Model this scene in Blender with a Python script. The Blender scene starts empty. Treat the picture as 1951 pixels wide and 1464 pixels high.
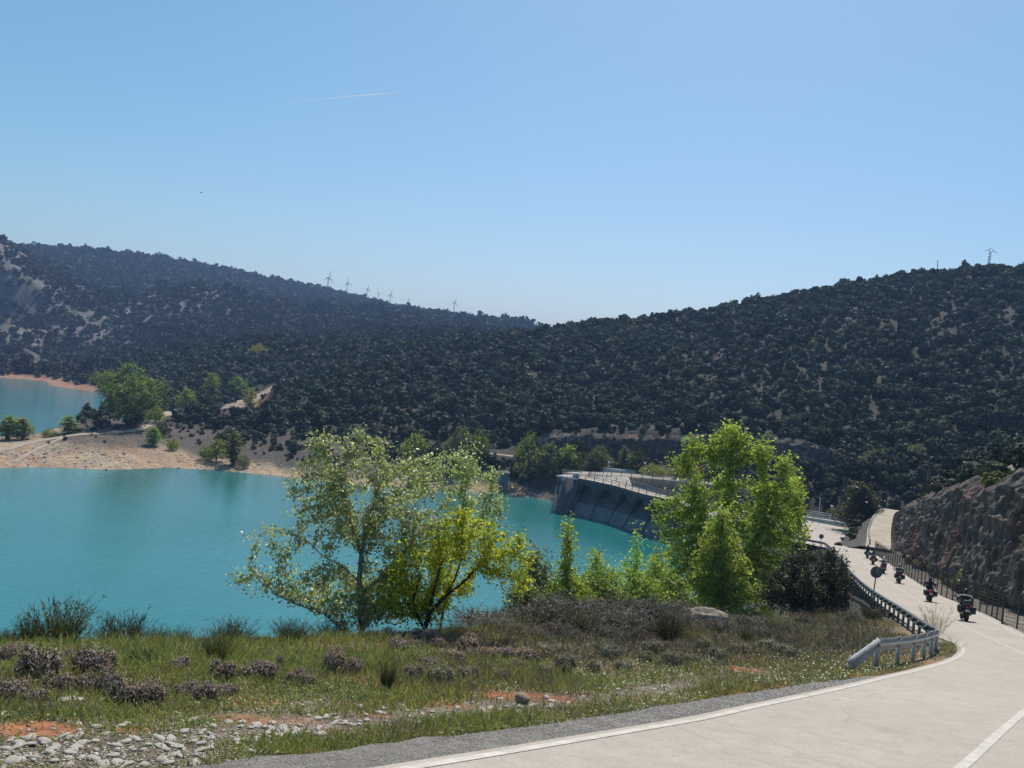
import bpy, bmesh, math, random
import numpy as np
from mathutils import Vector, Matrix
from mathutils.geometry import delaunay_2d_cdt

rng = np.random.default_rng(11)
random.seed(11)
SC = bpy.context.scene
COL = SC.collection
R = math.radians

# ------------------------------------------------------------------ camera
PW, PH, F = 1951.0, 1464.0, 1600.0
ROLL = R(5.5)
PITCH = math.atan(32 / F)
_f = np.array([0, math.cos(PITCH), -math.sin(PITCH)])
_u = np.array([0, math.sin(PITCH), math.cos(PITCH)])
_r = np.array([1.0, 0, 0])
CX = _r * math.cos(ROLL) + _u * math.sin(ROLL)
CY = -_r * math.sin(ROLL) + _u * math.cos(ROLL)


def rays(u, v):
    """photo points -> directions (dx, dz) per metre of forward distance"""
    u = np.asarray(u, float); v = np.asarray(v, float)
    xc = (u - PW / 2) / F; yc = -(v - PH / 2) / F
    d = _f + xc[..., None] * CX + yc[..., None] * CY
    return d[..., 0] / d[..., 1], d[..., 2] / d[..., 1]


def at(u, v, Y):
    dx, dz = rays(u, v)
    return np.array([dx * Y, Y, dz * Y])


def project(P):
    P = np.asarray(P, float)
    c = P @ np.stack([CX, CY, _f], 1)
    return PW / 2 + F * c[..., 0] / c[..., 2], PH / 2 - F * c[..., 1] / c[..., 2]


cam_d = bpy.data.cameras.new('camera')
cam_d.sensor_width = 36.0
cam_d.lens = 36.0 * F / PW
cam_d.clip_start = 0.1
cam_d.clip_end = 60000
cam = bpy.data.objects.new('camera', cam_d)
COL.objects.link(cam)
cam.matrix_world = Matrix(((CX[0], CY[0], -_f[0], 0), (CX[1], CY[1], -_f[1], 0), (CX[2], CY[2], -_f[2], 0), (0, 0, 0, 1)))
SC.camera = cam


# ------------------------------------------------------------------ helpers
def tag(o, label=None, cat=None, group=None, kind=None):
    if label: o['label'] = label
    if cat: o['category'] = cat
    if group: o['group'] = group
    if kind: o['kind'] = kind
    return o


def mesh_data(name, V, faces, mat=None, col=None, smooth=False, uv=None):
    """faces: an (m,k) int array, or a list of such arrays"""
    V = np.asarray(V, np.float32)
    if isinstance(faces, np.ndarray): faces = [faces]
    faces = [np.asarray(f, np.int32) for f in faces if len(f)]
    me = bpy.data.meshes.new(name)
    me.vertices.add(len(V)); me.vertices.foreach_set('co', V.ravel())
    li = np.concatenate([f.ravel() for f in faces])
    ks = np.concatenate([np.full(len(f), f.shape[1], np.int32) for f in faces])
    st = np.concatenate([[0], np.cumsum(ks)[:-1]]).astype(np.int32)
    me.loops.add(len(li)); me.loops.foreach_set('vertex_index', li)
    me.polygons.add(len(ks)); me.polygons.foreach_set('loop_start', st)
    if smooth: me.polygons.foreach_set('use_smooth', np.ones(len(ks), bool))
    me.update(calc_edges=True)
    if col is not None:
        c = np.ones((len(V), 4), np.float32); c[:, :3] = col
        a = me.color_attributes.new('Col', 'FLOAT_COLOR', 'POINT')
        a.data.foreach_set('color', c.ravel())
    if mat is not None:
        for m in (mat if isinstance(mat, (list, tuple)) else [mat]): me.materials.append(m)
    return me


def link(name, me, parent=None, loc=None):
    o = bpy.data.objects.new(name, me); COL.objects.link(o)
    if parent is not None: o.parent = parent
    if loc is not None: o.location = loc
    return o


def mk(name, V, faces, mat=None, parent=None, col=None, smooth=False, loc=None):
    return link(name, mesh_data(name, V, faces, mat, col, smooth), parent, loc)


def empty(name, loc=(0, 0, 0), rz=0.0):
    o = bpy.data.objects.new(name, None); COL.objects.link(o)
    o.location = loc; o.rotation_euler = (0, 0, rz); o.empty_display_size = 0.2
    return o


def copy_tree(o, parent=None):
    c = o.copy(); COL.objects.link(c)
    if parent is not None: c.parent = parent
    for ch in list(o.children): copy_tree(ch, c)
    return c


class MB:
    """collects shapes of one part, then links them as ONE mesh object"""
    def __init__(s): s.V = []; s.T = {}; s.n = 0
    def add(s, V, *fs):
        V = np.asarray(V, float)
        for f in fs:
            f = np.asarray(f, np.int32)
            s.T.setdefault(f.shape[1], []).append(f + s.n)
        s.V.append(V); s.n += len(V)
        return s
    def box(s, c, sz, rot=None, taper=1.0):
        x, y, z = np.array(sz) / 2.0
        V = np.array([[-x, -y, -z], [x, -y, -z], [x, y, -z], [-x, y, -z], [-x * taper, -y * taper, z], [x * taper, -y * taper, z], [x * taper, y * taper, z], [-x * taper, y * taper, z]])
        if rot is not None: V = V @ np.array(rot.to_3x3() if hasattr(rot, 'to_3x3') else rot).T
        return s.add(V + np.array(c), [[0, 3, 2, 1], [4, 5, 6, 7], [0, 1, 5, 4], [1, 2, 6, 5], [2, 3, 7, 6], [3, 0, 4, 7]])
    def bbox(s, c, sz, b=0.02, rot=None):
        """a box with bevelled edges"""
        bm = bmesh.new(); bmesh.ops.create_cube(bm, size=1.0)
        bmesh.ops.scale(bm, vec=Vector(sz), verts=bm.verts)
        bmesh.ops.bevel(bm, geom=bm.edges[:], offset=b, segments=2, affect='EDGES', profile=0.6)
        return s.bm(bm, c, rot)
    def bm(s, bm, c=(0, 0, 0), rot=None):
        bm.verts.index_update()
        V = np.array([v.co for v in bm.verts])
        if rot is not None: V = V @ np.array(rot).T
        d = {}
        for f in bm.faces: d.setdefault(len(f.verts), []).append([v.index for v in f.verts])
        s.add(V + np.array(c), *[np.array(x) for x in d.values()]); bm.free()
        return s
    def tube(s, P, rad, n=6, cap=True):
        P = np.asarray(P, float); m = len(P)
        rad = np.broadcast_to(np.asarray(rad, float), (m,))
        T = np.gradient(P, axis=0); T /= np.linalg.norm(T, axis=1)[:, None] + 1e-9
        ref = np.array([0, 0, 1.0]) if abs(T[:, 2]).mean() < 0.8 else np.array([1.0, 0, 0])
        A = np.cross(T, ref); A /= np.linalg.norm(A, axis=1)[:, None] + 1e-9
        B = np.cross(T, A)
        a = np.linspace(0, 2 * np.pi, n, endpoint=False)
        V = (P[:, None] + rad[:, None, None] * (np.cos(a)[None, :, None] * A[:, None] + np.sin(a)[None, :, None] * B[:, None])).reshape(-1, 3)
        i = np.arange(m - 1)[:, None] * n; j = np.arange(n)[None]; k = (j + 1) % n
        f = np.stack([i + j, i + k, i + n + k, i + n + j], -1).reshape(-1, 4)
        if cap and n >= 3:
            V = np.vstack([V, P[:1], P[-1:]]); e = m * n
            c0 = np.stack([np.full(n, e), k[0], j[0]], 1); c1 = np.stack([np.full(n, e + 1), (m - 1) * n + j[0], (m - 1) * n + k[0]], 1)
            return s.add(V, f, np.vstack([c0, c1]))
        return s.add(V, f)
    def ell(s, c, r, nu=12, nv=8, rot=None):
        th = np.linspace(0, np.pi, nv + 1)[1:-1]; ph = np.linspace(0, 2 * np.pi, nu, endpoint=False)
        V = np.stack([np.sin(th)[:, None] * np.cos(ph), np.sin(th)[:, None] * np.sin(ph), np.cos(th)[:, None] + 0 * ph], -1).reshape(-1, 3)
        V = np.vstack([V, [0, 0, 1], [0, 0, -1]]) * np.array(r)
        if rot is not None: V = V @ np.array(rot).T
        i = np.arange(nv - 2)[:, None] * nu; j = np.arange(nu)[None]; k = (j + 1) % nu
        f = np.stack([i + j, i + nu + j, i + nu + k, i + k], -1).reshape(-1, 4); e = (nv - 1) * nu
        t = np.vstack([np.stack([np.full(nu, e), j[0], k[0]], 1), np.stack([np.full(nu, e + 1), (nv - 2) * nu + k[0], (nv - 2) * nu + j[0]], 1)])
        return s.add(V + np.array(c), f, t)
    def sweep(s, P, prof):
        """closed profile (side, up) along a path"""
        P = np.asarray(P, float); prof = np.asarray(prof, float); m, n = len(P), len(prof)
        T = np.gradient(P, axis=0); T[:, 2] = 0; T /= np.linalg.norm(T, axis=1)[:, None] + 1e-9
        S = np.stack([T[:, 1], -T[:, 0], 0 * T[:, 0]], 1)
        V = (P[:, None] + S[:, None] * prof[None, :, :1] + np.array([0, 0, 1.0]) * prof[None, :, 1:]).reshape(-1, 3)
        i = np.arange(m - 1)[:, None] * n; j = np.arange(n)[None]; k = (j + 1) % n
        return s.add(V, np.stack([i + j, i + k, i + n + k, i + n + j], -1).reshape(-1, 4), np.arange(n)[None, ::-1], (m - 1) * n + np.arange(n)[None])
    def build(s, name, mat, parent=None, smooth=False, col=None, loc=None):
        V = np.vstack(s.V); fs = [np.vstack(x) for x in s.T.values()]
        if col is not None: col = np.broadcast_to(np.asarray(col, float), (len(V), 3))
        return mk(name, V, fs, mat, parent, col, smooth, loc)


def resample(P, step):
    P = np.asarray(P, float)
    d = np.concatenate([[0], np.cumsum(np.linalg.norm(np.diff(P, axis=0), axis=1))])
    n = max(2, int(d[-1] / step) + 1); t = np.linspace(0, d[-1], n)
    return np.stack([np.interp(t, d, P[:, k]) for k in range(P.shape[1])], 1)


def catmull(P, k=8):
    P = np.asarray(P, float); Q = np.vstack([2 * P[0] - P[1], P, 2 * P[-1] - P[-2]]); out = []
    for i in range(1, len(Q) - 2):
        a, b, c, d = Q[i - 1:i + 3]
        for t in np.linspace(0, 1, k, endpoint=False):
            out.append(0.5 * ((2 * b) + (-a + c) * t + (2 * a - 5 * b + 4 * c - d) * t * t + (-a + 3 * b - 3 * c + d) * t ** 3))
    out.append(P[-1])
    return np.array(out)


def sstep(a, b, x):
    t = np.clip((x - a) / (b - a), 0, 1); return t * t * (3 - 2 * t)


def hash2(ix, iy, seed):
    h = (ix.astype(np.int64) * 374761393 + iy.astype(np.int64) * 668265263 + seed * 1442695041) & 0xffffffff
    h = ((h ^ (h >> 13)) * 1274126177) & 0xffffffff
    h = ((h ^ (h >> 16)) * 2246822519) & 0xffffffff
    return ((h ^ (h >> 15)) & 0xffffff) / float(0xffffff)


def vnoise(x, y, seed=0):
    x = np.asarray(x, float); y = np.asarray(y, float)
    ix = np.floor(x); iy = np.floor(y); fx = x - ix; fy = y - iy
    fx = fx * fx * fx * (fx * (fx * 6 - 15) + 10); fy = fy * fy * fy * (fy * (fy * 6 - 15) + 10)
    a = hash2(ix, iy, seed); b = hash2(ix + 1, iy, seed); c = hash2(ix, iy + 1, seed); d = hash2(ix + 1, iy + 1, seed)
    return (a * (1 - fx) + b * fx) * (1 - fy) + (c * (1 - fx) + d * fx) * fy


def fbm(x, y, seed=0, o=4, g=0.5):
    s = 0; w = 0; a = 1.0
    for k in range(o):
        s = s + a * (vnoise(x * 2 ** k + 13.7 * k, y * 2 ** k - 7.1 * k, seed + k) - 0.5); w += a; a *= g
    return s / w * 2      # about -1..1


def seg_dist(x, y, P):
    """distance to a polyline and side (+ = right of travel)"""
    x = np.asarray(x, float); y = np.asarray(y, float)
    best = np.full(x.shape, 1e18); side = np.zeros(x.shape)
    for a, b in zip(P[:-1], P[1:]):
        ex, ey = b[0] - a[0], b[1] - a[1]; L = ex * ex + ey * ey + 1e-12
        t = np.clip(((x - a[0]) * ex + (y - a[1]) * ey) / L, 0, 1)
        qx, qy = x - a[0] - t * ex, y - a[1] - t * ey; d = qx * qx + qy * qy
        cr = qx * ey - qy * ex; m = d < best
        best = np.where(m, d, best); side = np.where(m, np.sign(cr), side)
    return np.sqrt(best), side


def inside(x, y, P):
    x = np.asarray(x, float); y = np.asarray(y, float); r = np.zeros(x.shape, bool)
    for a, b in zip(P, np.roll(P, -1, 0)):
        c = ((a[1] > y) != (b[1] > y)) & (x < (b[0] - a[0]) * (y - a[1]) / (b[1] - a[1] + 1e-15) + a[0]); r ^= c
    return r


# ------------------------------------------------------------------ terrain heights
WATER = -32.0
_PY = np.array([-3000, -60, -20, -8, 22, 42, 60, 80, 100, 125, 150, 165, 3000.0])
_PH = np.array([2.5, 2.5, 1.0, -0.066, 6.834, 10.6, 13.6, 16.3, 18.7, 21.6, 23.6, 24.0, 24.0])


def hprof(y):
    """depth of the road below the eye along the valley side"""
    y = np.asarray(y, float); s = 0
    for k in np.linspace(-1, 1, 9): s = s + np.interp(y + k * np.clip(np.abs(y - 4) * 0.25, 0, 9), _PY, _PH)
    return s / 9


_ty = np.concatenate([np.linspace(2.5, 60, 800), np.linspace(60.1, 260, 800)])
_tr = hprof(_ty) / _ty


def onp(u, v, off=0.0):
    """where a photo point meets the roadside slope (off = metres above it)"""
    dx, dz = rays(u, v)
    if off == 0: Y = np.interp(dz, -_tr, _ty)
    else:
        Y = np.array([np.interp(z, -(hprof(_ty) - off) / _ty, _ty) for z in np.atleast_1d(dz)]).reshape(np.shape(dz))
    return np.stack([dx * Y, Y, dz * Y], -1)


def onz(u, v, z):
    dx, dz = rays(u, v); Y = z / dz
    return np.stack([dx * Y, Y, dz * Y], -1)


def px(*a): return np.array(a, float).reshape(-1, 2)


# left white line of the side road, round the nose, then up beside the guard rail
E1 = px(784.6, 1462, 1006, 1426, 1170, 1398, 1334, 1370, 1450, 1344, 1560, 1321, 1640, 1303, 1700, 1288, 1760, 1274, 1800, 1263, 1827, 1252, 1835, 1243, 1834, 1234, 1826, 1226)
EDGE_NEAR = onp(E1[:, 0], E1[:, 1], 0.036)
_d = EDGE_NEAR[0] - EDGE_NEAR[2]; _d /= np.linalg.norm(_d)
EDGE_NEAR = np.vstack([EDGE_NEAR[0] + _d * 14, EDGE_NEAR])
EDGE_NEAR[:, 2] = -hprof(EDGE_NEAR[:, 1])
# guard rail (top edge of the beam, 0.72 m above ground)
G1 = px(1673, 1216, 1700, 1214.5, 1740, 1210.5, 1768, 1205.5, 1785, 1200.5)
RAIL_NEAR = onp(G1[:, 0], G1[:, 1], 0.72)
G2 = px(1760, 1183, 1733, 1166, 1700, 1146, 1663, 1123.5, 1640, 1106, 1626, 1093, 1609, 1075, 1592, 1053, 1581, 1041, 1572, 1034)
RAIL_FAR = onp(G2[:, 0], G2[:, 1], 0.72)
G3 = px(1555, 1030.5, 1538, 1027, 1522, 1024.5, 1500, 1020)
RAIL_END = onp(G3[:, 0], G3[:, 1], 0.72)
RAIL = np.vstack([RAIL_NEAR, RAIL_FAR, RAIL_END])[:, :2]
# right line of the main road
E2 = px(1952, 1215, 1881, 1178.6, 1824, 1151.8, 1782, 1135, 1739.5, 1110.7, 1722.5, 1098, 1688.5, 1072.5, 1668.7, 1061, 1650, 1048, 1640, 1040)
EDGE_R = onp(E2[:, 0], E2[:, 1], 0.036)
EDGE_R = np.vstack([[27.5, 22, 0], [27.8, 32, 0], EDGE_R]); EDGE_R[:, 2] = -hprof(EDGE_R[:, 1])
E3 = px(1952, 1246.5, 1824, 1185.7, 1748, 1143, 1711, 1120.6, 1688.5, 1106.5, 1655, 1079, 1630, 1056, 1612, 1040)
CENTRE = onp(E3[:, 0], E3[:, 1], 0.036)

# rim of the bank (lake side of it falls away), from far left to the dam
B1 = px(-900, 1195, -300, 1200, 0, 1203, 300, 1207, 690, 1195)
RIM = onp(B1[:, 0], B1[:, 1])[:, :2]
RIM = np.vstack([[[-60, 9.5]], RIM, [[2.5, 26], [9, 33], [16, 38.5], [20.5, 43], [25, 52], [30, 64], [36, 80], [40.5, 95], [44.5, 110], [46, 125], [47, 138], [45, 147]]])
NEAR_POLY = np.vstack([RIM, [[52, 156], [70, 158], [120, 175], [400, 175], [400, -900], [-400, -900], [-400, 9]]])

# foot of the rock cutting (right of the road)
CUT = np.array([[30, -60], [32.5, 5], [32.3, 20], [32.3, 32], [32.8, 48], [37.0, 62], [43.0, 79], [51.5, 103], [56.0, 114], [61, 126], [71, 148], [84, 170], [100, 195]])


def cut_h(y): return np.interp(y, [-60, 20, 60, 80, 90, 118, 150, 200], [8, 9.0, 9.3, 9.4, 9.2, 7.6, 5.6, 3]) + 1.3 * fbm(y / 9, 0 * y, 63, 3)


def h_near(x, y):
    base = -hprof(y)
    ins = inside(x, y, NEAR_POLY)
    d, _ = seg_dist(x, y, RIM)
    drop = np.where(ins, 0.0, d)
    n = fbm(x / 9, y / 9, 5)
    z = base - np.where(drop > 0, 0.72 * drop * sstep(-0.5, 3.0, drop) + n * np.clip(drop, 0, 6) * 0.12, 0)
    # slight roll-over at the brow
    z = z - 0.25 * np.exp(-d / 1.2) * (d < 8) * (y < 45)
    # cutting and terrace above it
    dc, sc = seg_dist(x, y, CUT)
    s = np.where((sc > 0) & ins & (y > -60), dc, 0.0)
    z = z + np.where(s > 0, cut_h(y) * sstep(0.5, 2.2, s) + 0.66 * np.clip(s - 2.2, 0, 34) + n * 0.9 * sstep(2, 10, s), 0)
    return z


# far terrain: thin-plate spline of the slope angle seen from the viewpoint, over (bearing, log distance)
CP = []     # u, v, Y
def cs(dv, *a):
    q = np.array(a, float).reshape(-1, 3); q[:, 1] += dv; CP.extend(q.tolist())
def c(*a): CP.extend(np.array(a, float).reshape(-1, 3).tolist())
# right hill: sky line, and behind it
cs(17, 1020, 642, 520, 1075, 618, 490, 1130, 608, 470, 1210, 604, 460, 1300, 594, 450, 1400, 579, 440, 1500, 563, 425, 1600, 552, 415, 1700, 535, 412, 1800, 520, 408, 1880, 512, 405, 1951, 510, 400, 2150, 490, 380, 2450, 470, 340)
cs(14, 1130, 640, 700, 1300, 640, 680, 1500, 625, 640, 1700, 610, 620, 1951, 590, 600, 2300, 570, 560)
# its face
c(1500, 630, 360, 1500, 700, 305, 1500, 770, 262, 1500, 822, 240, 1700, 640, 335, 1700, 720, 285, 1720, 800, 246, 1951, 620, 320, 1951, 720, 262, 1930, 790, 226, 2250, 640, 280, 2250, 760, 200)
c(1200, 660, 380, 1200, 720, 330, 1200, 775, 282, 1200, 815, 252, 1000, 660, 420, 1000, 720, 340, 1000, 780, 285, 1350, 650, 385, 1350, 730, 300, 1350, 800, 255)
# foot of the cliff band, level of the dam road
c(1080, 868, 236, 1200, 884, 228, 1350, 900, 222, 1500, 915, 212, 1600, 905, 205, 1700, 880, 210, 1330, 850, 236, 1150, 845, 240, 1480, 870, 228)
c(1000, 838, 250, 900, 830, 262, 960, 868, 236, 880, 862, 240, 820, 840, 258)
c(1010, 925, 216, 930, 925, 214, 1060, 915, 214, 1100, 905, 218, 1250, 918, 210, 1400, 932, 205)
# lobe running down to the left
c(940, 650, 470, 860, 667, 430, 800, 682, 405, 700, 700, 375, 620, 718, 350, 560, 742, 322, 530, 765, 305, 800, 740, 320, 700, 770, 290, 620, 790, 275, 600, 840, 236, 700, 830, 246, 780, 800, 266, 520, 810, 262, 450, 800, 270)
# peninsula
c(520, 745, 316, 470, 772, 292, 400, 790, 276, 330, 792, 268, 280, 815, 240, 160, 828, 220, 60, 842, 207, 0, 850, 200, -200, 850, 196, -500, 850, 190)
c(0, 893, 179, 100, 895, 185, 200, 895, 190, 300, 895, 198, 400, 896, 204, 480, 902, 205, 540, 907, 205, 640, 913, 206, 760, 923, 208, 860, 932, 210, 950, 940, 211, 1060, 948, 209, -200, 890, 170, -600, 880, 160)
c(300, 860, 216, 400, 860, 222, 480, 870, 220)
# far side of the peninsula, upper lake
c(180, 806, 274, 70, 828, 238, 0, 832, 228, -300, 820, 226, 250, 800, 285, 300, 775, 320)
c(190, 747, 413, 100, 733, 430, 0, 719, 452, -300, 690, 470)
c(150, 715, 470, 0, 700, 520, 260, 740, 400, 330, 740, 370, 400, 740, 350)
c(40, 660, 610, 300, 690, 480, 450, 700, 430, 560, 690, 440, 500, 660, 520, 640, 690, 430)
c(-200, 640, 640)
c(-100, 690, 600, -50, 690, 630, 5, 690, 645, 18, 690, 640, 0, 668, 720, -80, 664, 740, 45, 690, 600)
# valley behind the lobe and middle ridge
c(650, 660, 640, 750, 640, 680, 850, 640, 700, 960, 640, 680, 600, 620, 850, 760, 605, 1000, 860, 618, 1080, 940, 618, 1100, 990, 640, 1050)
c(300, 640, 720, 450, 620, 820, 380, 548, 930, 330, 575, 880, 430, 570, 900, 250, 600, 820)
# left spur and far crest
cs(38, 0, 460, 800, -200, 430, 760, 60, 470, 840, 110, 520, 800, 150, 590, 740, 0, 560, 690, 0, 640, 630, 170, 640, 700, -200, 560, 640)
cs(13, -100, 462, 1220, 20, 468, 1240, 100, 480, 1250, 200, 480, 1300, 300, 497, 1350, 400, 512, 1400, 500, 528, 1450, 600, 545, 1500, 700, 566, 1580, 800, 588, 1660, 850, 597, 1720, 920, 610, 1800, 1010, 640, 1800, 200, 560, 1000, 500, 570, 1050, 650, 580, 1180)
cs(13, 100, 484, 2400, 400, 524, 2400, 650, 566, 2400, 850, 606, 2400, 1000, 640, 2400, 1300, 660, 2400, 1800, 660, 2400, -300, 465, 2400, 1300, 650, 1200, 1800, 640, 1200, 2400, 600, 1200)
CP = np.array(CP)
_dx, _dz = rays(CP[:, 0], CP[:, 1])
cpx, cpy, cpz = _dx * CP[:, 2], CP[:, 2], _dz * CP[:, 2]
# lake bed and the ground below the near bank
bed = []
for Y in (70, 100, 130, 160):
    for X in np.arange(-120, 90, 30):
        if Y < 150 or X < 20: bed.append((X * max(Y, 60) / 110, Y, -40))
bed += [(-130, 290, -38), (-160, 350, -38), (-200, 400, -39), (-90, 300, -36), (-110, 350, -36), (-260, 300, -39), (-260, 440, -38), (-190, 250, -37)]
bed += [(x_, y_, -44) for x_, y_ in ((70, 110), (110, 110), (60, 70), (90, 80), (95, 140))]
bed += [(40, 178, -42), (60, 172, -42), (30, 192, -38), (75, 178, -34), (95, 180, -26)]
bed = np.array(bed)
cpx = np.concatenate([cpx, bed[:, 0]]); cpy = np.concatenate([cpy, bed[:, 1]]); cpz = np.concatenate([cpz, bed[:, 2]])


def tps_in(x, y):
    r = np.hypot(x, y); return np.arctan2(x, y) * 1.6, np.log(r), r


_a, _b, _rr = tps_in(cpx, cpy)
_N = len(_a)
_val = cpz / _rr


def _U(d2): return np.where(d2 > 1e-12, 0.5 * d2 * np.log(d2 + 1e-30), 0)


_K = _U((_a[:, None] - _a) ** 2 + (_b[:, None] - _b) ** 2) + np.eye(_N) * 2e-4
_Pm = np.stack([np.ones(_N), _a, _b], 1)
_M = np.block([[_K, _Pm], [_Pm.T, np.zeros((3, 3))]])
_w = np.linalg.solve(_M, np.concatenate([_val, [0, 0, 0]]))


_cb = px(1000, 852, 1050, 862, 1120, 872, 1200, 884, 1280, 893, 1360, 900, 1440, 905, 1520, 908, 1590, 902, 1650, 892)
_ct = np.array([835, 826, 826, 828, 830, 826, 828, 838, 858, 872])
_cY = np.array([243, 240, 236, 232, 229, 227, 223, 217, 212, 210.0])
_cx, _cz = rays(_cb[:, 0], _cb[:, 1]); CLIFF_P = np.stack([_cx * _cY, _cY, _cz * _cY], 1)
CLIFF_H = (_cb[:, 1] - _ct) * _cY / F


def h_far(x, y):
    x = np.asarray(x, float); y = np.asarray(y, float); sh = x.shape
    xf, yf = x.ravel(), y.ravel(); out = np.empty(len(xf))
    for i in range(0, len(xf), 20000):
        a, b, r = tps_in(xf[i:i + 20000], yf[i:i + 20000])
        a = np.clip(a, -1.45, 1.45); b = np.clip(b, np.log(60), np.log(3200))
        K = _U((a[:, None] - _a) ** 2 + (b[:, None] - _b) ** 2)
        out[i:i + 20000] = (K @ _w[:_N] + _w[_N] + _w[_N + 1] * a + _w[_N + 2] * b) * np.minimum(r, 3200)
    # cliff band behind the dam: ground stands high behind its foot line
    dcl, scl = seg_dist(xf, yf, CLIFF_P[:, :2]); s = np.where(scl < 0, dcl, 0.0)
    zc = np.interp(xf, CLIFF_P[:, 0], CLIFF_P[:, 2]); hc = np.interp(xf, CLIFF_P[:, 0], CLIFF_H)
    m = (s > 0) & (s < 18) & (xf > CLIFF_P[0, 0]) & (xf < CLIFF_P[-1, 0])
    out = np.where(m, np.maximum(out, zc - 1 + (hc + 1) * sstep(0.8, 3.0, s) + (s - 3) * 0.12), out)
    r = np.hypot(xf, yf)
    amp = np.clip((r - 150) / 250, 0, 1.6) * sstep(WATER - 1, WATER + 6, out)
    out = out + amp * (fbm(xf / 55, yf / 55, 21, 4) * 3.2 + fbm(xf / 14, yf / 14, 31, 3) * 0.9)
    # ledges of bare rock
    led = fbm(xf / 40, yf / 25, 77, 3)
    out = out + sstep(0.1, 0.45, led) * np.clip((r - 200) / 200, 0, 1) * 1.5 * (out > WATER + 8)
    out = np.where(r < 100, -50, out)
    out = np.where(np.abs(np.arctan2(xf, yf)) > R(75), np.minimum(out, -20), out)
    return out.reshape(sh)


ROAD_ZONE = np.vstack([EDGE_NEAR[:, :2], RAIL_FAR[:, :2], RAIL_END[:, :2]])


GRASS_POLY = np.vstack([ROAD_ZONE, [[-400, 150], [-400, ROAD_ZONE[0, 1]]]])


def H(x, y):
    x = np.asarray(x, float); y = np.asarray(y, float)
    near = h_near(x, y)
    d, s = seg_dist(x, y, ROAD_ZONE)
    grass = inside(x, y, GRASS_POLY) & (y < 140)
    near = near + np.where(grass, sstep(1.2, 4.0, d) * (fbm(x / 2.2, y / 2.2, 3, 3) * 0.10 + fbm(x / 0.5, y / 0.5, 4, 2) * 0.025), 0)
    return np.maximum(near, h_far(x, y))


_march = np.exp(np.linspace(math.log(3.0), math.log(2600), 900))


def on_ground(u, v):
    """where the sight line through photo point (u, v) first meets the terrain"""
    u = np.atleast_1d(np.asarray(u, float)); v = np.atleast_1d(np.asarray(v, float))
    out = np.zeros((len(u), 3))
    for i in range(0, len(u), 40):
        dx, dz = rays(u[i:i + 40], v[i:i + 40])
        X = dx[:, None] * _march; Y = np.broadcast_to(_march, X.shape); Z = dz[:, None] * _march
        G = np.maximum(H(X, Y), WATER) - Z
        for k in range(len(dx)):
            j = np.argmax(G[k] > 0)
            if G[k, j] <= 0: j = len(_march) - 1
            a, b = G[k, j - 1], G[k, j]; t = -a / (b - a + 1e-12) if j > 0 else 0
            y = _march[j - 1] + t * (_march[j] - _march[j - 1])
            out[i + k] = (dx[k] * y, y, dz[k] * y)
    return out


def gravel_at(p):
    """how stony the ground is: along the road side and in the two spills of white stones"""
    u, v = project(p)
    a_ = np.exp(-((v - 1440) / 40) ** 2) * (1 - sstep(300, 520, u + 60 * fbm(p[..., 0] * 2, p[..., 1] * 2, 95, 2))) * 1.0
    b_ = np.exp(-((u - 500) / 170) ** 2 - ((v - 1392 + (u - 500) * .05) / 17) ** 2)
    c_ = np.exp(-((u - 900) / 260) ** 2 - ((v - 1352 + (u - 900) * .09) / 15) ** 2) * .9 + np.exp(-((u - 1290) / 130) ** 2 - ((v - 1308 + (u - 1290) * .13) / 12) ** 2) * .7
    d_ = np.exp(-((u - 130) / 60) ** 2 - ((v - 1342) / 10) ** 2) * .6
    return np.clip(a_ + b_ + c_ + d_, 0, 1.2)


def drape(poly, spacing, zf, name, mat, off=0.0, col=None):
    """a ground sheet: triangulated polygon laid on the height function"""
    P = resample(np.vstack([poly, poly[:1]])[:, :2], spacing)[:-1]
    lo, hi = P.min(0), P.max(0)
    gx, gy = np.meshgrid(np.arange(lo[0], hi[0], spacing), np.arange(lo[1], hi[1], spacing * 0.87))
    gx = gx + (np.arange(gx.shape[0]) % 2)[:, None] * spacing / 2
    g = np.stack([gx.ravel(), gy.ravel()], 1)
    g = g[inside(g[:, 0], g[:, 1], P)]
    d, _ = seg_dist(g[:, 0], g[:, 1], np.vstack([P, P[:1]])); g = g[d > spacing * 0.4]
    vs = [Vector(p) for p in np.vstack([P, g])]
    r = delaunay_2d_cdt(vs, [], [list(range(len(P)))], 1, 1e-5)
    V = np.array([(p.x, p.y, 0) for p in r[0]]); V[:, 2] = zf(V[:, 0], V[:, 1]) + off
    T = np.array([f for f in r[2] if len(f) == 3])
    # all facing up
    n = np.cross(V[T[:, 1]] - V[T[:, 0]], V[T[:, 2]] - V[T[:, 0]])[:, 2]; T[n < 0] = T[n < 0][:, ::-1]
    return mk(name, V, T, mat, smooth=True)


def strip(P, w, zf, off, name, mat, step=0.7):
    P = resample(np.asarray(P)[:, :2], step)
    T = np.gradient(P, axis=0); T /= np.linalg.norm(T, axis=1)[:, None]
    S = np.stack([T[:, 1], -T[:, 0]], 1) * w / 2
    A, B = P - S, P + S
    V = np.vstack([np.c_[A, zf(A[:, 0], A[:, 1]) + off], np.c_[B, zf(B[:, 0], B[:, 1]) + off]]); n = len(P); i = np.arange(n - 1)
    return mk(name, V, np.stack([i, i + n, i + n + 1, i + 1], 1), mat, smooth=True)
# ------------------------------------------------------------------ materials
def new_mat(name):
    m = bpy.data.materials.new(name); m.use_nodes = True
    nt = m.node_tree; nt.nodes.clear()
    return m, nt, nt.nodes.new('ShaderNodeOutputMaterial')


def N(nt, typ, **kw):
    n = nt.nodes.new(typ)
    for k, v in kw.items():
        if k == 'i':
            for a, b in v.items(): n.inputs[a].default_value = b
        else: setattr(n, k, v)
    return n


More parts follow.
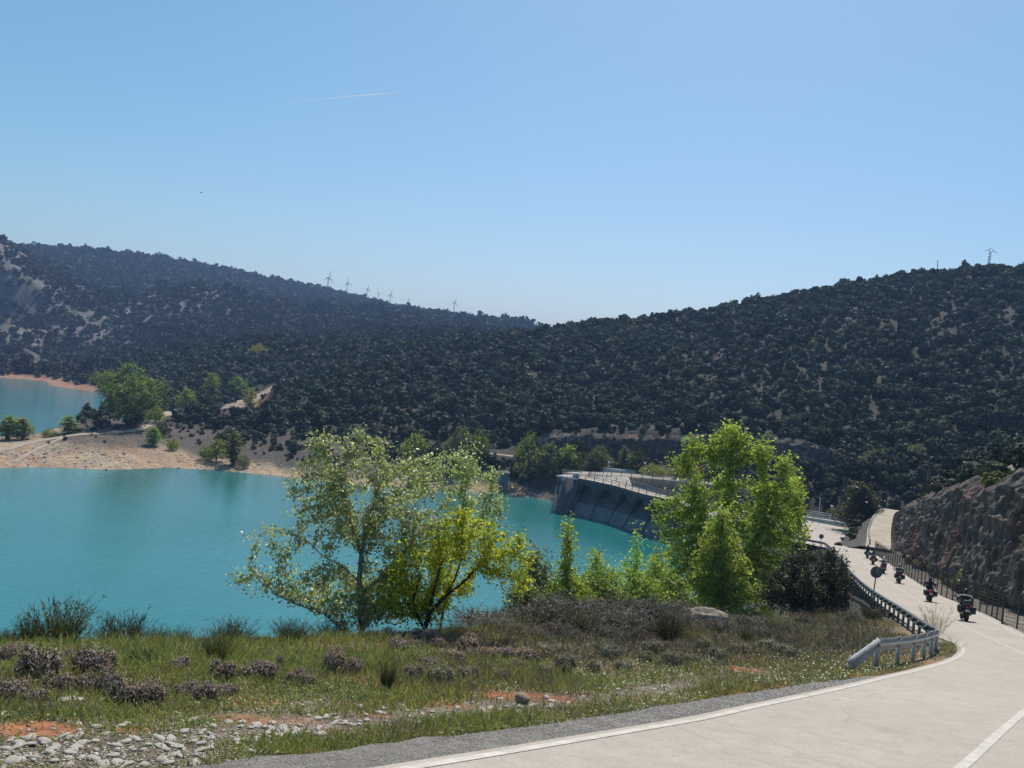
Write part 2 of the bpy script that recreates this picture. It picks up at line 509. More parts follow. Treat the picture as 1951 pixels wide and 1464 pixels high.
def ramp(nt, stops, interp='LINEAR'):
    n = nt.nodes.new('ShaderNodeValToRGB'); n.color_ramp.interpolation = interp
    e = n.color_ramp.elements
    while len(e) < len(stops): e.new(0.5)
    for x, (p, cc) in zip(e, stops): x.position = p; x.color = (*cc, 1) if len(cc) == 3 else cc
    return n


def noisy(name, c1, c2, scale=4.0, rough=0.8, bump=0.3, bscale=None, metal=0.0, c3=None, detail=6, dist=0.02, spec=0.3, attr=False, stretch=None):
    """plain surface with broad colour variation, fine grain and a bump"""
    m, nt, out = new_mat(name); L = nt.links.new
    b = N(nt, 'ShaderNodeBsdfPrincipled', i={'Roughness': rough, 'Metallic': metal, 'Specular IOR Level': spec})
    tc = N(nt, 'ShaderNodeTexCoord'); src = tc.outputs['Object']
    if stretch:
        mp = N(nt, 'ShaderNodeMapping', i={'Scale': stretch}); L(src, mp.inputs['Vector']); src = mp.outputs['Vector']
    n1 = N(nt, 'ShaderNodeTexNoise', i={'Scale': scale, 'Detail': detail, 'Roughness': 0.62})
    n2 = N(nt, 'ShaderNodeTexNoise', i={'Scale': bscale or scale * 7, 'Detail': 5.0, 'Roughness': 0.7})
    L(src, n1.inputs['Vector']); L(src, n2.inputs['Vector'])
    st = [(0.3, c1), (0.7, c2)] if c3 is None else [(0.28, c1), (0.5, c2), (0.72, c3)]
    rp = ramp(nt, st); L(n1.outputs['Fac'], rp.inputs['Fac'])
    mx = N(nt, 'ShaderNodeMix', data_type='RGBA', blend_type='MULTIPLY', i={'Factor': 0.55})
    r2 = ramp(nt, [(0.3, (0.55, 0.55, 0.55)), (0.7, (1.3, 1.3, 1.3))]); L(n2.outputs['Fac'], r2.inputs['Fac'])
    L(rp.outputs['Color'], mx.inputs['A']); L(r2.outputs['Color'], mx.inputs['B'])
    if attr:
        at_ = N(nt, 'ShaderNodeAttribute', attribute_name='Col'); m2 = N(nt, 'ShaderNodeMix', data_type='RGBA', blend_type='MULTIPLY', i={'Factor': 1.0})
        L(mx.outputs['Result'], m2.inputs['A']); L(at_.outputs['Color'], m2.inputs['B']); L(m2.outputs['Result'], b.inputs['Base Color'])
    else: L(mx.outputs['Result'], b.inputs['Base Color'])
    if bump:
        bp = N(nt, 'ShaderNodeBump', i={'Strength': bump, 'Distance': dist}); L(n2.outputs['Fac'], bp.inputs['Height']); L(bp.outputs['Normal'], b.inputs['Normal'])
    L(b.outputs['BSDF'], out.inputs['Surface'])
    return m


def plain(name, col, rough=0.6, metal=0.0, spec=0.4, emit=None):
    """paint, rubber or metal with faint dirt"""
    d = tuple(x * 0.72 for x in col)
    return noisy(name, d, col, 9.0, rough, 0.05, 60, metal, spec=spec)


def foliage(name, trans=0.35, gloss=0.08, rough=0.45, var=0.18, hue=0.02):
    """leaf: colour per leaf from the mesh, varied per plant; light shines through"""
    m, nt, out = new_mat(name); L = nt.links.new
    a = N(nt, 'ShaderNodeAttribute', attribute_name='Col')
    oi = N(nt, 'ShaderNodeObjectInfo')
    hs = N(nt, 'ShaderNodeHueSaturation')
    mr = N(nt, 'ShaderNodeMapRange', i={'To Min': 1 - var, 'To Max': 1 + var}); L(oi.outputs['Random'], mr.inputs['Value'])
    mh = N(nt, 'ShaderNodeMapRange', i={'To Min': 0.5 - hue, 'To Max': 0.5 + hue}); L(oi.outputs['Random'], mh.inputs['Value'])
    L(a.outputs['Color'], hs.inputs['Color']); L(mr.outputs['Result'], hs.inputs['Value']); L(mh.outputs['Result'], hs.inputs['Hue'])
    df = N(nt, 'ShaderNodeBsdfDiffuse'); tr = N(nt, 'ShaderNodeBsdfTranslucent'); gl = N(nt, 'ShaderNodeBsdfGlossy', i={'Roughness': rough, 'Color': (1, 1, 1, 1)})
    mt = N(nt, 'ShaderNodeMix', data_type='RGBA', blend_type='MULTIPLY', i={'Factor': 1.0, 'B': (1.25, 1.18, 0.6, 1)})
    L(hs.outputs['Color'], df.inputs['Color']); L(hs.outputs['Color'], mt.inputs['A']); L(mt.outputs['Result'], tr.inputs['Color'])
    m1 = N(nt, 'ShaderNodeMixShader', i={'Fac': trans}); L(df.outputs['BSDF'], m1.inputs[1]); L(tr.outputs['BSDF'], m1.inputs[2])
    m2 = N(nt, 'ShaderNodeMixShader', i={'Fac': gloss}); L(m1.outputs['Shader'], m2.inputs[1]); L(gl.outputs['BSDF'], m2.inputs[2])
    L(m2.outputs['Shader'], out.inputs['Surface'])
    return m


M = {}
# terrain: colour zones come with the mesh, grain from noise
m, nt, out = new_mat('ground'); L = nt.links.new
b = N(nt, 'ShaderNodeBsdfPrincipled', i={'Roughness': 0.95, 'Specular IOR Level': 0.1})
a = N(nt, 'ShaderNodeAttribute', attribute_name='Col'); tc = N(nt, 'ShaderNodeTexCoord')
prev = a.outputs['Color']
for sc_, lo, hi, w in ((0.11, 0.7, 1.3, 0.6), (0.9, 0.55, 1.4, 0.8), (7.0, 0.5, 1.5, 0.7)):
    n = N(nt, 'ShaderNodeTexNoise', i={'Scale': sc_, 'Detail': 6.0, 'Roughness': 0.65}); L(tc.outputs['Object'], n.inputs['Vector'])
    r = ramp(nt, [(0.32, (lo,) * 3), (0.68, (hi,) * 3)]); L(n.outputs['Fac'], r.inputs['Fac'])
    x = N(nt, 'ShaderNodeMix', data_type='RGBA', blend_type='MULTIPLY', i={'Factor': w}); L(prev, x.inputs['A']); L(r.outputs['Color'], x.inputs['B']); prev = x.outputs['Result']
L(prev, b.inputs['Base Color'])
n = N(nt, 'ShaderNodeTexNoise', i={'Scale': 1.6, 'Detail': 10.0, 'Roughness': 0.75}); L(tc.outputs['Object'], n.inputs['Vector'])
bp = N(nt, 'ShaderNodeBump', i={'Strength': 0.7, 'Distance': 0.25}); L(n.outputs['Fac'], bp.inputs['Height']); L(bp.outputs['Normal'], b.inputs['Normal'])
L(b.outputs['BSDF'], out.inputs['Surface']); M['ground'] = m

# road: pale worn asphalt with aggregate, faint wheel bands and cracks
m, nt, out = new_mat('road'); L = nt.links.new
b = N(nt, 'ShaderNodeBsdfPrincipled', i={'Roughness': 0.85, 'Specular IOR Level': 0.25}); tc = N(nt, 'ShaderNodeTexCoord')
n1 = N(nt, 'ShaderNodeTexNoise', i={'Scale': 0.35, 'Detail': 5.0, 'Roughness': 0.6}); n2 = N(nt, 'ShaderNodeTexNoise', i={'Scale': 28.0, 'Detail': 4.0, 'Roughness': 0.8}); n3 = N(nt, 'ShaderNodeTexVoronoi', i={'Scale': 55.0})
n4 = N(nt, 'ShaderNodeTexNoise', i={'Scale': 3.1, 'Detail': 7.0, 'Roughness': 0.7})
for q in (n1, n2, n3, n4): L(tc.outputs['Object'], q.inputs['Vector'])
r1 = ramp(nt, [(0.3, (0.372, 0.320, 0.268)), (0.7, (0.426, 0.370, 0.312))]); L(n1.outputs['Fac'], r1.inputs['Fac'])
r2 = ramp(nt, [(0.25, (0.62,) * 3), (0.5, (1.0,) * 3), (0.75, (1.2,) * 3)]); L(n2.outputs['Fac'], r2.inputs['Fac'])
r4 = ramp(nt, [(0.3, (0.88,) * 3), (0.6, (1.04,) * 3)]); L(n4.outputs['Fac'], r4.inputs['Fac'])
r3 = ramp(nt, [(0.0, (0.55, 0.53, 0.5)), (0.12, (1,) * 3)]); L(n3.outputs['Distance'], r3.inputs['Fac'])
x1 = N(nt, 'ShaderNodeMix', data_type='RGBA', blend_type='MULTIPLY', i={'Factor': 0.65}); L(r1.outputs['Color'], x1.inputs['A']); L(r2.outputs['Color'], x1.inputs['B'])
x2 = N(nt, 'ShaderNodeMix', data_type='RGBA', blend_type='MULTIPLY', i={'Factor': 0.6}); L(x1.outputs['Result'], x2.inputs['A']); L(r3.outputs['Color'], x2.inputs['B'])
x3 = N(nt, 'ShaderNodeMix', data_type='RGBA', blend_type='MULTIPLY', i={'Factor': 1.0}); L(x2.outputs['Result'], x3.inputs['A']); L(r4.outputs['Color'], x3.inputs['B'])
vc = N(nt, 'ShaderNodeTexVoronoi', feature='DISTANCE_TO_EDGE', i={'Scale': 0.42}); wn = N(nt, 'ShaderNodeTexNoise', i={'Scale': 1.7, 'Detail': 6.0}); L(tc.outputs['Object'], wn.inputs['Vector'])
wv = N(nt, 'ShaderNodeMix', data_type='VECTOR', i={'Factor': 0.35}); L(tc.outputs['Object'], wv.inputs['A']); L(wn.outputs['Color'], wv.inputs['B']); L(wv.outputs['Result'], vc.inputs['Vector'])
rc = ramp(nt, [(0.0, (0.72, 0.70, 0.68)), (0.006, (1, 1, 1))]); L(vc.outputs['Distance'], rc.inputs['Fac']); x4 = N(nt, 'ShaderNodeMix', data_type='RGBA', blend_type='MULTIPLY', i={'Factor': 0.5}); L(x3.outputs['Result'], x4.inputs['A']); L(rc.outputs['Color'], x4.inputs['B'])
L(x4.outputs['Result'], b.inputs['Base Color'])
bp = N(nt, 'ShaderNodeBump', i={'Strength': 0.35, 'Distance': 0.012}); L(n2.outputs['Fac'], bp.inputs['Height']); L(bp.outputs['Normal'], b.inputs['Normal'])
L(b.outputs['BSDF'], out.inputs['Surface']); M['road'] = m

M['line'] = noisy('road_paint', (0.41, 0.37, 0.32), (0.60, 0.55, 0.49), 4.0, 0.8, 0.2, 45)
M['shoulder'] = noisy('shoulder', (0.19, 0.172, 0.152), (0.37, 0.335, 0.295), 3.5, 0.95, 1.0, 34, dist=0.05)
M['dirt'] = noisy('dirt_track', (0.34, 0.28, 0.215), (0.46, 0.39, 0.31), 0.5, 0.95, 0.5, 9, dist=0.05)
M['dirt_far'] = noisy('dirt_track_far', (0.27, 0.215, 0.165), (0.42, 0.345, 0.27), 0.5, 0.95, 0.3, 2, dist=0.05)

# water: milky turquoise with wind ripples
m, nt, out = new_mat('water'); L = nt.links.new
b = N(nt, 'ShaderNodeBsdfPrincipled', i={'Roughness': 0.06, 'IOR': 1.45, 'Specular IOR Level': 1.0}); tc = N(nt, 'ShaderNodeTexCoord')
mp = N(nt, 'ShaderNodeMapping', i={'Scale': (0.55, 1.0, 1.0), 'Rotation': (0, 0, 0.3)}); L(tc.outputs['Object'], mp.inputs['Vector'])
n1 = N(nt, 'ShaderNodeTexNoise', i={'Scale': 1.1, 'Detail': 4.0, 'Roughness': 0.6}); L(mp.outputs['Vector'], n1.inputs['Vector'])
n2 = N(nt, 'ShaderNodeTexNoise', i={'Scale': 0.03, 'Detail': 4.0, 'Roughness': 0.55}); L(tc.outputs['Object'], n2.inputs['Vector'])
r1 = ramp(nt, [(0.3, (0.014, 0.140, 0.136)), (0.7, (0.026, 0.176, 0.174))]); L(n2.outputs['Fac'], r1.inputs['Fac']); L(r1.outputs['Color'], b.inputs['Base Color'])
bp = N(nt, 'ShaderNodeBump', i={'Strength': 0.45, 'Distance': 0.25}); L(n1.outputs['Fac'], bp.inputs['Height']); L(bp.outputs['Normal'], b.inputs['Normal'])
L(b.outputs['BSDF'], out.inputs['Surface']); M['water'] = m

M['rock'] = noisy('cut_rock', (0.050, 0.043, 0.036), (0.115, 0.098, 0.082), 1.6, 0.95, 1.0, 2.6, dist=0.3, c3=(0.23, 0.20, 0.165), attr=True, stretch=(1, 1, 0.35))
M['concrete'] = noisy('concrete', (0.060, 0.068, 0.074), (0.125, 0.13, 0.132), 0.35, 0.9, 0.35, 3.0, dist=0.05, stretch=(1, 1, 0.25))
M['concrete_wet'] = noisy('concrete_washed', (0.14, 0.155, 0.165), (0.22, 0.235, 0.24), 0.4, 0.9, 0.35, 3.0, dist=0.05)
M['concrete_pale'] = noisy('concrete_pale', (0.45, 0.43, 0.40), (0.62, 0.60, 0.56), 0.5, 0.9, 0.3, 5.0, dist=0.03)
M['galv'] = noisy('galvanised_steel', (0.34, 0.355, 0.355), (0.50, 0.515, 0.51), 3.0, 0.5, 0.06, 40, metal=0.15)
M['galv_dull_or_shaded'] = noisy('weathered_or_shaded_steel', (0.11, 0.12, 0.12), (0.18, 0.19, 0.19), 5.0, 0.7, 0.06, 40, metal=0.0)  # dull steel; on the guard rail's far arm its dark tone stands for shade
M['dark_steel'] = noisy('dark_steel', (0.035, 0.035, 0.04), (0.07, 0.07, 0.075), 6.0, 0.6, 0.1, 40)
M['bark'] = noisy('bark', (0.07, 0.06, 0.05), (0.17, 0.15, 0.125), 6.0, 0.95, 0.8, 25, dist=0.02, stretch=(1, 1, 0.3))
M['bark_dark'] = noisy('bark_dark', (0.025, 0.02, 0.018), (0.06, 0.05, 0.042), 6.0, 0.95, 0.8, 25, dist=0.02, stretch=(1, 1, 0.3))
M['bark_pale'] = noisy('bark_pale', (0.16, 0.15, 0.13), (0.33, 0.31, 0.28), 6.0, 0.9, 0.6, 20, dist=0.02, stretch=(1, 1, 0.4))
M['stone'] = noisy('limestone', (0.33, 0.29, 0.25), (0.55, 0.50, 0.44), 9.0, 0.9, 0.5, 40, dist=0.01)
M['leaf'] = foliage('leaf', 0.55, 0.02)
M['leaf_shiny'] = foliage('leaf_shiny', 0.5, 0.05, 0.45)
M['leaf_oak'] = foliage('leaf_oak', 0.10, 0.012, 0.6, 0.3, 0.025)
M['grass'] = foliage('grass_blade', 0.35, 0.04, 0.5)
M['twig'] = foliage('twig', 0.0, 0.0, 0.6)

# ------------------------------------------------------------------ sky, sun
SUN_EL, SUN_AZ = R(57), R(14)
w = bpy.data.worlds.new('World'); SC.world = w; w.use_nodes = True
nt = w.node_tree; nt.nodes.clear()
wo = nt.nodes.new('ShaderNodeOutputWorld'); bg = nt.nodes.new('ShaderNodeBackground'); sk = nt.nodes.new('ShaderNodeTexSky')
sk.sky_type = 'NISHITA'; sk.sun_disc = False; sk.sun_elevation = SUN_EL; sk.sun_rotation = SUN_AZ
sk.altitude = 0; sk.air_density = 1.0; sk.dust_density = 0.9; sk.ozone_density = 6.0
bg.inputs['Strength'].default_value = 0.12
sp = N(nt, 'ShaderNodeSeparateColor'); cb = N(nt, 'ShaderNodeCombineColor'); nt.links.new(sk.outputs['Color'], sp.inputs['Color'])
pw = N(nt, 'ShaderNodeMath', operation='POWER', i={1: 1.4}); mr_ = N(nt, 'ShaderNodeMath', operation='MULTIPLY', i={1: 0.52}); mg_ = N(nt, 'ShaderNodeMath', operation='MULTIPLY', i={1: 0.91}); mb_ = N(nt, 'ShaderNodeMath', operation='MULTIPLY', i={1: 0.83})
nt.links.new(sp.outputs['Red'], pw.inputs[0]); nt.links.new(pw.outputs[0], mr_.inputs[0]); nt.links.new(sp.outputs['Green'], mg_.inputs[0]); nt.links.new(sp.outputs['Blue'], mb_.inputs[0])
nt.links.new(mr_.outputs[0], cb.inputs['Red']); nt.links.new(mg_.outputs[0], cb.inputs['Green']); nt.links.new(mb_.outputs[0], cb.inputs['Blue'])
nt.links.new(cb.outputs['Color'], bg.inputs['Color']); nt.links.new(bg.outputs['Background'], wo.inputs['Surface'])
sd = bpy.data.lights.new('sun', 'SUN'); sd.energy = 4.0; sd.angle = R(0.53); sd.color = (1.0, 0.955, 0.88)
so = bpy.data.objects.new('sun', sd); COL.objects.link(so)
sv = Vector((math.sin(SUN_AZ) * math.cos(SUN_EL), math.cos(SUN_AZ) * math.cos(SUN_EL), math.sin(SUN_EL)))
so.rotation_euler = sv.to_track_quat('Z', 'Y').to_euler(); so.location = (0, 0, 60)
SC.view_settings.view_transform = 'Standard'; SC.view_settings.look = 'None'
SC.view_settings.exposure = 0.3; SC.view_settings.gamma = 1.0; SC.view_settings.use_curve_mapping = False
SC.render.engine = 'CYCLES'
cy = SC.cycles
cy.max_bounces = 8; cy.diffuse_bounces = 4; cy.glossy_bounces = 2; cy.transmission_bounces = 6; cy.volume_bounces = 0; cy.transparent_max_bounces = 6
cy.use_adaptive_sampling = True; cy.adaptive_threshold = 0.02
cy.sample_clamp_indirect = 6.0
cy.use_denoising = True; cy.denoiser = 'OPENIMAGEDENOISE'; cy.denoising_input_passes = 'RGB_ALBEDO_NORMAL'; cy.denoising_prefilter = 'ACCURATE'

# ------------------------------------------------------------------ the ground sheet
th = np.concatenate([R(1) * np.arange(-180, -46, 6.0), R(1) * np.arange(-46, 46, 0.22), R(1) * np.arange(46, 180.1, 6.0)])
rr = np.concatenate([[0.6], np.exp(np.arange(math.log(1.2), math.log(4), 0.08)), np.exp(np.arange(math.log(4), math.log(40), 0.0085)), np.exp(np.arange(math.log(40), math.log(3000), 0.0105))])
RR, TT = np.meshgrid(rr, th, indexing='ij')
GX, GY = RR * np.sin(TT), RR * np.cos(TT)
GZ = H(GX, GY)
far = h_far(GX, GY)
isfar = far >= GZ - 1e-6
# albedo zones
def C(*a): return np.array(a, float)
n_a = fbm(GX / 30, GY / 30, 50, 4); n_b = fbm(GX / 6, GY / 6, 51, 4); n_c = fbm(GX / 1.3, GY / 1.3, 52, 3)
def lerp(A, B, t): return A + (B - A) * t[..., None]
colr = np.empty(GX.shape + (3,)); colr[:] = C(0.062, 0.056, 0.046)
colr = lerp(colr, C(0.088, 0.08, 0.068), sstep(0.05, 0.55, n_b))
colr = lerp(colr, C(0.05, 0.055, 0.032), sstep(0.0, 0.5, n_a))
# pale rock on the left spur and the knoll
ang = np.degrees(TT)
def blob(u, v, Y, rad):
    p = at(u, v, Y); return np.exp(-(((GX - p[0]) ** 2 + (GY - p[1]) ** 2) / rad ** 2))
pale = np.clip(blob(20, 560, 740, 130) + blob(110, 600, 740, 70) + blob(40, 500, 800, 110) + blob(370, 570, 910, 70) + blob(520, 570, 1000, 25) * 0.6, 0, 1)
colr = lerp(colr, C(0.185, 0.163, 0.15), pale * sstep(-0.35, 0.15, n_b + 0.3 * n_a))
# slope -> rock
gz_r = np.gradient(GZ, axis=0) / np.gradient(RR, axis=0)
gz_t = np.gradient(GZ, axis=1) / (np.gradient(TT, axis=1) * RR)
slope = np.hypot(gz_r, gz_t)
colr = lerp(colr, C(0.10, 0.085, 0.078), sstep(0.9, 1.5, slope) * isfar)
# shores laid bare by the low water
hs_ = 4.6 - 2.4 * sstep(-105, -72, GX) - 1.6 * sstep(280, 330, GY)
shore = isfar * (1 - sstep(hs_ * .3, hs_, GZ - WATER + n_b * 1.0)) * (GX < 6)
red = C(0.34, 0.18, 0.11); tan = C(0.36, 0.272, 0.18)
sc_ = lerp(np.broadcast_to(tan, colr.shape), red, np.clip(sstep(300, 380, GY) + sstep(0.0, 0.5, n_b) * 0.5 + sstep(0.2, 0.5, n_a) * .3, 0, 1))
sc_ = lerp(sc_, C(0.27, 0.225, 0.20), sstep(0.05, 0.4, n_c) * 0.7)
colr = lerp(colr, sc_, shore)
shr = isfar * (1 - sstep(0.6, 2.5, GZ - WATER + n_b)) * (GX >= 6)
colr = lerp(colr, C(0.20, 0.17, 0.15), shr)
rub = isfar * sstep(hs_ * .45, hs_ * .85, GZ - WATER + n_b * .8) * (1 - sstep(6, 9, GZ - WATER)) * (GY < 250) * (GX < -20)
colr = lerp(colr, C(0.10, 0.087, 0.075), rub * 0.95)
mid_ = isfar * (GX > 44) * (GY < 226); colr = lerp(colr, C(0.05, 0.045, 0.038), mid_ * 1.0)
mound = blob(505, 742, 318, 5.5); colr = lerp(colr, C(0.42, 0.17, 0.09), np.clip(mound * 1.6, 0, 1) * isfar)
# near bank
grs = lerp(np.broadcast_to(C(0.085, 0.08, 0.04), colr.shape), C(0.21, 0.165, 0.115), sstep(-0.3, 0.4, fbm(GX / 2.5, GY / 2.5, 60, 4)))
soil = np.zeros(GX.shape)
for (u_, v_, w_, h_) in ((75, 1392, 100, 18), (20, 1395, 60, 12), (480, 1370, 120, 14), (560, 1372, 60, 12), (260, 1390, 60, 8), (1030, 1328, 85, 10), (960, 1326, 50, 8), (840, 1345, 60, 8), (1410, 1275, 45, 6), (700, 1360, 60, 8)):
    p = onp(u_, v_); q = onp(u_ + w_, v_); t_ = onp(u_, v_ - h_); rx = np.linalg.norm((q - p)[:2]); ry = np.linalg.norm((t_ - p)[:2])
    soil = np.maximum(soil, 1.3 - ((GX - p[0]) / rx) ** 2 - ((GY - p[1]) / ry) ** 2)
soil = sstep(0.1, 0.8, soil * 0.75 + n_c * 0.8 + fbm(GX / .35, GY / .35, 63, 3) * .5)
grs = lerp(grs, C(0.36, 0.145, 0.07), soil)
with np.errstate(all='ignore'): gvl = np.nan_to_num(gravel_at(np.stack([GX, np.maximum(GY, .5), GZ], -1)))
grs = lerp(grs, C(0.27, 0.215, 0.17), np.clip(gvl * 1.2 * (GY > 2) * (GY < 40), 0, 1) * (1 - soil * .6))
nearm = (~isfar) & (GY < 140)
colr = np.where(nearm[..., None], grs, colr)
de, se = seg_dist(GX, GY, ROAD_ZONE)
outer = (~isfar) & (~inside(GX, GY, NEAR_POLY))
colr = np.where(outer[..., None], C(0.065, 0.058, 0.045), colr)
# right verge and cutting top
dcut, scut = seg_dist(GX, GY, CUT)
verge = (~isfar) & (~inside(GX, GY, GRASS_POLY)) & inside(GX, GY, NEAR_POLY) & (GY > 20)
colr = np.where(verge[..., None], C(0.22, 0.195, 0.16), colr)
colr = np.where((verge & (scut > 0))[..., None], lerp(np.broadcast_to(C(0.15, 0.12, 0.10), colr.shape), C(0.22, 0.19, 0.15), sstep(-.2, .4, n_b)), colr)
nr, ntn = GX.shape
idx = np.arange(nr * ntn).reshape(nr, ntn)
Q = np.stack([idx[:-1, :-1], idx[1:, :-1], idx[1:, 1:], idx[:-1, 1:]], -1).reshape(-1, 4)[:, ::-1]
V = np.stack([GX, GY, GZ], -1).reshape(-1, 3)
o = mk('ground', V, Q, M['ground'], col=colr.reshape(-1, 3), smooth=True); tag(o, kind='structure')
ZG = lambda x, y: H(x, y)
del far

# water
wp = np.array([[-1400, 40], [30, 40], [60, 120], [140, 230], [140, 900], [-1400, 900]])
wx, wy = np.meshgrid(np.linspace(-1400, 150, 40), np.linspace(35, 900, 30)); nn = wx.shape
wi = np.arange(wx.size).reshape(nn)
o = mk('water', np.stack([wx.ravel(), wy.ravel(), np.full(wx.size, WATER)], 1), np.stack([wi[:-1, :-1], wi[:-1, 1:], wi[1:, 1:], wi[1:, :-1]], -1).reshape(-1, 4), M['water'], smooth=True)
tag(o, kind='structure')

# ------------------------------------------------------------------ roads
ZP = lambda x, y: -hprof(y)
def inset(P, d):
    P = np.asarray(P)[:, :2]; T = np.gradient(P, axis=0); T /= np.linalg.norm(T, axis=1)[:, None]; return P + np.stack([T[:, 1], -T[:, 0]], 1) * d
left_b = np.vstack([inset(EDGE_NEAR, -0.16), inset(RAIL_FAR[1:], 0.25), RAIL_END[:, :2] + [0, 0.3]])
FARE = onp(*px(1500, 988, 1529, 990, 1604, 1005, 1625, 1022).T)[:, :2]
right_b = inset(EDGE_R, 0.45)
poly = np.vstack([left_b, FARE, right_b[::-1], [[27, 5], [26, -12], [-16, -12]]])
o = drape(poly, 0.9, ZP, 'road', M['road'], 0.03); tag(o, kind='structure')
ROAD_POLY = poly
for nm, P, w_ in (('edge_line', EDGE_NEAR, 0.115), ('edge_line', EDGE_R, 0.11), ('centre_line', CENTRE, 0.10)):
    o = strip(P, w_, ZP, 0.036, nm, M['line'], 0.35); tag(o, kind='structure')
SL = onp(*px(1951, 1356, 1905, 1396, 1868, 1430, 1830, 1464).T, 0.036)
_e = SL[0] - SL[-1]; SL = np.vstack([SL[0] + _e * 1.2, SL, SL[-1] - _e * 1.0])
o = strip(SL, 0.12, ZP, 0.036, 'centre_line', M['line'], 0.35); tag(o, kind='structure')
# gravelly shoulder between the line and the grass
SH = onp(*px(300, 1464, 430, 1449, 540, 1438, 700, 1419, 760, 1408, 1006, 1384, 1170, 1360, 1334, 1333, 1450, 1317, 1539, 1303, 1600, 1296, 1650, 1290).T, 0.02)[:, :2]
SH = np.vstack([SH[0] + (SH[0] - SH[2]) * 4, SH])
jit = rng.normal(0, 0.03, SH.shape); SH = catmull(SH + jit, 6); SH = SH + rng.normal(0, 0.035, SH.shape)
back = inset(EDGE_NEAR, -0.1)[:9][::-1]
o = drape(np.vstack([SH, back]), 0.4, ZP, 'gravel_shoulder', M['shoulder'], 0.018); tag(o, kind='structure')
# side track climbing beside the cutting
TRK = px(1655, 1043, 1660, 1000, 1666, 988, 1676, 977, 1701, 977, 1698, 1006, 1692, 1044)
TR = np.vstack([onp(TRK[:3, 0], TRK[:3, 1], 0.15), [at(1676, 977, 143), at(1701, 977, 146)], onp(TRK[5:, 0], TRK[5:, 1], 0.15)])
SHOULDER = np.vstack([SH, back])
# ------------------------------------------------------------------ plant shapes
def unit(v): return v / (np.linalg.norm(v, axis=-1, keepdims=True) + 1e-9)


def leaf_quads(Cn, nrm, length, width, g):
    """diamond leaves at centres Cn facing nrm"""
    n = len(Cn)
    t = unit(np.cross(nrm, g.normal(size=(n, 3)))); bt = np.cross(nrm, t)
    l = np.broadcast_to(length, (n,))[:, None] / 2; w_ = np.broadcast_to(width, (n,))[:, None] / 2
    fold = nrm * w_ * 0.35
    V = np.stack([Cn - t * l, Cn + bt * w_ + fold - t * l * .1, Cn + t * l, Cn - bt * w_ + fold - t * l * .1], 1).reshape(-1, 3)
    return V, np.arange(4 * n).reshape(n, 4)


def leaf_cols(n, cols, g, var=0.25):
    cols = np.array(cols, float); k = g.integers(0, len(cols), n)
    c_ = cols[k] * (1 + g.uniform(-var, var, (n, 1)))
    return np.repeat(c_, 4, 0)


def space_col(att, seeds, seg, g, infl=9.0, kill=2.2, iters=90, trop=0.05):
    """grow a branching skeleton towards the points att; seeds = polylines already grown"""
    P = []; par = []
    for s in seeds:
        s = resample(s, seg)
        for i, p in enumerate(s):
            if i == 0 and len(P):
                d = np.linalg.norm(np.array(P) - p, axis=1); j = int(np.argmin(d))
                par.append(j if d[j] < seg * 3 else -1)
            else: par.append(len(P) - 1 if len(P) and i else -1)
            P.append(p)
    P = np.array(P); par = list(par); A = att.copy()
    for it in range(iters):
        if len(A) == 0: break
        D = ((A[:, None] - P[None]) ** 2).sum(-1); j = D.argmin(1); d = np.sqrt(D[np.arange(len(A)), j])
        m = d < infl * seg
        if not m.any():
            m = d <= d.min() + seg
        keep = d > kill * seg
        new = []; npar = []
        for k in np.unique(j[m & keep]):
            v = unit(A[m & keep & (j == k)] - P[k]).sum(0); v = unit(v + g.normal(0, 0.18, 3) + np.array([0, 0, trop]))
            new.append(P[k] + v * seg); npar.append(int(k))
        A = A[keep]
        if not new: break
        P = np.vstack([P, new]); par += npar
        if len(P) > 6000: break
    par = np.array(par); desc = np.ones(len(P))
    # tips carried by each node
    child = np.zeros(len(P), int)
    for p in par:
        if p >= 0: child[p] += 1
    tips = np.where(child == 0, 1.0, 0.0)
    for i in range(len(P) - 1, -1, -1):
        if par[i] >= 0 and par[i] < i: tips[par[i]] += tips[i]
    return P, par, tips


def skel_mesh(P, par, tips, r0, expo=0.45, n=5, cut=0):
    m = (par >= 0) & (tips >= cut); b_ = np.where(m)[0]; a_ = par[b_]
    A, B = P[a_], P[b_]; ra, rb = r0 * tips[a_] ** expo, r0 * tips[b_] ** expo
    ra = np.minimum(ra, rb * 1.35)
    T = unit(B - A); ref = np.where(np.abs(T[:, 2:]) < 0.9, np.array([[0, 0, 1.0]]), np.array([[1.0, 0, 0]]))
    U = unit(np.cross(T, ref)); W_ = np.cross(T, U); an = np.linspace(0, 2 * np.pi, n, endpoint=False)
    ring = np.cos(an)[None, :, None] * U[:, None] + np.sin(an)[None, :, None] * W_[:, None]
    V = np.concatenate([A[:, None] + ring * ra[:, None, None], B[:, None] + ring * rb[:, None, None]], 1).reshape(-1, 3)
    i = np.arange(len(b_))[:, None] * 2 * n; j = np.arange(n)[None]; k = (j + 1) % n
    return V, np.stack([i + j, i + k, i + n + k, i + n + j], -1).reshape(-1, 4)


def ellipsoid_pts(blobs, n, g, shell=0.55):
    """points spread through a set of ellipsoids (x,y,z,rx,ry,rz[,weight]), denser near their skins"""
    B = np.array([b[:6] for b in blobs], float); wgt = np.array([b[6] if len(b) > 6 else 1.0 for b in blobs])
    vol = B[:, 3] * B[:, 4] * B[:, 5]; p = vol ** 0.75 * wgt; p /= p.sum()
    k = g.choice(len(B), n, p=p); d = unit(g.normal(size=(n, 3))); r = g.uniform(0, 1, n) ** (1 / 3) * (1 - shell) + shell * g.uniform(0.75, 1.0, n)
    return B[k, :3] + d * B[k, 3:] * r[:, None], d


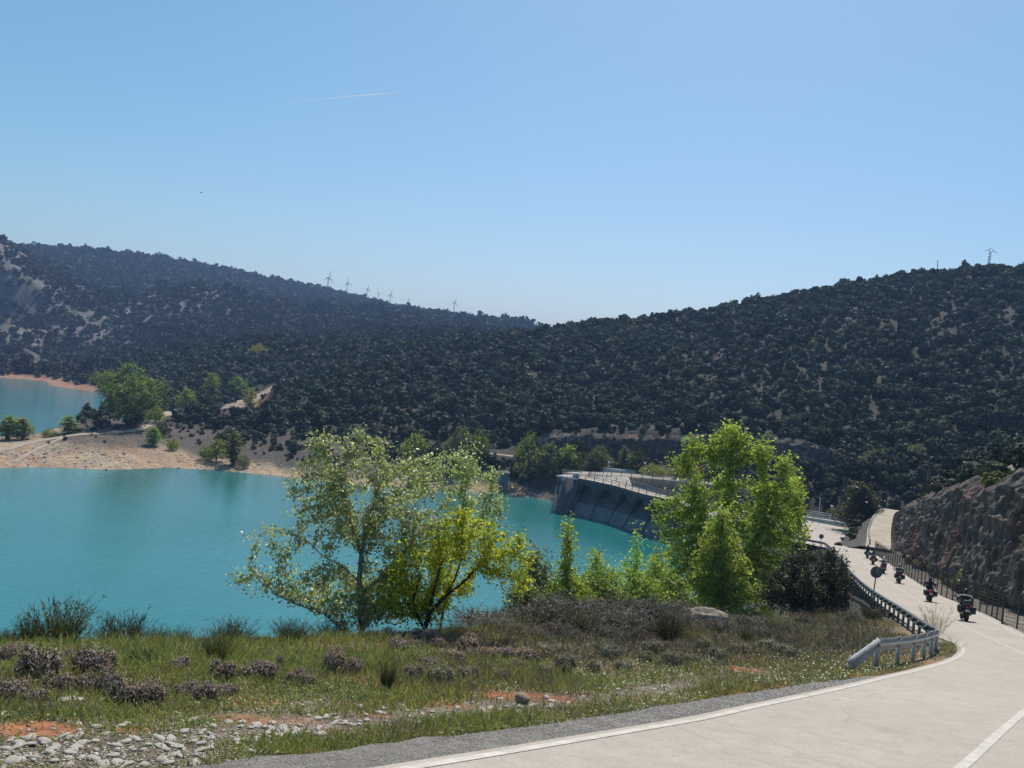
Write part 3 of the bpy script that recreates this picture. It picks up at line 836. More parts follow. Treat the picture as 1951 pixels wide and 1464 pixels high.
def grow_tree(blobs, seeds, natt, seg, g, r0, leaf_n, leaf_l, leaf_w, spread, cols, tipmax=4, expo=0.45, up=0.25, var=.25, infl=9.0, trop=.05, nseg=5, cut=0, vol=0.5):
    att, _ = ellipsoid_pts(blobs, natt, g)
    P, par, tips = space_col(att, seeds, seg, g, infl=infl, trop=trop)
    tv, tf = skel_mesh(P, par, tips, r0, expo, nseg, cut)
    lo = np.where(tips <= tipmax)[0]
    k = g.choice(lo, leaf_n); pp = np.where(par[k] >= 0, par[k], k)
    Cn = P[k] + (P[pp] - P[k]) * g.uniform(0, 1, (leaf_n, 1)) + g.normal(0, spread, (leaf_n, 3))
    fill = g.uniform(size=leaf_n) < vol
    # sprays of leaves between the limbs: clumps spread through the lobes
    nc = max(8, int(natt * 0.9)); cc_, _ = ellipsoid_pts(blobs, nc, g, 0.35)
    Cn = np.where(fill[:, None], cc_[g.integers(0, nc, leaf_n)] + g.normal(0, spread * 1.7, (leaf_n, 3)), Cn)
    nr_ = unit(g.normal(size=(leaf_n, 3)) + np.array([0, 0, up * 2]))
    sz = g.uniform(0.65, 1.25, leaf_n)
    lv, lf = leaf_quads(Cn, nr_, leaf_l * sz, leaf_w * sz, g)
    return tv, tf, lv, lf, leaf_cols(leaf_n, cols, g, var)


def plant_tree(name, data, label, cat, base, mat_l, mat_t, group=None, crown='crown'):
    tv, tf, lv, lf, lc = data
    t = empty(name, base); tag(t, label, cat, group)
    b_ = np.array(base)
    mk('trunk', tv - b_, tf, mat_t, t, smooth=True)
    mk(crown, lv - b_, lf, mat_l, t, col=lc)
    return t


# holm oak shrubs, unit width, standing on z = 0
def oak_mesh(name, nq, seed, core=True, cols=((0.040, 0.050, 0.030), (0.062, 0.074, 0.043), (0.10, 0.11, 0.072), (0.034, 0.042, 0.031)), lump=7, size=0.105, h=0.8, mat='leaf_oak'):
    g = np.random.default_rng(seed)
    L_ = [(0, 0, 0.42 * h, 0.36, 0.36, 0.40 * h)]
    for i in range(lump):
        a_ = g.uniform(0, 6.28); rr_ = g.uniform(0.12, 0.30); s_ = g.uniform(0.15, 0.24)
        L_.append((math.cos(a_) * rr_, math.sin(a_) * rr_, g.uniform(0.25, 0.82) * h, s_, s_, s_ * g.uniform(.8, 1.1)))
    L_ = np.array(L_); p = (L_[:, 3] ** 2); p /= p.sum()
    k = g.choice(len(L_), nq, p=p); d = unit(g.normal(size=(nq, 3)) + np.array([0, 0, 0.25]))
    Cn = L_[k, :3] + d * L_[k, 3:6] * g.uniform(0.85, 1.12, (nq, 1)); Cn[:, 2] = np.maximum(Cn[:, 2], 0.03)
    sz = g.uniform(0.6, 1.3, nq) * size
    V, Q_ = leaf_quads(Cn, unit(d + g.normal(0, 0.4, (nq, 3))), sz * 1.2, sz, g)
    cc = leaf_cols(nq, cols, g, 0.3); fs = [Q_]
    if core:
        mb = MB()
        for l in L_: mb.ell(l[:3], l[3:6] * 0.86, 7, 5)
        cv = np.vstack(mb.V); n0 = len(V)
        V = np.vstack([V, cv]); cc = np.vstack([cc, np.tile(np.array(cols[0]), (len(cv), 1))])
        fs += [np.vstack(x) + n0 for x in mb.T.values()]
    return V, fs, cc, M[mat]


def as_mesh(name, d): return mesh_data(name, d[0], d[1], d[3], d[2])


def merge_instances(variants, P, S, rz, which, cvar, g, hv=.0):
    """many small plants as one mesh: variants are (V, faces list, col)"""
    VV = []; CC = []; FF = {}; n0 = 0
    for vi, d in enumerate(variants):
        I = np.where(which == vi)[0]
        if not len(I): continue
        V0, fs, c0 = d[0], d[1], d[2]; nv = len(V0)
        cs, sn = np.cos(rz[I])[:, None], np.sin(rz[I])[:, None]
        X = V0[None, :, 0] * cs - V0[None, :, 1] * sn; Y = V0[None, :, 0] * sn + V0[None, :, 1] * cs
        W_ = np.stack([X * S[I, 0:1] + P[I, 0:1], Y * S[I, 0:1] + P[I, 1:2], V0[None, :, 2] * S[I, 1:2] + P[I, 2:3]], -1)
        VV.append(W_.reshape(-1, 3)); tint = (1 + g.uniform(-cvar, cvar, (len(I), 1, 1))) * (1 + g.uniform(-1, 1, (len(I), 1, 1)) * np.array([hv, hv * .25, -hv * .4]))
        CC.append((c0[None] * tint).reshape(-1, 3))
        off = n0 + np.arange(len(I)) * nv
        for f in fs: FF.setdefault(f.shape[1], []).append((f[None] + off[:, None, None]).reshape(-1, f.shape[1]))
        n0 += len(I) * nv
    return np.vstack(VV), [np.vstack(x) for x in FF.values()], np.vstack(CC)


# ------------------------------------------------------------------ scrub on the hills
OAKS = [oak_mesh('holm_oak', 620, 100 + i, lump=7 + i % 3, h=(0.8, 0.72, 0.9, 0.66, 0.85, 0.75)[i]) for i in range(6)]
OAK_L = [oak_mesh('holm_oak', 520, 130 + i, cols=((0.075, 0.085, 0.052), (0.10, 0.11, 0.07), (0.12, 0.125, 0.085)), h=0.75) for i in range(2)]
OAK_MID = [oak_mesh('x', 130, 150 + i, lump=5, size=0.17) for i in range(5)]
OAK_FAR = [oak_mesh('x', 40, 170 + i, core=False, lump=4, size=0.32) for i in range(5)]


def grid_pts(x0, x1, y0, y1, s, g):
    X, Y = np.meshgrid(np.arange(x0, x1, s), np.arange(y0, y1, s)); n = X.size
    return X.ravel() + g.uniform(-.48, .48, n) * s, Y.ravel() + g.uniform(-.48, .48, n) * s


g = np.random.default_rng(5)
TRACK_PX = px(-40, 862, 0, 858, 60, 843, 130, 831, 200, 826, 262, 820, 292, 808, 302, 797, 318, 790, 345, 786)
ROAD2_PX = px(425, 776, 462, 774, 485, 762, 505, 748, 520, 738, 536, 735)
TRACK_L = on_ground(TRACK_PX[:, 0], TRACK_PX[:, 1]); ROAD2_L = on_ground(ROAD2_PX[:, 0], ROAD2_PX[:, 1])
PATH_R = on_ground(*px(850, 852, 900, 859, 940, 866, 978, 870).T)
oak_xy = []
for (x0, x1, y0, y1, s) in ((-420, 330, 195, 560, 4.4), (-500, 420, 560, 900, 6.2), (-950, 500, 900, 1760, 10.0)):
    X, Y = grid_pts(x0, x1, y0, y1, s, g)
    th_ = np.abs(np.degrees(np.arctan2(X, Y))); m = th_ < 39
    X, Y = X[m], Y[m]
    Z = H(X, Y); ok = h_far(X, Y) >= Z - 1e-6
    e = 1.5; sl = np.hypot(H(X + e, Y) - Z, H(X, Y + e) - Z) / e
    dens = 0.97 + 0 * X
    lo_, hi_ = np.where(Y > 250, 1.2, np.where(X > -85, 2.4, 3.5)), np.where(Y > 250, 2.2, np.where(X > -85, 3.2, 7.5))
    dens = np.where(Z < WATER + lo_, 0, np.where(Z < WATER + hi_, 0.45, dens))
    dens = np.where(sl > 1.05, np.where(Y > 500, .55, 0.12), dens)
    bare = fbm(X / 38, Y / 38, 91, 3); dens = dens * (1 - 0.35 * sstep(0.25, 0.5, bare))
    pl = np.zeros(len(X))
    for (u_, v_, Y_, rad) in ((20, 560, 740, 140), (110, 600, 740, 75), (40, 500, 800, 110), (370, 570, 910, 70)):
        p = at(u_, v_, Y_); pl = np.maximum(pl, np.exp(-(((X - p[0]) ** 2 + (Y - p[1]) ** 2) / rad ** 2)))
    dens = dens * (1 - 0.52 * pl)
    for P_, w_ in ((TRACK_L, 5.0), (ROAD2_L, 8.0), (PATH_R, 6.0)):
        d, _ = seg_dist(X, Y, P_[:, :2]); dens = np.where(d < w_, 0, dens)
    # open peninsula, dam surroundings
    pen = (X < -30) & (Y < 256) & (Y > 190); dens = np.where(pen, dens * np.where(X > -80, 0.8, 0.34), dens)
    dcl, scl = seg_dist(X, Y, CLIFF_P[:, :2]); dens = np.where((dcl < 2.5), 0.0, dens); dens = np.where((scl > 0) & (X > 8) & (X < 110) & (Y < 240), dens * np.where(X > 46, 0.85, 0.4), dens)
    dens = np.where((X > 5) & (X < 52) & (Y < 216), 0, dens)
    dens = np.where((X >= 52) & (X < 120) & (Y < 216), 0.9, dens)
    k = ok & (g.uniform(size=len(X)) < dens)
    sz = s * g.uniform(0.5, 1.45, k.sum()) * (1 + .35 * fbm(X[k] / 17, Y[k] / 17, 44, 2)) * np.where(pen[k] & (X[k] < -80), .45, np.where(pen[k], .75, 1.0))
    oak_xy.append(np.stack([X[k], Y[k], Z[k] - 0.06 * sz, sz, np.full(k.sum(), s)], 1))
X, Y = grid_pts(46, 135, 158, 226, 2.7, g); Z = H(X, Y); d, _ = seg_dist(X, Y, CLIFF_P[:, :2]); dt_, _ = seg_dist(X, Y, np.array([[52, 116], [64, 128], [72, 146], [80, 158]]))
k = (h_far(X, Y) >= Z - 1e-6) & (d > 2) & (dt_ > 4) & (Z > -24.5) & (g.uniform(size=len(X)) < .8); sz = g.uniform(1.4, 4.2, k.sum())
oak_xy.append(np.stack([X[k], Y[k], Z[k] - .06 * sz, sz, np.full(k.sum(), 4.4)], 1))
# small bushes dotted over the rocky spur
X, Y = grid_pts(-560, -150, 560, 1000, 5.5, g); Z = H(X, Y); pl = np.zeros(len(X))
for (u_, v_, Y_, rad) in ((20, 560, 740, 140), (110, 600, 740, 75), (40, 500, 800, 110), (370, 570, 910, 70)):
    p = at(u_, v_, Y_); pl = np.maximum(pl, np.exp(-(((X - p[0]) ** 2 + (Y - p[1]) ** 2) / rad ** 2)))
k = (Z > WATER + 3) & (g.uniform(size=len(X)) < pl * .4); sz = g.uniform(1.8, 4.5, k.sum()); oak_xy.append(np.stack([X[k], Y[k], Z[k] - .06 * sz, sz, np.full(k.sum(), 6.2)], 1))
# undergrowth of small bushes between the oaks
X, Y = grid_pts(-420, 330, 200, 540, 3.5, g); m = np.abs(np.degrees(np.arctan2(X, Y))) < 37; X, Y = X[m], Y[m]; Z = H(X, Y); d, _ = seg_dist(X, Y, CLIFF_P[:, :2])
d1, _ = seg_dist(X, Y, TRACK_L[:, :2]); d2, _ = seg_dist(X, Y, ROAD2_L[:, :2]); d3, _ = seg_dist(X, Y, PATH_R[:, :2])
pen_ = (X < -62) & (Y < 256)
k = (h_far(X, Y) >= Z - 1e-6) & (d > 2) & (d1 > 3) & (d2 > 4) & (d3 > 2) & ~((X > 5) & (X < 52) & (Y < 216)) & (g.uniform(size=len(X)) < np.where(Z < WATER + 2.2, 0, np.where(pen_, np.where(Z < WATER + 3.2, .18, .75), .8)))
sz = g.uniform(.9, 2.3, k.sum()) * np.where(pen_[k], .8, 1); oak_xy.append(np.stack([X[k], Y[k], Z[k] - .06 * sz, sz, np.full(k.sum(), 3.5)], 1))
A = np.vstack(oak_xy)
# terrace above the cutting and the verge below it: smaller bushes
X, Y = grid_pts(28, 150, 30, 178, 2.7, g)
d, sd_ = seg_dist(X, Y, CUT); k = (sd_ > 0) & (d > 2.2) & (d < 55) & (g.uniform(size=len(X)) < 0.85) & (np.degrees(np.arctan2(X, Y)) < 37)
X, Y = X[k], Y[k]; Z = H(X, Y); s_ = g.uniform(1.3, 3.8, len(X))
TERR = np.stack([X, Y, Z - 0.08 * s_, s_, np.full(len(X), 3.3)], 1)
ALL = np.vstack([A, TERR])
hh = ALL[:, 3] * g.uniform(0.6, 0.95, len(ALL))
# which can be seen from the road: sight line to each top clear of the terrain
pu, pv = project(np.c_[ALL[:, 0], ALL[:, 1], ALL[:, 2] + hh * 0.8])
cand = np.where((pu > 5) & (pu < 1946) & (pv > 5) & (pv < 1180))[0]
key = ALL[cand, 3] / np.hypot(ALL[cand, 0], ALL[cand, 1]); cand = cand[np.argsort(-key)][:700]
tt = np.linspace(0.12, 0.985, 70)[None]
zt = (ALL[cand, 2] + hh[cand] * 0.8)[:, None]
clear = (H(ALL[cand, 0][:, None] * tt, ALL[cand, 1][:, None] * tt) < zt * tt).all(1)
big = cand[clear][:290]
isbig = np.zeros(len(ALL), bool); isbig[big] = True
oak_me = [as_mesh('holm_oak', d) for d in OAKS]; oakl_me = [as_mesh('holm_oak', d) for d in OAK_L]
for i in big:
    x, y, z, s_, gs = ALL[i]; terr = gs == 3.3
    light = g.uniform() < (0.30 if terr else 0.10)
    me = (oakl_me if light else oak_me)[g.integers(0, 2 if light else 6)]
    o = link('holm_oak' if s_ > 2.2 else 'scrub_bush', me, None, (x, y, z)); o.scale = (s_, s_ * g.uniform(.85, 1.15), hh[i] / 0.8); o.rotation_euler = (0, 0, g.uniform(0, 6.28))
    if terr:
        tag(o, ('grey green scrub bush' if light else 'dark green scrub bush') + ' growing on the slope above the rock cutting', 'bush', ('pale' if light else 'dark') + ' bushes above the rock cutting')
    elif x < -20:
        tag(o, ('greyish' if light else 'dark green') + ' round holm oak on the low ground by the lake and dirt track', 'holm oak', ('greyish' if light else 'dark') + ' holm oaks near the lake shore')
    else:
        tag(o, ('greyish' if light else 'dark green') + ' round holm oak on the lower slope of the hill behind the dam', 'holm oak', ('greyish' if light else 'dark') + ' holm oaks on the slope behind the dam')
rest = ~isbig
B_ = ALL[rest]; hb = hh[rest]; ds = np.hypot(B_[:, 0], B_[:, 1])
mid = ds < 520
for nm, m, var_, lab in (('holm_oak_scrub', mid & (B_[:, 4] != 3.5), OAK_MID, 0), ('hill_undergrowth', B_[:, 4] == 3.5, OAK_FAR, 1), ('far_oak_scrub', ~mid & (B_[:, 4] != 3.5), OAK_FAR, 2)):
    n_ = m.sum(); S = np.c_[B_[m, 3] * (1.0 if nm[0] == 'h' else 1.15), hb[m] / 0.8]
    V, fs, cc = merge_instances(var_, B_[m, :3], S, g.uniform(0, 6.28, n_), g.integers(0, len(var_), n_), 0.5, g, .28)
    o = mk(nm, V, fs, M['leaf_oak'], col=cc)
    tag(o, ('dense dark holm oak scrub covering the hillsides', 'low bushes filling the gaps between the oaks', 'distant holm oak scrub covering the far hills')[lab], 'scrub', kind='stuff')
print('oaks', len(ALL), len(big), rest.sum())
# ------------------------------------------------------------------ middle-distance trees
def std_tree(kind, seed, cols):
    """unit-height tree: returns trunk and crown mesh data, standing on the origin"""
    g = np.random.default_rng(seed); bl = []
    if kind == 'broad':
        bl = [(0, 0, .55, .36, .36, .34), (0, 0, .28, .26, .26, .2)] + [(.28 * math.cos(a_) * g.uniform(.7, 1), .28 * math.sin(a_), g.uniform(.35, .75), .17, .17, .14) for a_ in np.arange(0, 6.2, .8)] + [(0, 0, .88, .16, .16, .12)]
        nat, leaf, sz, sp = 520, 9000, .028, .018
    elif kind == 'column':
        bl = [(g.normal(0, .015), g.normal(0, .015), z_, .15 * math.sin((z_ + .1) * 2.6) + .03, .15 * math.sin((z_ + .1) * 2.6) + .03, .12) for z_ in np.arange(.12, .95, .1)]
        nat, leaf, sz, sp = 240, 1500, .05, .02
    elif kind == 'open':
        bl = [(.2 * math.cos(a_), .2 * math.sin(a_), z_, .15, .15, .12) for a_, z_ in ((0, .45), (1.3, .6), (2.4, .35), (3.5, .68), (4.6, .5), (5.6, .8), (.6, .25), (3.6, .22))] + [(0, 0, .88, .12, .12, .11)]
        nat, leaf, sz, sp = 260, 1600, .055, .024
    elif kind == 'dome':
        bl = [(0, 0, .5, .5, .5, .45)] + [(.4 * math.cos(a_), .4 * math.sin(a_), .35, .25, .25, .3) for a_ in np.arange(0, 6.2, 1.05)]
        nat, leaf, sz, sp = 260, 1700, .075, .04
    elif kind == 'pine':
        bl = [(g.normal(0, .05), g.normal(0, .05), z_, .22 * (1.15 - z_) + .05, .22 * (1.15 - z_) + .05, .09) for z_ in np.arange(.3, .98, .09)]
        nat, leaf, sz, sp = 260, 1900, .05, .03
    top = max(b_[2] + b_[5] for b_ in bl)
    lean = g.normal(0, .02, 2)
    seeds = [np.array([[0, 0, 0], [lean[0] * .5, lean[1] * .5, .2], [lean[0], lean[1], .42 if kind != 'dome' else .15]])]
    if kind in ('column', 'pine'): seeds = [np.array([[0, 0, 0], [lean[0], lean[1], .5], [0, 0, .9]])]
    tv, tf, lv, lf, lc = grow_tree(bl, seeds, nat, .035, g, .0035, leaf, sz, sz * .7, sp, cols, tipmax=5, nseg=4, expo=.5)
    sc_ = 1 / top; tv = tv * sc_; lv = lv * sc_
    wd = np.percentile(np.abs(lv[:, 0]), 97) * 2
    lv[:, 0:2] /= wd; tv[:, 0:2] /= wd       # unit width too
    return mesh_data('trunk', tv, tf, M['bark_dark'] if kind == 'pine' else M['bark'], smooth=True), mesh_data('crown', lv, lf, M['leaf'], lc)


LG = ((0.23, 0.30, 0.07), (0.28, 0.34, 0.08), (0.18, 0.25, 0.06))
MG = ((0.15, 0.21, 0.06), (0.19, 0.25, 0.075), (0.115, 0.165, 0.05))
GG = ((0.13, 0.16, 0.085), (0.17, 0.20, 0.11), (0.10, 0.13, 0.07))
YG = ((0.28, 0.29, 0.05), (0.24, 0.27, 0.06), (0.20, 0.22, 0.05))
DG = ((0.035, 0.05, 0.025), (0.05, 0.065, 0.032), (0.028, 0.04, 0.02))
PG = ((0.06, 0.075, 0.035), (0.08, 0.09, 0.045), (0.09, 0.085, 0.06))
STD = {}
TREES = [
 # u, v base, height px, width px, kind, colours, label, category
 (243, 812, 121, 96, 'broad', MG, 'largest round bright green tree standing on the peninsula between both lake arms', 'tree'),
 (306, 792, 62, 34, 'open', GG, 'pale thinly leaved tree close beside the largest round lakeside tree', 'tree'),
 (296, 806, 34, 30, 'dome', LG, 'small light green bush at the right foot of the largest lakeside tree', 'bush'),
 (352, 786, 48, 36, 'open', LG, 'small light green tree beside the dirt track, left of a dark round bush', 'tree'),
 (386, 779, 42, 44, 'dome', DG, 'dark round evergreen bush beside the dirt track between light green trees', 'bush'),
 (401, 752, 44, 28, 'open', LG, 'slender light green tree rising behind the dark round evergreen bush', 'tree'),
 (452, 757, 42, 34, 'open', MG, 'light green tree behind the turning place, right of the slender one', 'tree'),
 (475, 781, 42, 26, 'open', YG, 'small yellowish tree standing on the edge of the gravel road', 'tree'),
 (491, 678, 24, 28, 'dome', YG, 'lone yellow green tree amid dark scrub high above the gravel road', 'tree'),
 (412, 880, 46, 34, 'open', LG, 'light green lakeside sapling left of the dark columnar tree', 'tree'),
 (444, 886, 70, 30, 'column', MG, 'dark green columnar tree standing at the water edge of the rocky shore', 'tree'),
 (463, 892, 28, 24, 'dome', GG, 'low pale bush right of the columnar tree at the water edge', 'bush'),
 (393, 876, 30, 26, 'dome', MG, 'low green bush at the left end of the lakeside clump', 'bush'),
 (291, 850, 38, 26, 'column', LG, 'small light green conical tree below the bend of the dirt track', 'tree'),
 (329, 858, 24, 22, 'dome', LG, 'small round green bush on the rocky shore below the dirt track', 'bush'),
 (307, 832, 30, 26, 'dome', DG, 'dark round bush at the bend of the dirt track', 'bush'),
 (255, 812, 34, 36, 'dome', DG, 'dark low bush under the right side of the largest lakeside tree', 'bush'),
 (14, 838, 48, 40, 'column', LG, 'tallest yellow green lakeside bush by the end of the track', 'bush'),
 (42, 838, 44, 34, 'column', LG, 'yellow green bush beside the tallest one by the lake', 'bush'),
 (130, 826, 36, 30, 'column', LG, 'isolated small conical green bush on the shore of the upper lake arm', 'bush'),
 (94, 832, 16, 26, 'dome', LG, 'lowest green bush on the shore before the isolated conical one', 'bush'),
 (190, 798, 20, 9, 'column', DG, 'tiny dark cypress shaped tree beside the upper lake arm', 'tree'),
 (789, 882, 56, 58, 'dome', LG, 'domed light green tree on the far shore behind the silvery poplar', 'tree'),
 (872, 900, 92, 52, 'broad', GG, 'grey green tall tree on the far shore beside a brighter one', 'tree'),
 (906, 890, 74, 44, 'broad', MG, 'bright green tree leaning against the grey green one on the far shore', 'tree'),
 (1004, 915, 92, 54, 'open', MG, 'tall open green tree on the far shore just left of the dam', 'tree'),
 (1046, 905, 64, 44, 'open', GG, 'rounded pale green tree between the tall open tree and the dam', 'tree'),
 (1079, 905, 60, 34, 'column', LG, 'light green columnar tree rising behind the dam end', 'tree'),
 (1108, 905, 46, 44, 'dome', PG, 'grey bare looking round tree behind the dam abutment', 'tree'),
 (1140, 904, 58, 40, 'broad', GG, 'grey green tree behind the left curve of the dam road', 'tree'),
 (1186, 902, 56, 20, 'column', GG, 'thin grey green column tree behind the dam road', 'tree'),
 (1201, 906, 42, 20, 'column', MG, 'short thin tree right beside the thin grey column tree', 'tree'),
 (1216, 902, 46, 24, 'open', PG, 'sparse dark tree against the cliff behind the dam road', 'tree'),
 (1244, 908, 26, 46, 'dome', YG, 'low bright yellow green bush behind the far railing of the dam road', 'bush'),
 (1306, 916, 46, 54, 'dome', YG, 'yellowish bush behind the dam road partly hidden by the big green tree', 'bush'),
 (1676, 884, 32, 52, 'dome', GG, 'pale green domed bush on the ledge below the cliff', 'bush'),
 (1650, 886, 20, 34, 'dome', GG, 'lower pale bush at the left of the domed one on the ledge', 'bush'),
 (1745, 870, 26, 38, 'dome', GG, 'pale green round bush higher up to the right on the cliff ledge', 'bush'),
]
g = np.random.default_rng(17)
base = on_ground([t[0] for t in TREES], [t[1] for t in TREES])
for t, p in zip(TREES, base):
    u, v, hp, wp, kind, cols, lab, cat = t
    ck = (kind, cols)
    if ck not in STD: STD[ck] = std_tree(kind, 300 + len(STD), cols)
    tm, cm = STD[ck]
    hgt, wid = hp * p[1] / F, wp * p[1] / F
    e = empty('lakeside_tree' if cat == 'tree' else 'green_bush', p - [0, 0, 0.1], g.uniform(0, 6.28)); tag(e, lab, cat)
    for nm, me in (('trunk', tm), ('crown', cm)):
        o = link(nm, me, e); o.scale = (wid, wid, hgt)
# pines at the junction
for (u, v, hp, wp, lab) in ((1622, 1013, 84, 62, 'left pine of the dark clump between road and side track'), (1640, 1019, 104, 66, 'tallest pine of the dark clump between road and side track'), (1655, 1021, 80, 50, 'right pine of the clump, nearest the side track')):
    p = onp(u, v)
    ck = ('pine', PG, u)
    tm, cm = std_tree('pine', 500 + u, PG)
    e = empty('pine_tree', p - [0, 0, 0.1], g.uniform(0, 6.28)); tag(e, lab, 'pine tree')
    for nm, me in (('trunk', tm), ('crown', cm)):
        o = link(nm, me, e); o.scale = (wp * p[1] / F, wp * p[1] / F, hp * p[1] / F)

# ------------------------------------------------------------------ foreground trees
def pb(Y, *L_):
    """crown lobes given where they show in the photo: u, v, ru, rv [, dY, weight]"""
    out = []
    for l in L_:
        u, v, ru, rv = l[:4]; dy = l[4] if len(l) > 4 else 0; wt = l[5] if len(l) > 5 else 1
        q = at(u, v, Y + dy); k = (Y + dy) / F
        out.append((q[0], q[1], q[2], ru * k, max(ru, rv) * k * .9, rv * k, wt))
    return out


def pl(Y, *uv):
    P_ = px(*uv); return np.array([at(u, v, Y) for u, v in P_])


def ground_seed(P_):
    """put the first point of a stem on the ground"""
    P_ = P_.copy(); z = float(H(P_[0, 0], P_[0, 1]))
    if z < P_[0, 2] - .3: P_ = np.vstack([[P_[0, 0], P_[0, 1], z - .1], P_])
    else: P_[0, 2] = z - .1
    return P_


g = np.random.default_rng(23)
Y = 19.0
SIL = ((0.35, 0.42, 0.21), (0.44, 0.50, 0.29), (0.28, 0.35, 0.16), (0.60, 0.63, 0.50), (0.23, 0.30, 0.13))
bl = pb(Y, (690, 950, 110, 90), (610, 855, 32, 40), (680, 845, 42, 36), (725, 860, 26, 34), (600, 930, 60, 55), (590, 985, 50, 40), (655, 1010, 70, 40), (740, 1000, 70, 60), (790, 910, 60, 45, 1), (820, 970, 60, 60, -.6, .7), (740, 1080, 55, 50), (640, 1130, 70, 28, .8), (555, 1105, 55, 26), (600, 1100, 40, 24, -.7), (500, 1110, 40, 22), (448, 1103, 20, 18), (480, 1085, 14, 14), (540, 1040, 45, 22), (510, 1015, 18, 24), (492, 1055, 14, 10), (700, 1150, 90, 25), (480, 1022, 10, 8), (735, 1125, 55, 44, .5, 1.6), (770, 1155, 55, 36, .4, 1.6), (690, 1168, 70, 24, .2, 1.4), (655, 1105, 34, 22, .4), (790, 1020, 50, 50, .6))
sd = [ground_seed(pl(Y, 690, 1195, 692, 1150, 684, 1110, 688, 1060)), pl(Y, 684, 1110, 655, 1080, 625, 1065), pl(Y, 688, 1060, 670, 1000, 655, 940, 640, 890), pl(Y, 688, 1060, 700, 1000, 720, 930), ground_seed(pl(Y, 672, 1193, 620, 1170, 560, 1150, 520, 1130)), pl(Y, 690, 1130, 740, 1090, 780, 1040)]
d_ = grow_tree(bl, sd, 1500, .105, g, .0056, 25000, .076, .055, .06, SIL, tipmax=5, up=.15, infl=8, expo=.5, var=.35, vol=.3)
plant_tree('poplar_tree', d_, 'broad silvery leaved poplar leaning left over the turquoise lake, with a pale forked trunk', 'poplar tree', sd[0][0], M['leaf_shiny'], M['bark_pale'])
bl = pb(Y + 1.5, (890, 870, 26, 40), (905, 930, 30, 50), (940, 925, 20, 45), (965, 975, 18, 22), (850, 905, 40, 40), (880, 1000, 45, 45), (935, 990, 20, 30), (800, 900, 50, 40), (840, 1080, 40, 60))
sd = [ground_seed(pl(Y + 1.5, 838, 1195, 850, 1130, 862, 1060, 880, 980, 892, 900)), pl(Y + 1.5, 868, 1040, 915, 990, 938, 940), pl(Y + 1.5, 850, 1130, 820, 1040, 810, 960)]
d_ = grow_tree(bl, sd, 430, .12, g, .004, 5600, .076, .055, .07, SIL, tipmax=5, up=.15, infl=8, expo=.5, var=.35, vol=.3)
plant_tree('poplar_tree', d_, 'thin straggly silvery poplar with upright shoots behind the yellow green tree', 'poplar tree', sd[0][0], M['leaf_shiny'], M['bark'])
YEL = ((0.54, 0.58, 0.06), (0.47, 0.53, 0.065), (0.37, 0.45, 0.06), (0.64, 0.64, 0.07))
bl = pb(18.0, (895, 1012, 60, 40), (880, 985, 22, 18), (955, 1035, 50, 36), (995, 1065, 24, 38), (1000, 1100, 14, 22), (850, 1030, 45, 36), (905, 1055, 55, 30), (940, 1075, 45, 30), (820, 1050, 50, 32, .5), (800, 1090, 60, 50, .6), (770, 1145, 60, 40, .5), (880, 1110, 40, 30, .6, .6), (960, 1090, 30, 30), (820, 1150, 50, 36, .5, .8), (990, 1120, 22, 30, .3), (760, 1110, 40, 50, .4, .7))
sd = [ground_seed(pl(18, 802, 1196, 820, 1165, 850, 1135, 868, 1100, 880, 1062)), pl(18, 850, 1135, 880, 1112, 912, 1078), pl(18, 815, 1170, 828, 1120, 842, 1070), pl(18, 804, 1192, 786, 1150, 800, 1100)]
YEL2 = YEL + ((0.26, 0.31, 0.06), (0.20, 0.26, 0.055))
d_ = grow_tree(bl, sd, 760, .10, g, .0068, 11500, .075, .054, .055, YEL2, tipmax=5, up=.2, infl=8, expo=.5, var=.25)
plant_tree('small_tree', d_, 'small spreading tree with vivid yellow green leaves and dark forked trunks', 'tree', sd[0][0], M['leaf'], M['bark_dark'])
# bright poplars below the brow
BRT = ((0.28, 0.345, 0.085), (0.345, 0.405, 0.10), (0.20, 0.26, 0.065), (0.43, 0.475, 0.14))
Y = 46.0
bl = pb(Y, (1390, 860, 20, 36), (1388, 905, 27, 34), (1340, 925, 24, 26), (1302, 900, 20, 16, .5), (1345, 945, 56, 40), (1310, 965, 45, 35), (1275, 985, 24, 22), (1445, 932, 26, 28), (1430, 955, 56, 44), (1487, 948, 22, 26), (1478, 960, 42, 46), (1390, 1010, 90, 55), (1290, 1030, 36, 34), (1460, 1030, 55, 55), (1330, 1090, 55, 45), (1410, 1100, 80, 50), (1265, 955, 12, 10), (1300, 1075, 40, 45), (1455, 1095, 45, 45), (1275, 1110, 34, 45), (1330, 1140, 70, 36), (1420, 1145, 80, 32), (1490, 1010, 26, 50), (1262, 1010, 26, 22), (1255, 985, 14, 12, 0, 4), (1389, 836, 14, 34, 0, 6), (1362, 862, 12, 34, 0, 5), (1418, 858, 14, 32, 0, 5), (1322, 858, 14, 30, 0, 6), (1452, 866, 14, 30, 0, 6), (1496, 888, 13, 26, 0, 6), (1290, 884, 14, 12, 0, 6), (1258, 965, 16, 10, 0, 5), (1512, 930, 10, 24, 0, 5))
sd = [ground_seed(pl(Y, 1392, 1190, 1392, 1100, 1390, 1000, 1390, 880)), pl(Y, 1392, 1120, 1350, 1040, 1325, 940), pl(Y, 1392, 1110, 1440, 1020, 1470, 930)]
d_ = grow_tree(bl, sd, 1700, .22, g, .008, 36000, .175, .125, .12, BRT, tipmax=5, vol=.3, up=.25, infl=8, expo=.5, nseg=5, cut=2)
plant_tree('poplar_tree', d_, 'large bright green poplar with a pointed top in front of the dam', 'poplar tree', sd[0][0], M['leaf'], M['bark'])
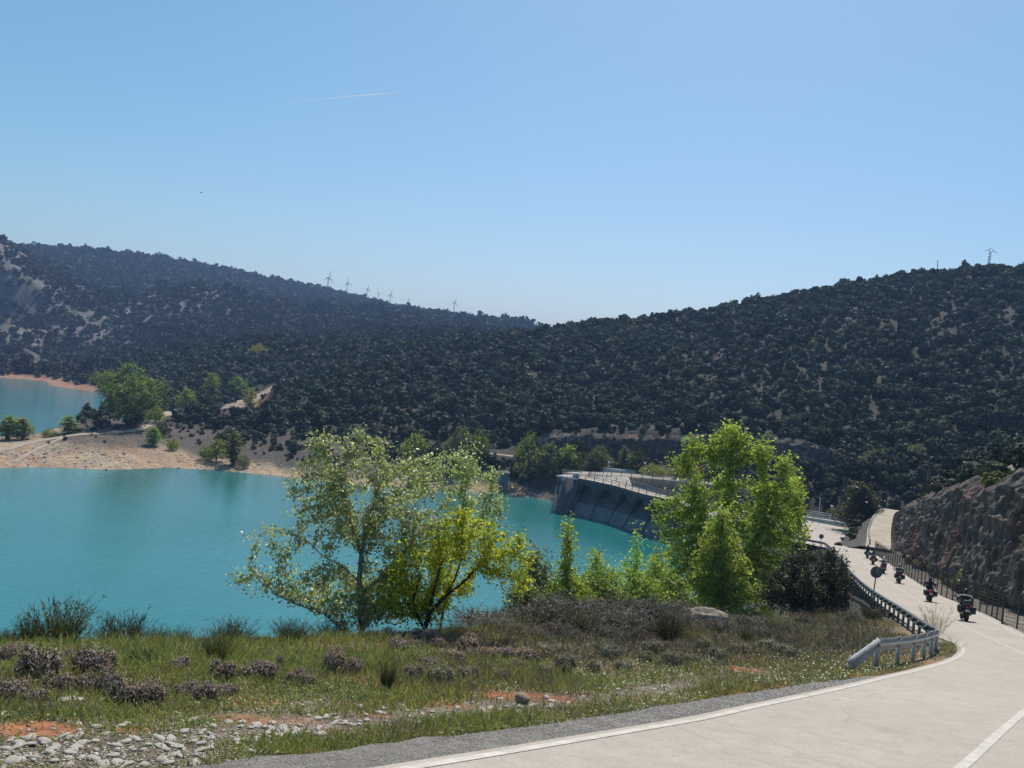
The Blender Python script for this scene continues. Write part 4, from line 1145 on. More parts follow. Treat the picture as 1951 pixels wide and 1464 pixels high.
BR2 = ((0.33, 0.395, 0.10), (0.39, 0.45, 0.12), (0.25, 0.31, 0.08))
Y = 41.0
bl = pb(Y, (1375, 985, 20, 30), (1372, 1030, 36, 40), (1360, 1080, 45, 45), (1390, 1090, 40, 40), (1350, 1120, 45, 30), (1410, 1130, 40, 24))
sd = [ground_seed(pl(Y, 1374, 1190, 1374, 1100, 1374, 1000))]
d_ = grow_tree(bl, sd, 420, .22, g, .007, 10500, .15, .108, .10, BR2, tipmax=5, up=.25, infl=8, expo=.5, cut=2)
plant_tree('poplar_tree', d_, 'smaller lime green poplar standing in front of the large pointed one', 'poplar tree', sd[0][0], M['leaf'], M['bark'])
Y = 49.0
bl = pb(Y, (1512, 925, 16, 24), (1516, 960, 22, 34), (1518, 1005, 18, 36), (1498, 985, 16, 40), (1500, 1040, 14, 24))
sd = [ground_seed(pl(Y, 1507, 1150, 1508, 1080, 1512, 1000, 1514, 930)), pl(Y, 1507, 1148, 1516, 1120, 1518, 1080, 1522, 980), pl(Y, 1507, 1146, 1524, 1110, 1526, 1080, 1534, 1005)]
d_ = grow_tree(bl, sd, 260, .22, g, .008, 1900, .2, .14, .12, ((0.38, 0.40, 0.08), (0.32, 0.36, 0.07), (0.26, 0.31, 0.06)), tipmax=4, up=.25, infl=8, expo=.5)
plant_tree('poplar_tree', d_, 'thin yellowish poplar with bare lower stems beside the road guard rail', 'poplar tree', sd[0][0], M['leaf'], M['bark'])
# saplings between the trees
SAP = [
 (33, (1080, 1180), [(1082, 998, 6, 16), (1080, 1025, 10, 18), (1084, 1052, 13, 20), (1078, 1090, 18, 26)], LG, 'slim green sapling with a pointed tip left of the low broom thicket'),
 (34, (1012, 1185), [(1015, 1065, 26, 26), (1030, 1095, 30, 30), (1008, 1110, 24, 34), (1040, 1130, 30, 30)], GG, 'silvery green sapling right beside the yellow green tree'),
 (36, (1140, 1180), [(1135, 1060, 16, 20), (1140, 1095, 30, 30), (1120, 1120, 36, 28), (1165, 1110, 28, 30)], LG, 'bushy green sapling in the middle of the thicket below the dam'),
 (38, (1216, 1185), [(1213, 1012, 6, 16), (1214, 1040, 12, 18), (1212, 1070, 18, 22), (1205, 1108, 32, 34), (1188, 1085, 12, 18)], LG, 'tall green sapling in front of the dam face'),
 (40, (1252, 1185), [(1250, 1075, 26, 28), (1255, 1105, 30, 34), (1235, 1120, 30, 30)], LG, 'green sapling touching the left side of the large pointed poplar'),
 (37, (1085, 1180), [(1100, 1115, 40, 26), (1060, 1130, 34, 26), (1090, 1145, 50, 24), (1180, 1140, 50, 24)], LG, 'low spreading light green bush along the brow of the bank'),
]
for Y, b_, bb, cols, lab in SAP:
    bl = pb(Y, *bb)
    cols2 = tuple(tuple(x * 1.5 for x in c_) for c_ in cols)
    sd = [ground_seed(pl(Y, b_[0], b_[1], bb[0][0], bb[0][1] + 30, bb[0][0], bb[0][1]))]
    d_ = grow_tree(bl, sd, 260, .15, g, .0055, 1400 if 'tip' in lab or 'tall' in lab else 2500, .12, .085, .10, cols2, tipmax=4, up=.25, infl=8, expo=.5)
    plant_tree('sapling' if 'sapling' in lab else 'green_bush', d_, lab, 'sapling' if 'sapling' in lab else 'bush', sd[0][0], M['leaf'], M['bark'])
# low green bushes closing the gap along the brow
for Y, bb, cols, lab in ((31, ((1000, 1140, 40, 34), (1030, 1165, 50, 24), (985, 1170, 36, 20)), GG, 'grey green leafy bush at the right foot of the yellow green tree'),
    (33, ((1075, 1130, 42, 36), (1050, 1160, 50, 26), (1105, 1150, 44, 30)), LG, 'bright green bush behind the tallest bare brown shrub'),
    (35, ((1150, 1120, 40, 34), (1130, 1150, 50, 28), (1175, 1150, 46, 30)), MG, 'mid green bush between the two slim saplings'),
    (37, ((1215, 1125, 40, 40), (1195, 1155, 44, 26), (1250, 1150, 44, 34)), LG, 'bright green bush just left of the large pointed poplar'),
    (38, ((1280, 1130, 34, 40), (1300, 1160, 44, 24)), MG, 'green bush pressed against the lower left of the pointed poplar')):
    bl = pb(Y, *bb); q = bb[0]
    cols2 = tuple(tuple(x * 1.25 for x in c_) for c_ in cols)
    sd = [ground_seed(pl(Y, q[0], q[1] + 55, q[0], q[1] + 10))]
    d_ = grow_tree(bl, sd, 330, .15, g, .005, 3600, .13, .095, .09, cols2, tipmax=5, up=.25, infl=8, expo=.5)
    plant_tree('green_bush', d_, lab, 'bush', sd[0][0], M['leaf'], M['bark'])
# dark evergreen bush by the guard rail
Y = 40.0
bl = pb(Y, (1495, 1115, 42, 34), (1545, 1085, 42, 46), (1585, 1085, 30, 44), (1600, 1120, 28, 34), (1555, 1130, 60, 28), (1470, 1135, 28, 20), (1510, 1075, 24, 24), (1500, 1150, 50, 18), (1560, 1152, 60, 18), (1595, 1146, 30, 18), (1530, 1165, 50, 12))
sd = [ground_seed(pl(Y, 1545, 1158, 1545, 1120)), pl(Y, 1545, 1150, 1512, 1142, 1498, 1120), pl(Y, 1545, 1150, 1580, 1140, 1592, 1110)]
d_ = grow_tree(bl, sd, 700, .17, g, .006, 12500, .13, .085, .09, ((0.075, 0.078, 0.048), (0.10, 0.10, 0.065), (0.055, 0.06, 0.04), (0.135, 0.125, 0.09)), tipmax=6, up=.2, infl=8, expo=.5)
plant_tree('evergreen_bush', d_, 'big dark evergreen bush between the bright poplars and the guard rail', 'bush', sd[0][0], M['leaf_oak'], M['bark_dark'])
# ------------------------------------------------------------------ rock faces
def rock_sheet(name, base, top, rows, step, amp, seed, mat, tilt=(1, 1)):
    """broken rock between a foot line and a top line, pushed out towards the open side"""
    n = max(2, int(np.linalg.norm(np.diff(base[:, :2], axis=0), axis=1).sum() / step)); t = np.linspace(0, 1, n)
    d = np.concatenate([[0], np.cumsum(np.linalg.norm(np.diff(base, axis=0), axis=1))]); d /= d[-1]
    Bp = np.stack([np.interp(t, d, base[:, k]) for k in range(3)], 1); Tp = np.stack([np.interp(t, d, top[:, k]) for k in range(3)], 1)
    q = np.linspace(0, 1, rows)[None, :, None]
    Pm = Bp[:, None] + (Tp - Bp)[:, None] * q
    T = np.gradient(Bp, axis=0); T[:, 2] = 0; T = unit(T); Nn = np.stack([T[:, 1], -T[:, 0], 0 * T[:, 0]], 1)
    s = (t * np.linalg.norm(np.diff(base, axis=0), axis=1).sum())[:, None] + 0 * q[..., 0]; z = Pm[..., 2]
    sl = s + z * 0.12
    n1 = fbm(sl / 2.6, z / 7, seed, 3); n2 = 1 - np.abs(fbm(sl / 0.8 + n1 * .5, z / 4.5, seed + 5, 4)) * 3.0; n3 = fbm(sl / .28, z / 0.7, seed + 9, 3)
    blocks = vnoise(np.floor(sl / 0.55 + n1 * .5) * 3.7, np.floor(z / 1.15 + n1 * .6 + np.floor(sl / .55) * .37) * 5.1, seed + 20); bl2 = vnoise(np.floor(sl / 2.3 + n1) * 2.3, np.floor(z / 3.1 + n1) * 4.4, seed + 40)
    off = (n1 * 0.35 + n2 * 0.30 + n3 * 0.26 + blocks * 0.85 + bl2 * .9) * amp + 0.2
    edge = np.minimum(1, np.minimum(q[..., 0] * 6 + .2, (1 - q[..., 0]) * 5 + .25))
    Pm = Pm + Nn[:, None] * (off * edge)[..., None]; Pm[..., 2] += n3 * 0.25 * amp * (q[..., 0] > 0)
    c_ = np.ones(Pm.shape); rusty = sstep(0.1, 0.5, fbm(s / 5, z / 9, seed + 30, 3)); palec = sstep(0.15, 0.5, fbm(s / 1.4, z / 2.2, seed + 31, 3))
    c_ = c_ * (1 - rusty[..., None] * (1 - C(1.25, .95, .88))) * (1 + palec[..., None] * C(.55, .5, .5)) * (0.8 + 0.5 * blocks[..., None])
    i = np.arange(n * rows).reshape(n, rows)
    Q_ = np.stack([i[:-1, :-1], i[1:, :-1], i[1:, 1:], i[:-1, 1:]], -1).reshape(-1, 4)
    o = mk(name, Pm.reshape(-1, 3), Q_, mat, col=c_.reshape(-1, 3)); tag(o, kind='structure'); return o


cy_ = np.array([12, 22, 32, 40, 48, 55, 62, 70, 79, 90, 103, 114, 126, 137, 148.0])
cxx = np.interp(cy_, CUT[1:, 1], CUT[1:, 0])
bs = np.stack([cxx, cy_, -hprof(cy_) - 0.3], 1)
tp = bs.copy(); tn_ = np.gradient(bs, axis=0); tn_[:, 2] = 0; tn_ = unit(tn_); rt = np.stack([tn_[:, 1], -tn_[:, 0], 0 * tn_[:, 0]], 1)
tp = tp + rt * 1.7; tp[:, 2] = -hprof(cy_) + cut_h(cy_) + 0.25
rock_sheet('rock_cutting', bs[::-1], tp[::-1], 56, 0.16, 1.0, 400, M['rock'])
ct = CLIFF_P.copy(); ct[:, 2] += CLIFF_H; bt = CLIFF_P.copy(); bt[:, 2] -= 1.0
tn_ = np.gradient(bt, axis=0); tn_[:, 2] = 0; tn_ = unit(tn_); lf_ = np.stack([-tn_[:, 1], tn_[:, 0], 0 * tn_[:, 0]], 1); ct = ct + lf_ * 2.2
rock_sheet('cliff', bt, ct, 26, 0.5, 1.5, 440, M['rock'])

# bushes along the foot of the cutting
gb = np.random.default_rng(77)
BSH = [oak_mesh('bush', 520, 700 + i, cols=cc_, h=.8, size=.11, mat='leaf') for i, cc_ in enumerate((((0.10, 0.125, 0.05), (0.14, 0.16, 0.07), (0.08, 0.095, 0.045)), ((0.15, 0.19, 0.06), (0.19, 0.23, 0.08), (0.11, 0.15, 0.05)), ((0.11, 0.10, 0.075), (0.16, 0.145, 0.11), (0.08, 0.075, 0.055))))]
bsh_me = [as_mesh('bush', d) for d in BSH]
for i in range(46):
    y_ = gb.uniform(34, 108); x_ = np.interp(y_, CUT[1:, 1], CUT[1:, 0]) - gb.uniform(.1, 1.5); k_ = gb.choice(3, p=[.4, .2, .4]); s_ = gb.uniform(.7, 2.0)
    if k_ == 1: s_ *= 1.25
    o = link('scrub_bush', bsh_me[k_], None, (x_, y_, -float(hprof(y_)) - .1)); o.scale = (s_, s_, s_ * gb.uniform(.7, 1.15)); o.rotation_euler = (0, 0, gb.uniform(0, 6.28))
    kind_ = ('olive green', 'fresh light green', 'dry greyish brown')[k_]
    tag(o, kind_ + ' bush at the foot of the rock cutting behind the wire fence', 'bush', kind_ + ' bushes behind the wire fence')
for i in range(44):
    y_ = gb.uniform(40, 116); q_ = gb.uniform(.45, 1.0); x_ = np.interp(y_, CUT[1:, 1], CUT[1:, 0]) + 1.7 * q_ - .7; s_ = gb.uniform(.5, 1.5) * (1.4 if q_ > .85 else 1); k_ = gb.choice(3, p=[.45, .1, .45])
    o = link('scrub_bush', bsh_me[k_], None, (x_, y_, -float(hprof(y_)) - .3 + (float(cut_h(y_)) + .5) * q_)); o.scale = (s_, s_, s_ * .8); o.rotation_euler = (0, 0, gb.uniform(0, 6.28)); kind_ = ('olive green', 'fresh light green', 'dry greyish brown')[k_]
    tag(o, kind_ + ' bush rooted in the face of the rock cutting', 'bush', kind_ + ' bushes on the rock cutting')
# rubble on the bare shore
n_ = 16000; X_ = gb.uniform(-150, -8, n_); Y_ = gb.uniform(172, 236, n_); Z_ = H(X_, Y_); k_ = (Z_ > WATER - .1) & (Z_ < WATER + 6.5) & (gb.uniform(size=n_) < .25 + .6 * sstep(-.1, .4, fbm(X_ / 12, Y_ / 8, 55, 3)))
dt_, _ = seg_dist(X_, Y_, TRACK_L[:, :2]); k_ &= dt_ > 3
RUB = np.c_[X_, Y_, Z_ - .03][k_]; S_r = gb.uniform(.18, .7, len(RUB)); S_r = np.where(gb.uniform(size=len(RUB)) < .05, S_r * 2, S_r)
PENDING_RUBBLE = (RUB, S_r)

# ------------------------------------------------------------------ small near plants
def ribbons(P0, D, length, width, g, bend=0.25, segs=2, jag=0.0):
    """thin upright blades / twigs: quads tapering to a tip"""
    n = len(P0); L_ = np.broadcast_to(length, (n,)); W_ = np.broadcast_to(width, (n,))
    side = unit(np.cross(D, g.normal(size=(n, 3)))); bd = unit(g.normal(size=(n, 3)) * [1, 1, .3]) * bend
    V = []
    for s in range(segs + 1):
        t = s / segs; c_ = P0 + (D * t + bd * t * t) * L_[:, None] + (g.normal(0, jag, (n, 3)) * L_[:, None] if s else 0)
        w_ = (W_ * (1 - 0.8 * t) / 2)[:, None]; V += [c_ - side * w_, c_ + side * w_]
    V = np.stack(V, 1).reshape(-1, 3); k = 2 * (segs + 1); i = np.arange(n)[:, None] * k
    Fq = np.vstack([np.hstack([i + 2 * s, i + 2 * s + 1, i + 2 * s + 3, i + 2 * s + 2]) for s in range(segs)])
    tip = P0 + (D + bd) * L_[:, None]
    return V, Fq, tip, k


def rep(c_, k): return np.repeat(c_, k, 0)


def pick(cols, n, g, var=.25): cols = np.array(cols, float); return cols[g.integers(0, len(cols), n)] * (1 + g.uniform(-var, var, (n, 1)))


def broom(seed, n=260, cols=((0.06, 0.07, 0.035), (0.085, 0.09, 0.05), (0.05, 0.055, 0.03)), spreadr=.22, lean=.5, w=.017, leafy=260, lcols=((0.10, 0.125, 0.05), (0.075, 0.095, 0.04))):
    """upright wiry shrub of unit height and about unit width"""
    g = np.random.default_rng(seed)
    a_ = g.uniform(0, 6.28, n); r_ = spreadr * np.sqrt(g.uniform(0, 1, n)); out = np.stack([np.cos(a_), np.sin(a_), 0 * a_], 1)
    D = unit(out * (lean * (0.3 + r_ / spreadr))[:, None] * g.uniform(.3, 1.3, (n, 1)) + [0, 0, 1] + g.normal(0, .12, (n, 3)))
    V, Q_, tip, k = ribbons(out * r_[:, None], D, g.uniform(.35, 1.0, n) ** .8, w, g, .22, 3, .02)
    c_ = rep(pick(cols, n, g), k)
    # side sprigs
    m = n * 3; b_ = g.integers(0, n, m); t_ = g.uniform(.3, .95, (m, 1)); p0 = out[b_] * r_[b_, None] + (tip[b_] - out[b_] * r_[b_, None]) * t_
    V2, Q2, tip2, k2 = ribbons(p0, unit(D[b_] + g.normal(0, .4, (m, 3))), g.uniform(.08, .22, m), w * .8, g, .2, 1)
    c2 = rep(pick(cols, m, g), k2)
    cr = p0[g.integers(0, m, leafy)] + g.normal(0, .03, (leafy, 3)); V3, Q3 = leaf_quads(cr, unit(g.normal(size=(leafy, 3))), .05, .03, g)
    c3 = np.repeat(pick(lcols, leafy, g), 4, 0)
    return np.vstack([V, V2, V3]), [np.vstack([Q_, Q2 + len(V), Q3 + len(V) + len(V2)])], np.vstack([c_, c2, c3])


def bare(seed, n0=44, cols=((0.20, 0.168, 0.145), (0.26, 0.22, 0.195), (0.15, 0.13, 0.11)), w=.02, dens=6, buds=1100, bcols=((0.20, 0.205, 0.10), (0.26, 0.22, 0.17), (0.21, 0.175, 0.145))):
    """twiggy leafless shrub of unit height"""
    g = np.random.default_rng(seed)
    a_ = g.uniform(0, 6.28, n0); D = unit(np.stack([np.cos(a_) * .7, np.sin(a_) * .7, g.uniform(.4, 1.3, n0)], 1))
    P0 = g.normal(0, .05, (n0, 3)) * [1, 1, 0]; VV = []; QQ = []; CC = []; nv = 0; L_ = .5; W_ = w
    for lv in range(3):
        V, Q_, tip, k = ribbons(P0, D, g.uniform(.6, 1.1, len(P0)) * L_, W_, g, .25, 2, .03)
        VV.append(V); QQ.append(Q_ + nv); CC.append(rep(pick(cols, len(P0), g), k)); nv += len(V)
        if lv == 2: break
        m = len(P0) * dens; b_ = g.integers(0, len(P0), m); t_ = g.uniform(.35, 1, (m, 1))
        P1 = P0[b_] + (tip[b_] - P0[b_]) * t_; D = unit(D[b_] + g.normal(0, .55, (m, 3)) + [0, 0, .15]); P0 = P1; L_ *= .55; W_ *= .7
    b_ = g.integers(0, len(tip), buds); V3, Q3 = leaf_quads(tip[b_] + g.normal(0, .015, (buds, 3)), unit(g.normal(size=(buds, 3))), .035, .022, g)
    VV.append(V3); QQ.append(Q3 + nv); CC.append(np.repeat(pick(bcols, buds, g), 4, 0))
    V = np.vstack(VV); V[:, 2] = np.maximum(V[:, 2], 0); return V, [np.vstack(QQ)], np.vstack(CC)


def thyme(seed, n=900, tipc=((0.44, 0.31, 0.36), (0.50, 0.38, 0.43), (0.36, 0.26, 0.28), (0.32, 0.27, 0.21)), stem=((0.13, 0.115, 0.085), (0.17, 0.145, 0.115), (0.13, 0.135, 0.075))):
    """cushion of short sprigs, unit width, flowers as a second mesh"""
    g = np.random.default_rng(seed); lumps = np.vstack([[0, 0, .12, .34, .34, .26]] + [[g.uniform(-.26, .26), g.uniform(-.26, .26), g.uniform(.08, .2), .2, .2, .19] for _ in range(5)])
    k = g.integers(0, len(lumps), n); d = unit(g.normal(size=(n, 3)) + [0, 0, .5]); d[:, 2] = np.abs(d[:, 2]) * 1.0 - .15; d = unit(d); jl = g.uniform(.7, 1.35, (n, 1))
    P0 = lumps[k, :3] + d * lumps[k, 3:] * .55 * jl; P0[:, 2] = np.maximum(P0[:, 2], 0)
    V, Q_, tip, kk = ribbons(P0, unit(d + g.normal(0, .25, (n, 3))), g.uniform(.08, .17, n), .022, g, .15, 1)
    sc_ = rep(pick(stem, n, g), kk)
    mb = MB()
    for l in lumps: mb.ell(l[:3] - [0, 0, .03], l[3:] * .8, 9, 6)
    cv = np.vstack(mb.V); cv[:, 2] = np.maximum(cv[:, 2], -.02)
    fs = [np.vstack([Q_] + [f for x in mb.T.get(4, []) for f in [x + len(V)]]), np.vstack(mb.T[3]) + len(V)]
    Vs = np.vstack([V, cv]); cs = np.vstack([sc_, np.tile(np.array(stem[0]), (len(cv), 1))])
    m = int(n * 1.1); b_ = g.integers(0, n, m); Vf, Qf = leaf_quads(tip[b_] + g.normal(0, .014, (m, 3)), unit(d[b_] + g.normal(0, .5, (m, 3))), g.uniform(.03, .055, m), .034, g)
    return (Vs, fs, cs), (Vf, [Qf], np.repeat(pick(tipc, m, g), 4, 0))


def onH(u, v):
    p = onp(u, v).reshape(-1, 3); p[:, 2] = H(p[:, 0], p[:, 1]); return p


g = np.random.default_rng(41)
THY = []
for i in range(5):
    a_, b_ = thyme(600 + i); THY.append((mesh_data('stems', a_[0], a_[1], M['twig'], a_[2]), mesh_data('blossom', b_[0], b_[1], M['grass'], b_[2])))
for i in range(2):   # greyer, without flowers
    a_, b_ = thyme(620 + i, tipc=((0.34, 0.31, 0.26), (0.40, 0.37, 0.31), (0.27, 0.26, 0.18)), stem=((0.19, 0.175, 0.13), (0.22, 0.20, 0.15)))
    THY.append((mesh_data('stems', a_[0], a_[1], M['twig'], a_[2]), mesh_data('sprigs', b_[0], b_[1], M['grass'], b_[2])))


def put_thyme(u, v, wpx, hpx=None, lab=None, group=None, grey=False):
    p = onH(u, v)[0]; k = p[1] / F; w_ = wpx * k; w_ *= g.uniform(.9, 1.25); h_ = (hpx or wpx * g.uniform(.4, .6)) * k * 1.1
    e = empty('thyme_bush', p - [0, 0, .02], g.uniform(0, 6.28)); tag(e, lab, 'thyme bush', group)
    s_, f_ = THY[g.integers(5, 7) if grey else g.integers(0, 5)]
    for nm, me in (('stems', s_), ('blossom' if not grey else 'sprigs', f_)):
        o = link(nm, me, e); o.scale = (w_ * 1.05, w_ * 1.05, h_ / .42)


for a_ in ((78, 1295, 78, 52, 'round mauve thyme cushion standing apart at the far left of the thyme bushes'), (112, 1322, 48, 40, 'small mauve thyme at the foot of the round leftmost cushion'),
           (180, 1287, 86, 46, 'tallest mauve thyme bush left in the grass, with a hump'), (205, 1322, 76, 42, 'wide mauve thyme cushion in front of the humped one'), (155, 1320, 52, 34, 'dark small thyme cushion at the left of the wide mauve one'),
           (298, 1335, 60, 44, 'brownish thyme with loose upright sprigs at the right end of the cluster'), (490, 1295, 64, 32, 'pale lilac thyme alone in green grass below the bank rim'), (530, 1276, 20, 26, 'tiny upright dark thyme beside the pale lilac one'),
           (635, 1288, 60, 42, 'pinkest thyme cushion, twin of the one beside it, before the silvery poplar'), (676, 1291, 54, 32, 'right hand pink thyme of the twin cushions before the silvery poplar'),
           (427, 1297, 54, 36, 'loose mauve thyme in mid grass above a dark low one'), (340, 1282, 50, 26, 'low flat mauve thyme in the grass before the broom shrubs'),
           (807, 1217, 62, 24, 'highest mauve thyme on the slope under the yellow green tree'), (836, 1231, 32, 20, 'small mauve thyme just below the highest one under the yellow green tree'), (843, 1301, 52, 34, 'grey mauve thyme nearest the white stones under the yellow tree'),
           (1080, 1270, 38, 26, 'round bluish grey cushion right of the thyme slope'), (1080, 1283, 24, 22, 'smallest bluish grey cushion just below the round one')):
    put_thyme(*a_[:4], a_[4], None, 'grey' in a_[4])
for u, v, w_ in ((20, 1330, 66), (62, 1336, 56), (250, 1336, 74), (390, 1326, 74), (432, 1319, 40), (560, 1301, 42), (588, 1309, 42), (15, 1262, 50), (350, 1318, 46), (120, 1262, 40), (36, 1245, 40)):
    put_thyme(u, v, w_, None, 'low mauve thyme cushion growing in a cluster in the grass at the left', 'thyme cushions in the left grass')
for u, v, w_ in ((793, 1233, 28), (900, 1238, 48), (872, 1266, 52), (818, 1277, 54), (856, 1278, 40), (890, 1295, 46), (786, 1295, 44), (933, 1281, 42), (962, 1249, 48), (1005, 1260, 52), (1033, 1281, 40), (951, 1294, 32), (930, 1262, 44), (985, 1272, 44), (840, 1256, 44), (760, 1240, 44), (905, 1252, 40), (715, 1210, 40)):
    put_thyme(u, v, w_, None, 'mauve thyme cushion in the broad patch below the yellow green tree', 'thyme patch below the yellow green tree')
for u, v, w_ in ((1188, 1274, 34), (1227, 1263, 34), (1274, 1270, 44), (1130, 1276, 34), (1320, 1262, 36), (1160, 1255, 40), (1245, 1245, 44), (1370, 1256, 36), (1410, 1248, 40), (1460, 1240, 44), (1500, 1250, 36), (1340, 1238, 40)):
    put_thyme(u, v, w_, None, 'greyish brown low cushion plant on the dry slope towards the guard rail', 'grey cushions on the dry slope', True)

BRM = [mesh_data('broom', *broom(640 + i)[:2], M['grass'], None) for i in range(0)]
def plant_mesh(d, mat): return mesh_data('plant', d[0], d[1], mat, d[2])
BR = [plant_mesh(broom(650 + i), M['grass']) for i in range(4)]
BRL = [plant_mesh(broom(660 + i, 190, leafy=900, lcols=((0.13, 0.15, 0.05), (0.09, 0.115, 0.04), (0.18, 0.17, 0.06))), M['grass']) for i in range(2)]
BA = [plant_mesh(bare(670 + i), M['twig']) for i in range(4)]
DRYG = [plant_mesh(broom(680 + i, 110, ((0.26, 0.235, 0.13), (0.20, 0.20, 0.10), (0.16, 0.18, 0.07)), .3, .6, .011, 0 + 10), M['grass']) for i in range(3)]
SPK = [plant_mesh(broom(690 + i, 240, ((0.035, 0.042, 0.025), (0.05, 0.056, 0.032)), .28, .55, .02, 500, ((0.045, 0.06, 0.03), (0.06, 0.07, 0.035))), M['grass']) for i in range(2)]


def put(mesh_list, name, u, v, wpx, hpx, lab, cat, group=None, dy=0.0):
    p = onH(u, v)[0]; k = p[1] / F
    if dy: q = at(u, v, p[1] + dy); p = np.array([q[0], q[1], float(H(q[0], q[1]))]); k = p[1] / F
    o = link(name, mesh_list[g.integers(0, len(mesh_list))], None, p - [0, 0, .02]); o.scale = (wpx * k, wpx * k, hpx * k); o.rotation_euler = (0, 0, g.uniform(0, 6.28)); tag(o, lab, cat, group)


put(BRL, 'broom_shrub', 118, 1208, 102, 99, 'largest leafy broom shrub at the rim of the bank, left over the lake', 'shrub')
put(BR, 'broom_shrub', 62, 1212, 56, 65, 'wispy broom shrub left of the largest leafy one', 'shrub')
put(SPK, 'broom_shrub', 232, 1210, 78, 73, 'dense dark spiky broom shrub against the lake, second large one from the left', 'shrub')
put(BR, 'broom_shrub', 298, 1208, 37, 45, 'small upright broom shrub right of the dense spiky one', 'shrub')
put(BR, 'broom_shrub', 343, 1208, 39, 49, 'narrow broom shrub with few stems standing against the water', 'shrub')
put(BR, 'broom_shrub', 440, 1212, 79, 54, 'wide low broom shrub with many fine stems against the water', 'shrub')
put(SPK, 'broom_shrub', 265, 1267, 40, 34, 'round dark green tuft in the grass below the dense spiky broom', 'shrub')
put(BR, 'broom_shrub', 412, 1266, 56, 65, 'thin see-through broom in the grass below the wide low one', 'shrub')
put(BR, 'broom_shrub', 15, 1208, 46, 41, 'low broom shrub cut by the left edge of the bank rim', 'shrub')
put(BR, 'broom_shrub', 556, 1208, 65, 49, 'broom shrub under the low left limb of the silvery poplar', 'shrub')
put(BRL, 'broom_shrub', 636, 1200, 65, 47, 'leafy broom shrub at the left of the silvery poplar trunk', 'shrub')
put(SPK, 'broom_shrub', 737, 1317, 28, 65, 'dark upright stalky plant standing alone amid the low thyme', 'shrub')
put(BA, 'bare_shrub', 910, 1188, 110, 66, 'grey see-through twiggy shrub at the right of the yellow tree trunk', 'shrub')
put(BA, 'bare_shrub', 980, 1192, 80, 58, 'grey twiggy shrub under the drooping branches of the yellow tree', 'shrub')
put(BA, 'bare_shrub', 1060, 1196, 118, 98, 'tallest bare brown shrub in the thicket, densely branched', 'shrub')
put(BA, 'bare_shrub', 1130, 1196, 100, 74, 'bare brown shrub right of the tallest one', 'shrub')
put(BA, 'bare_shrub', 1192, 1196, 100, 76, 'bare greyish shrub in the middle of the dry thicket', 'shrub')
put(BA, 'bare_shrub', 1245, 1192, 90, 72, 'bare shrub at the right end of the dry thicket before the pointed poplar', 'shrub')
put(SPK, 'broom_shrub', 1272, 1218, 48, 60, 'dark spiky green shrub in front of the dry thicket', 'shrub')
put(BRL, 'broom_shrub', 1100, 1206, 56, 54, 'olive green broom shrub in front of the bare brown thicket', 'shrub')
put(SPK, 'broom_shrub', 1660, 1176, 37, 32, 'low rusty green bush in the grass behind the guard rail posts', 'shrub')
put(BR, 'broom_shrub', 1420, 1226, 28, 38, 'lone small dark broom on the dry slope below the earth bank', 'shrub')
put(DRYG, 'dry_grass_tuft', 1780, 1206, 46, 62, 'tall dry grass stalks growing at the bend of the guard rail', 'grass tuft')
put(DRYG, 'dry_grass_tuft', 1806, 1240, 40, 34, 'green and dry grass tuft in the nose between guard rail and line', 'grass tuft')
for u, v, w_, h_ in ((1020, 1192, 90, 70), (1095, 1186, 100, 84), (1160, 1186, 100, 80), (1215, 1184, 90, 76), (1275, 1182, 90, 64), (1310, 1180, 80, 50), (1180, 1204, 90, 62), (1120, 1208, 80, 52), (1060, 1212, 70, 46), (1235, 1208, 80, 54), (940, 1200, 80, 46), (1300, 1200, 70, 44), (1000, 1214, 60, 36)):
    put(BA, 'bare_shrub', u, v, w_, h_, 'bare brown twiggy shrub woven into the dry thicket right of the yellow tree', 'shrub', 'bare shrubs of the dry thicket')
for u, v, w_, h_ in ((705, 1204, 50, 30), (745, 1206, 56, 34), (860, 1206, 60, 36), (1005, 1206, 60, 44), (1030, 1222, 44, 30), (1160, 1216, 56, 38), (1215, 1220, 50, 36), (1320, 1214, 60, 40), (1375, 1204, 60, 36), (1430, 1196, 60, 36), (1480, 1190, 60, 34), (1530, 1186, 60, 32), (1580, 1182, 50, 30), (1620, 1180, 40, 26), (1350, 1190, 60, 30), (950, 1222, 40, 26), (1450, 1215, 50, 28), (1540, 1212, 44, 26)):
    put(BA if g.uniform() < .6 else DRYG, 'dry_shrub', u, v, w_, h_, 'low dry brownish shrub among others on the slope below the bare thicket', 'shrub', 'low dry shrubs on the slope')

# ------------------------------------------------------------------ grass, gravel, stones
def near_uv(n, u0, u1, v0, v1):
    u = g.uniform(u0, u1, n); v = g.uniform(v0, v1, n); p = onp(u, v)
    d, s = seg_dist(p[:, 0], p[:, 1], ROAD_ZONE)
    k = inside(p[:, 0], p[:, 1], GRASS_POLY) & (d > .28) & inside(p[:, 0], p[:, 1], NEAR_POLY) & ~inside(p[:, 0], p[:, 1], SHOULDER)
    p = p[k]; p[:, 2] = H(p[:, 0], p[:, 1]); return p, d[k]


def soil_at(p):
    s = np.zeros(len(p))
    for (u_, v_, w_, h_) in ((75, 1392, 100, 18), (20, 1395, 60, 12), (480, 1370, 120, 14), (560, 1372, 60, 12), (1030, 1328, 85, 10), (960, 1326, 50, 8), (1410, 1275, 45, 6)):
        c_ = onp(u_, v_); rx = np.linalg.norm((onp(u_ + w_, v_) - c_)[:2]); ry = np.linalg.norm((onp(u_, v_ - h_) - c_)[:2])
        s = np.maximum(s, 1.3 - ((p[:, 0] - c_[0]) / rx) ** 2 - ((p[:, 1] - c_[1]) / ry) ** 2)
    return s


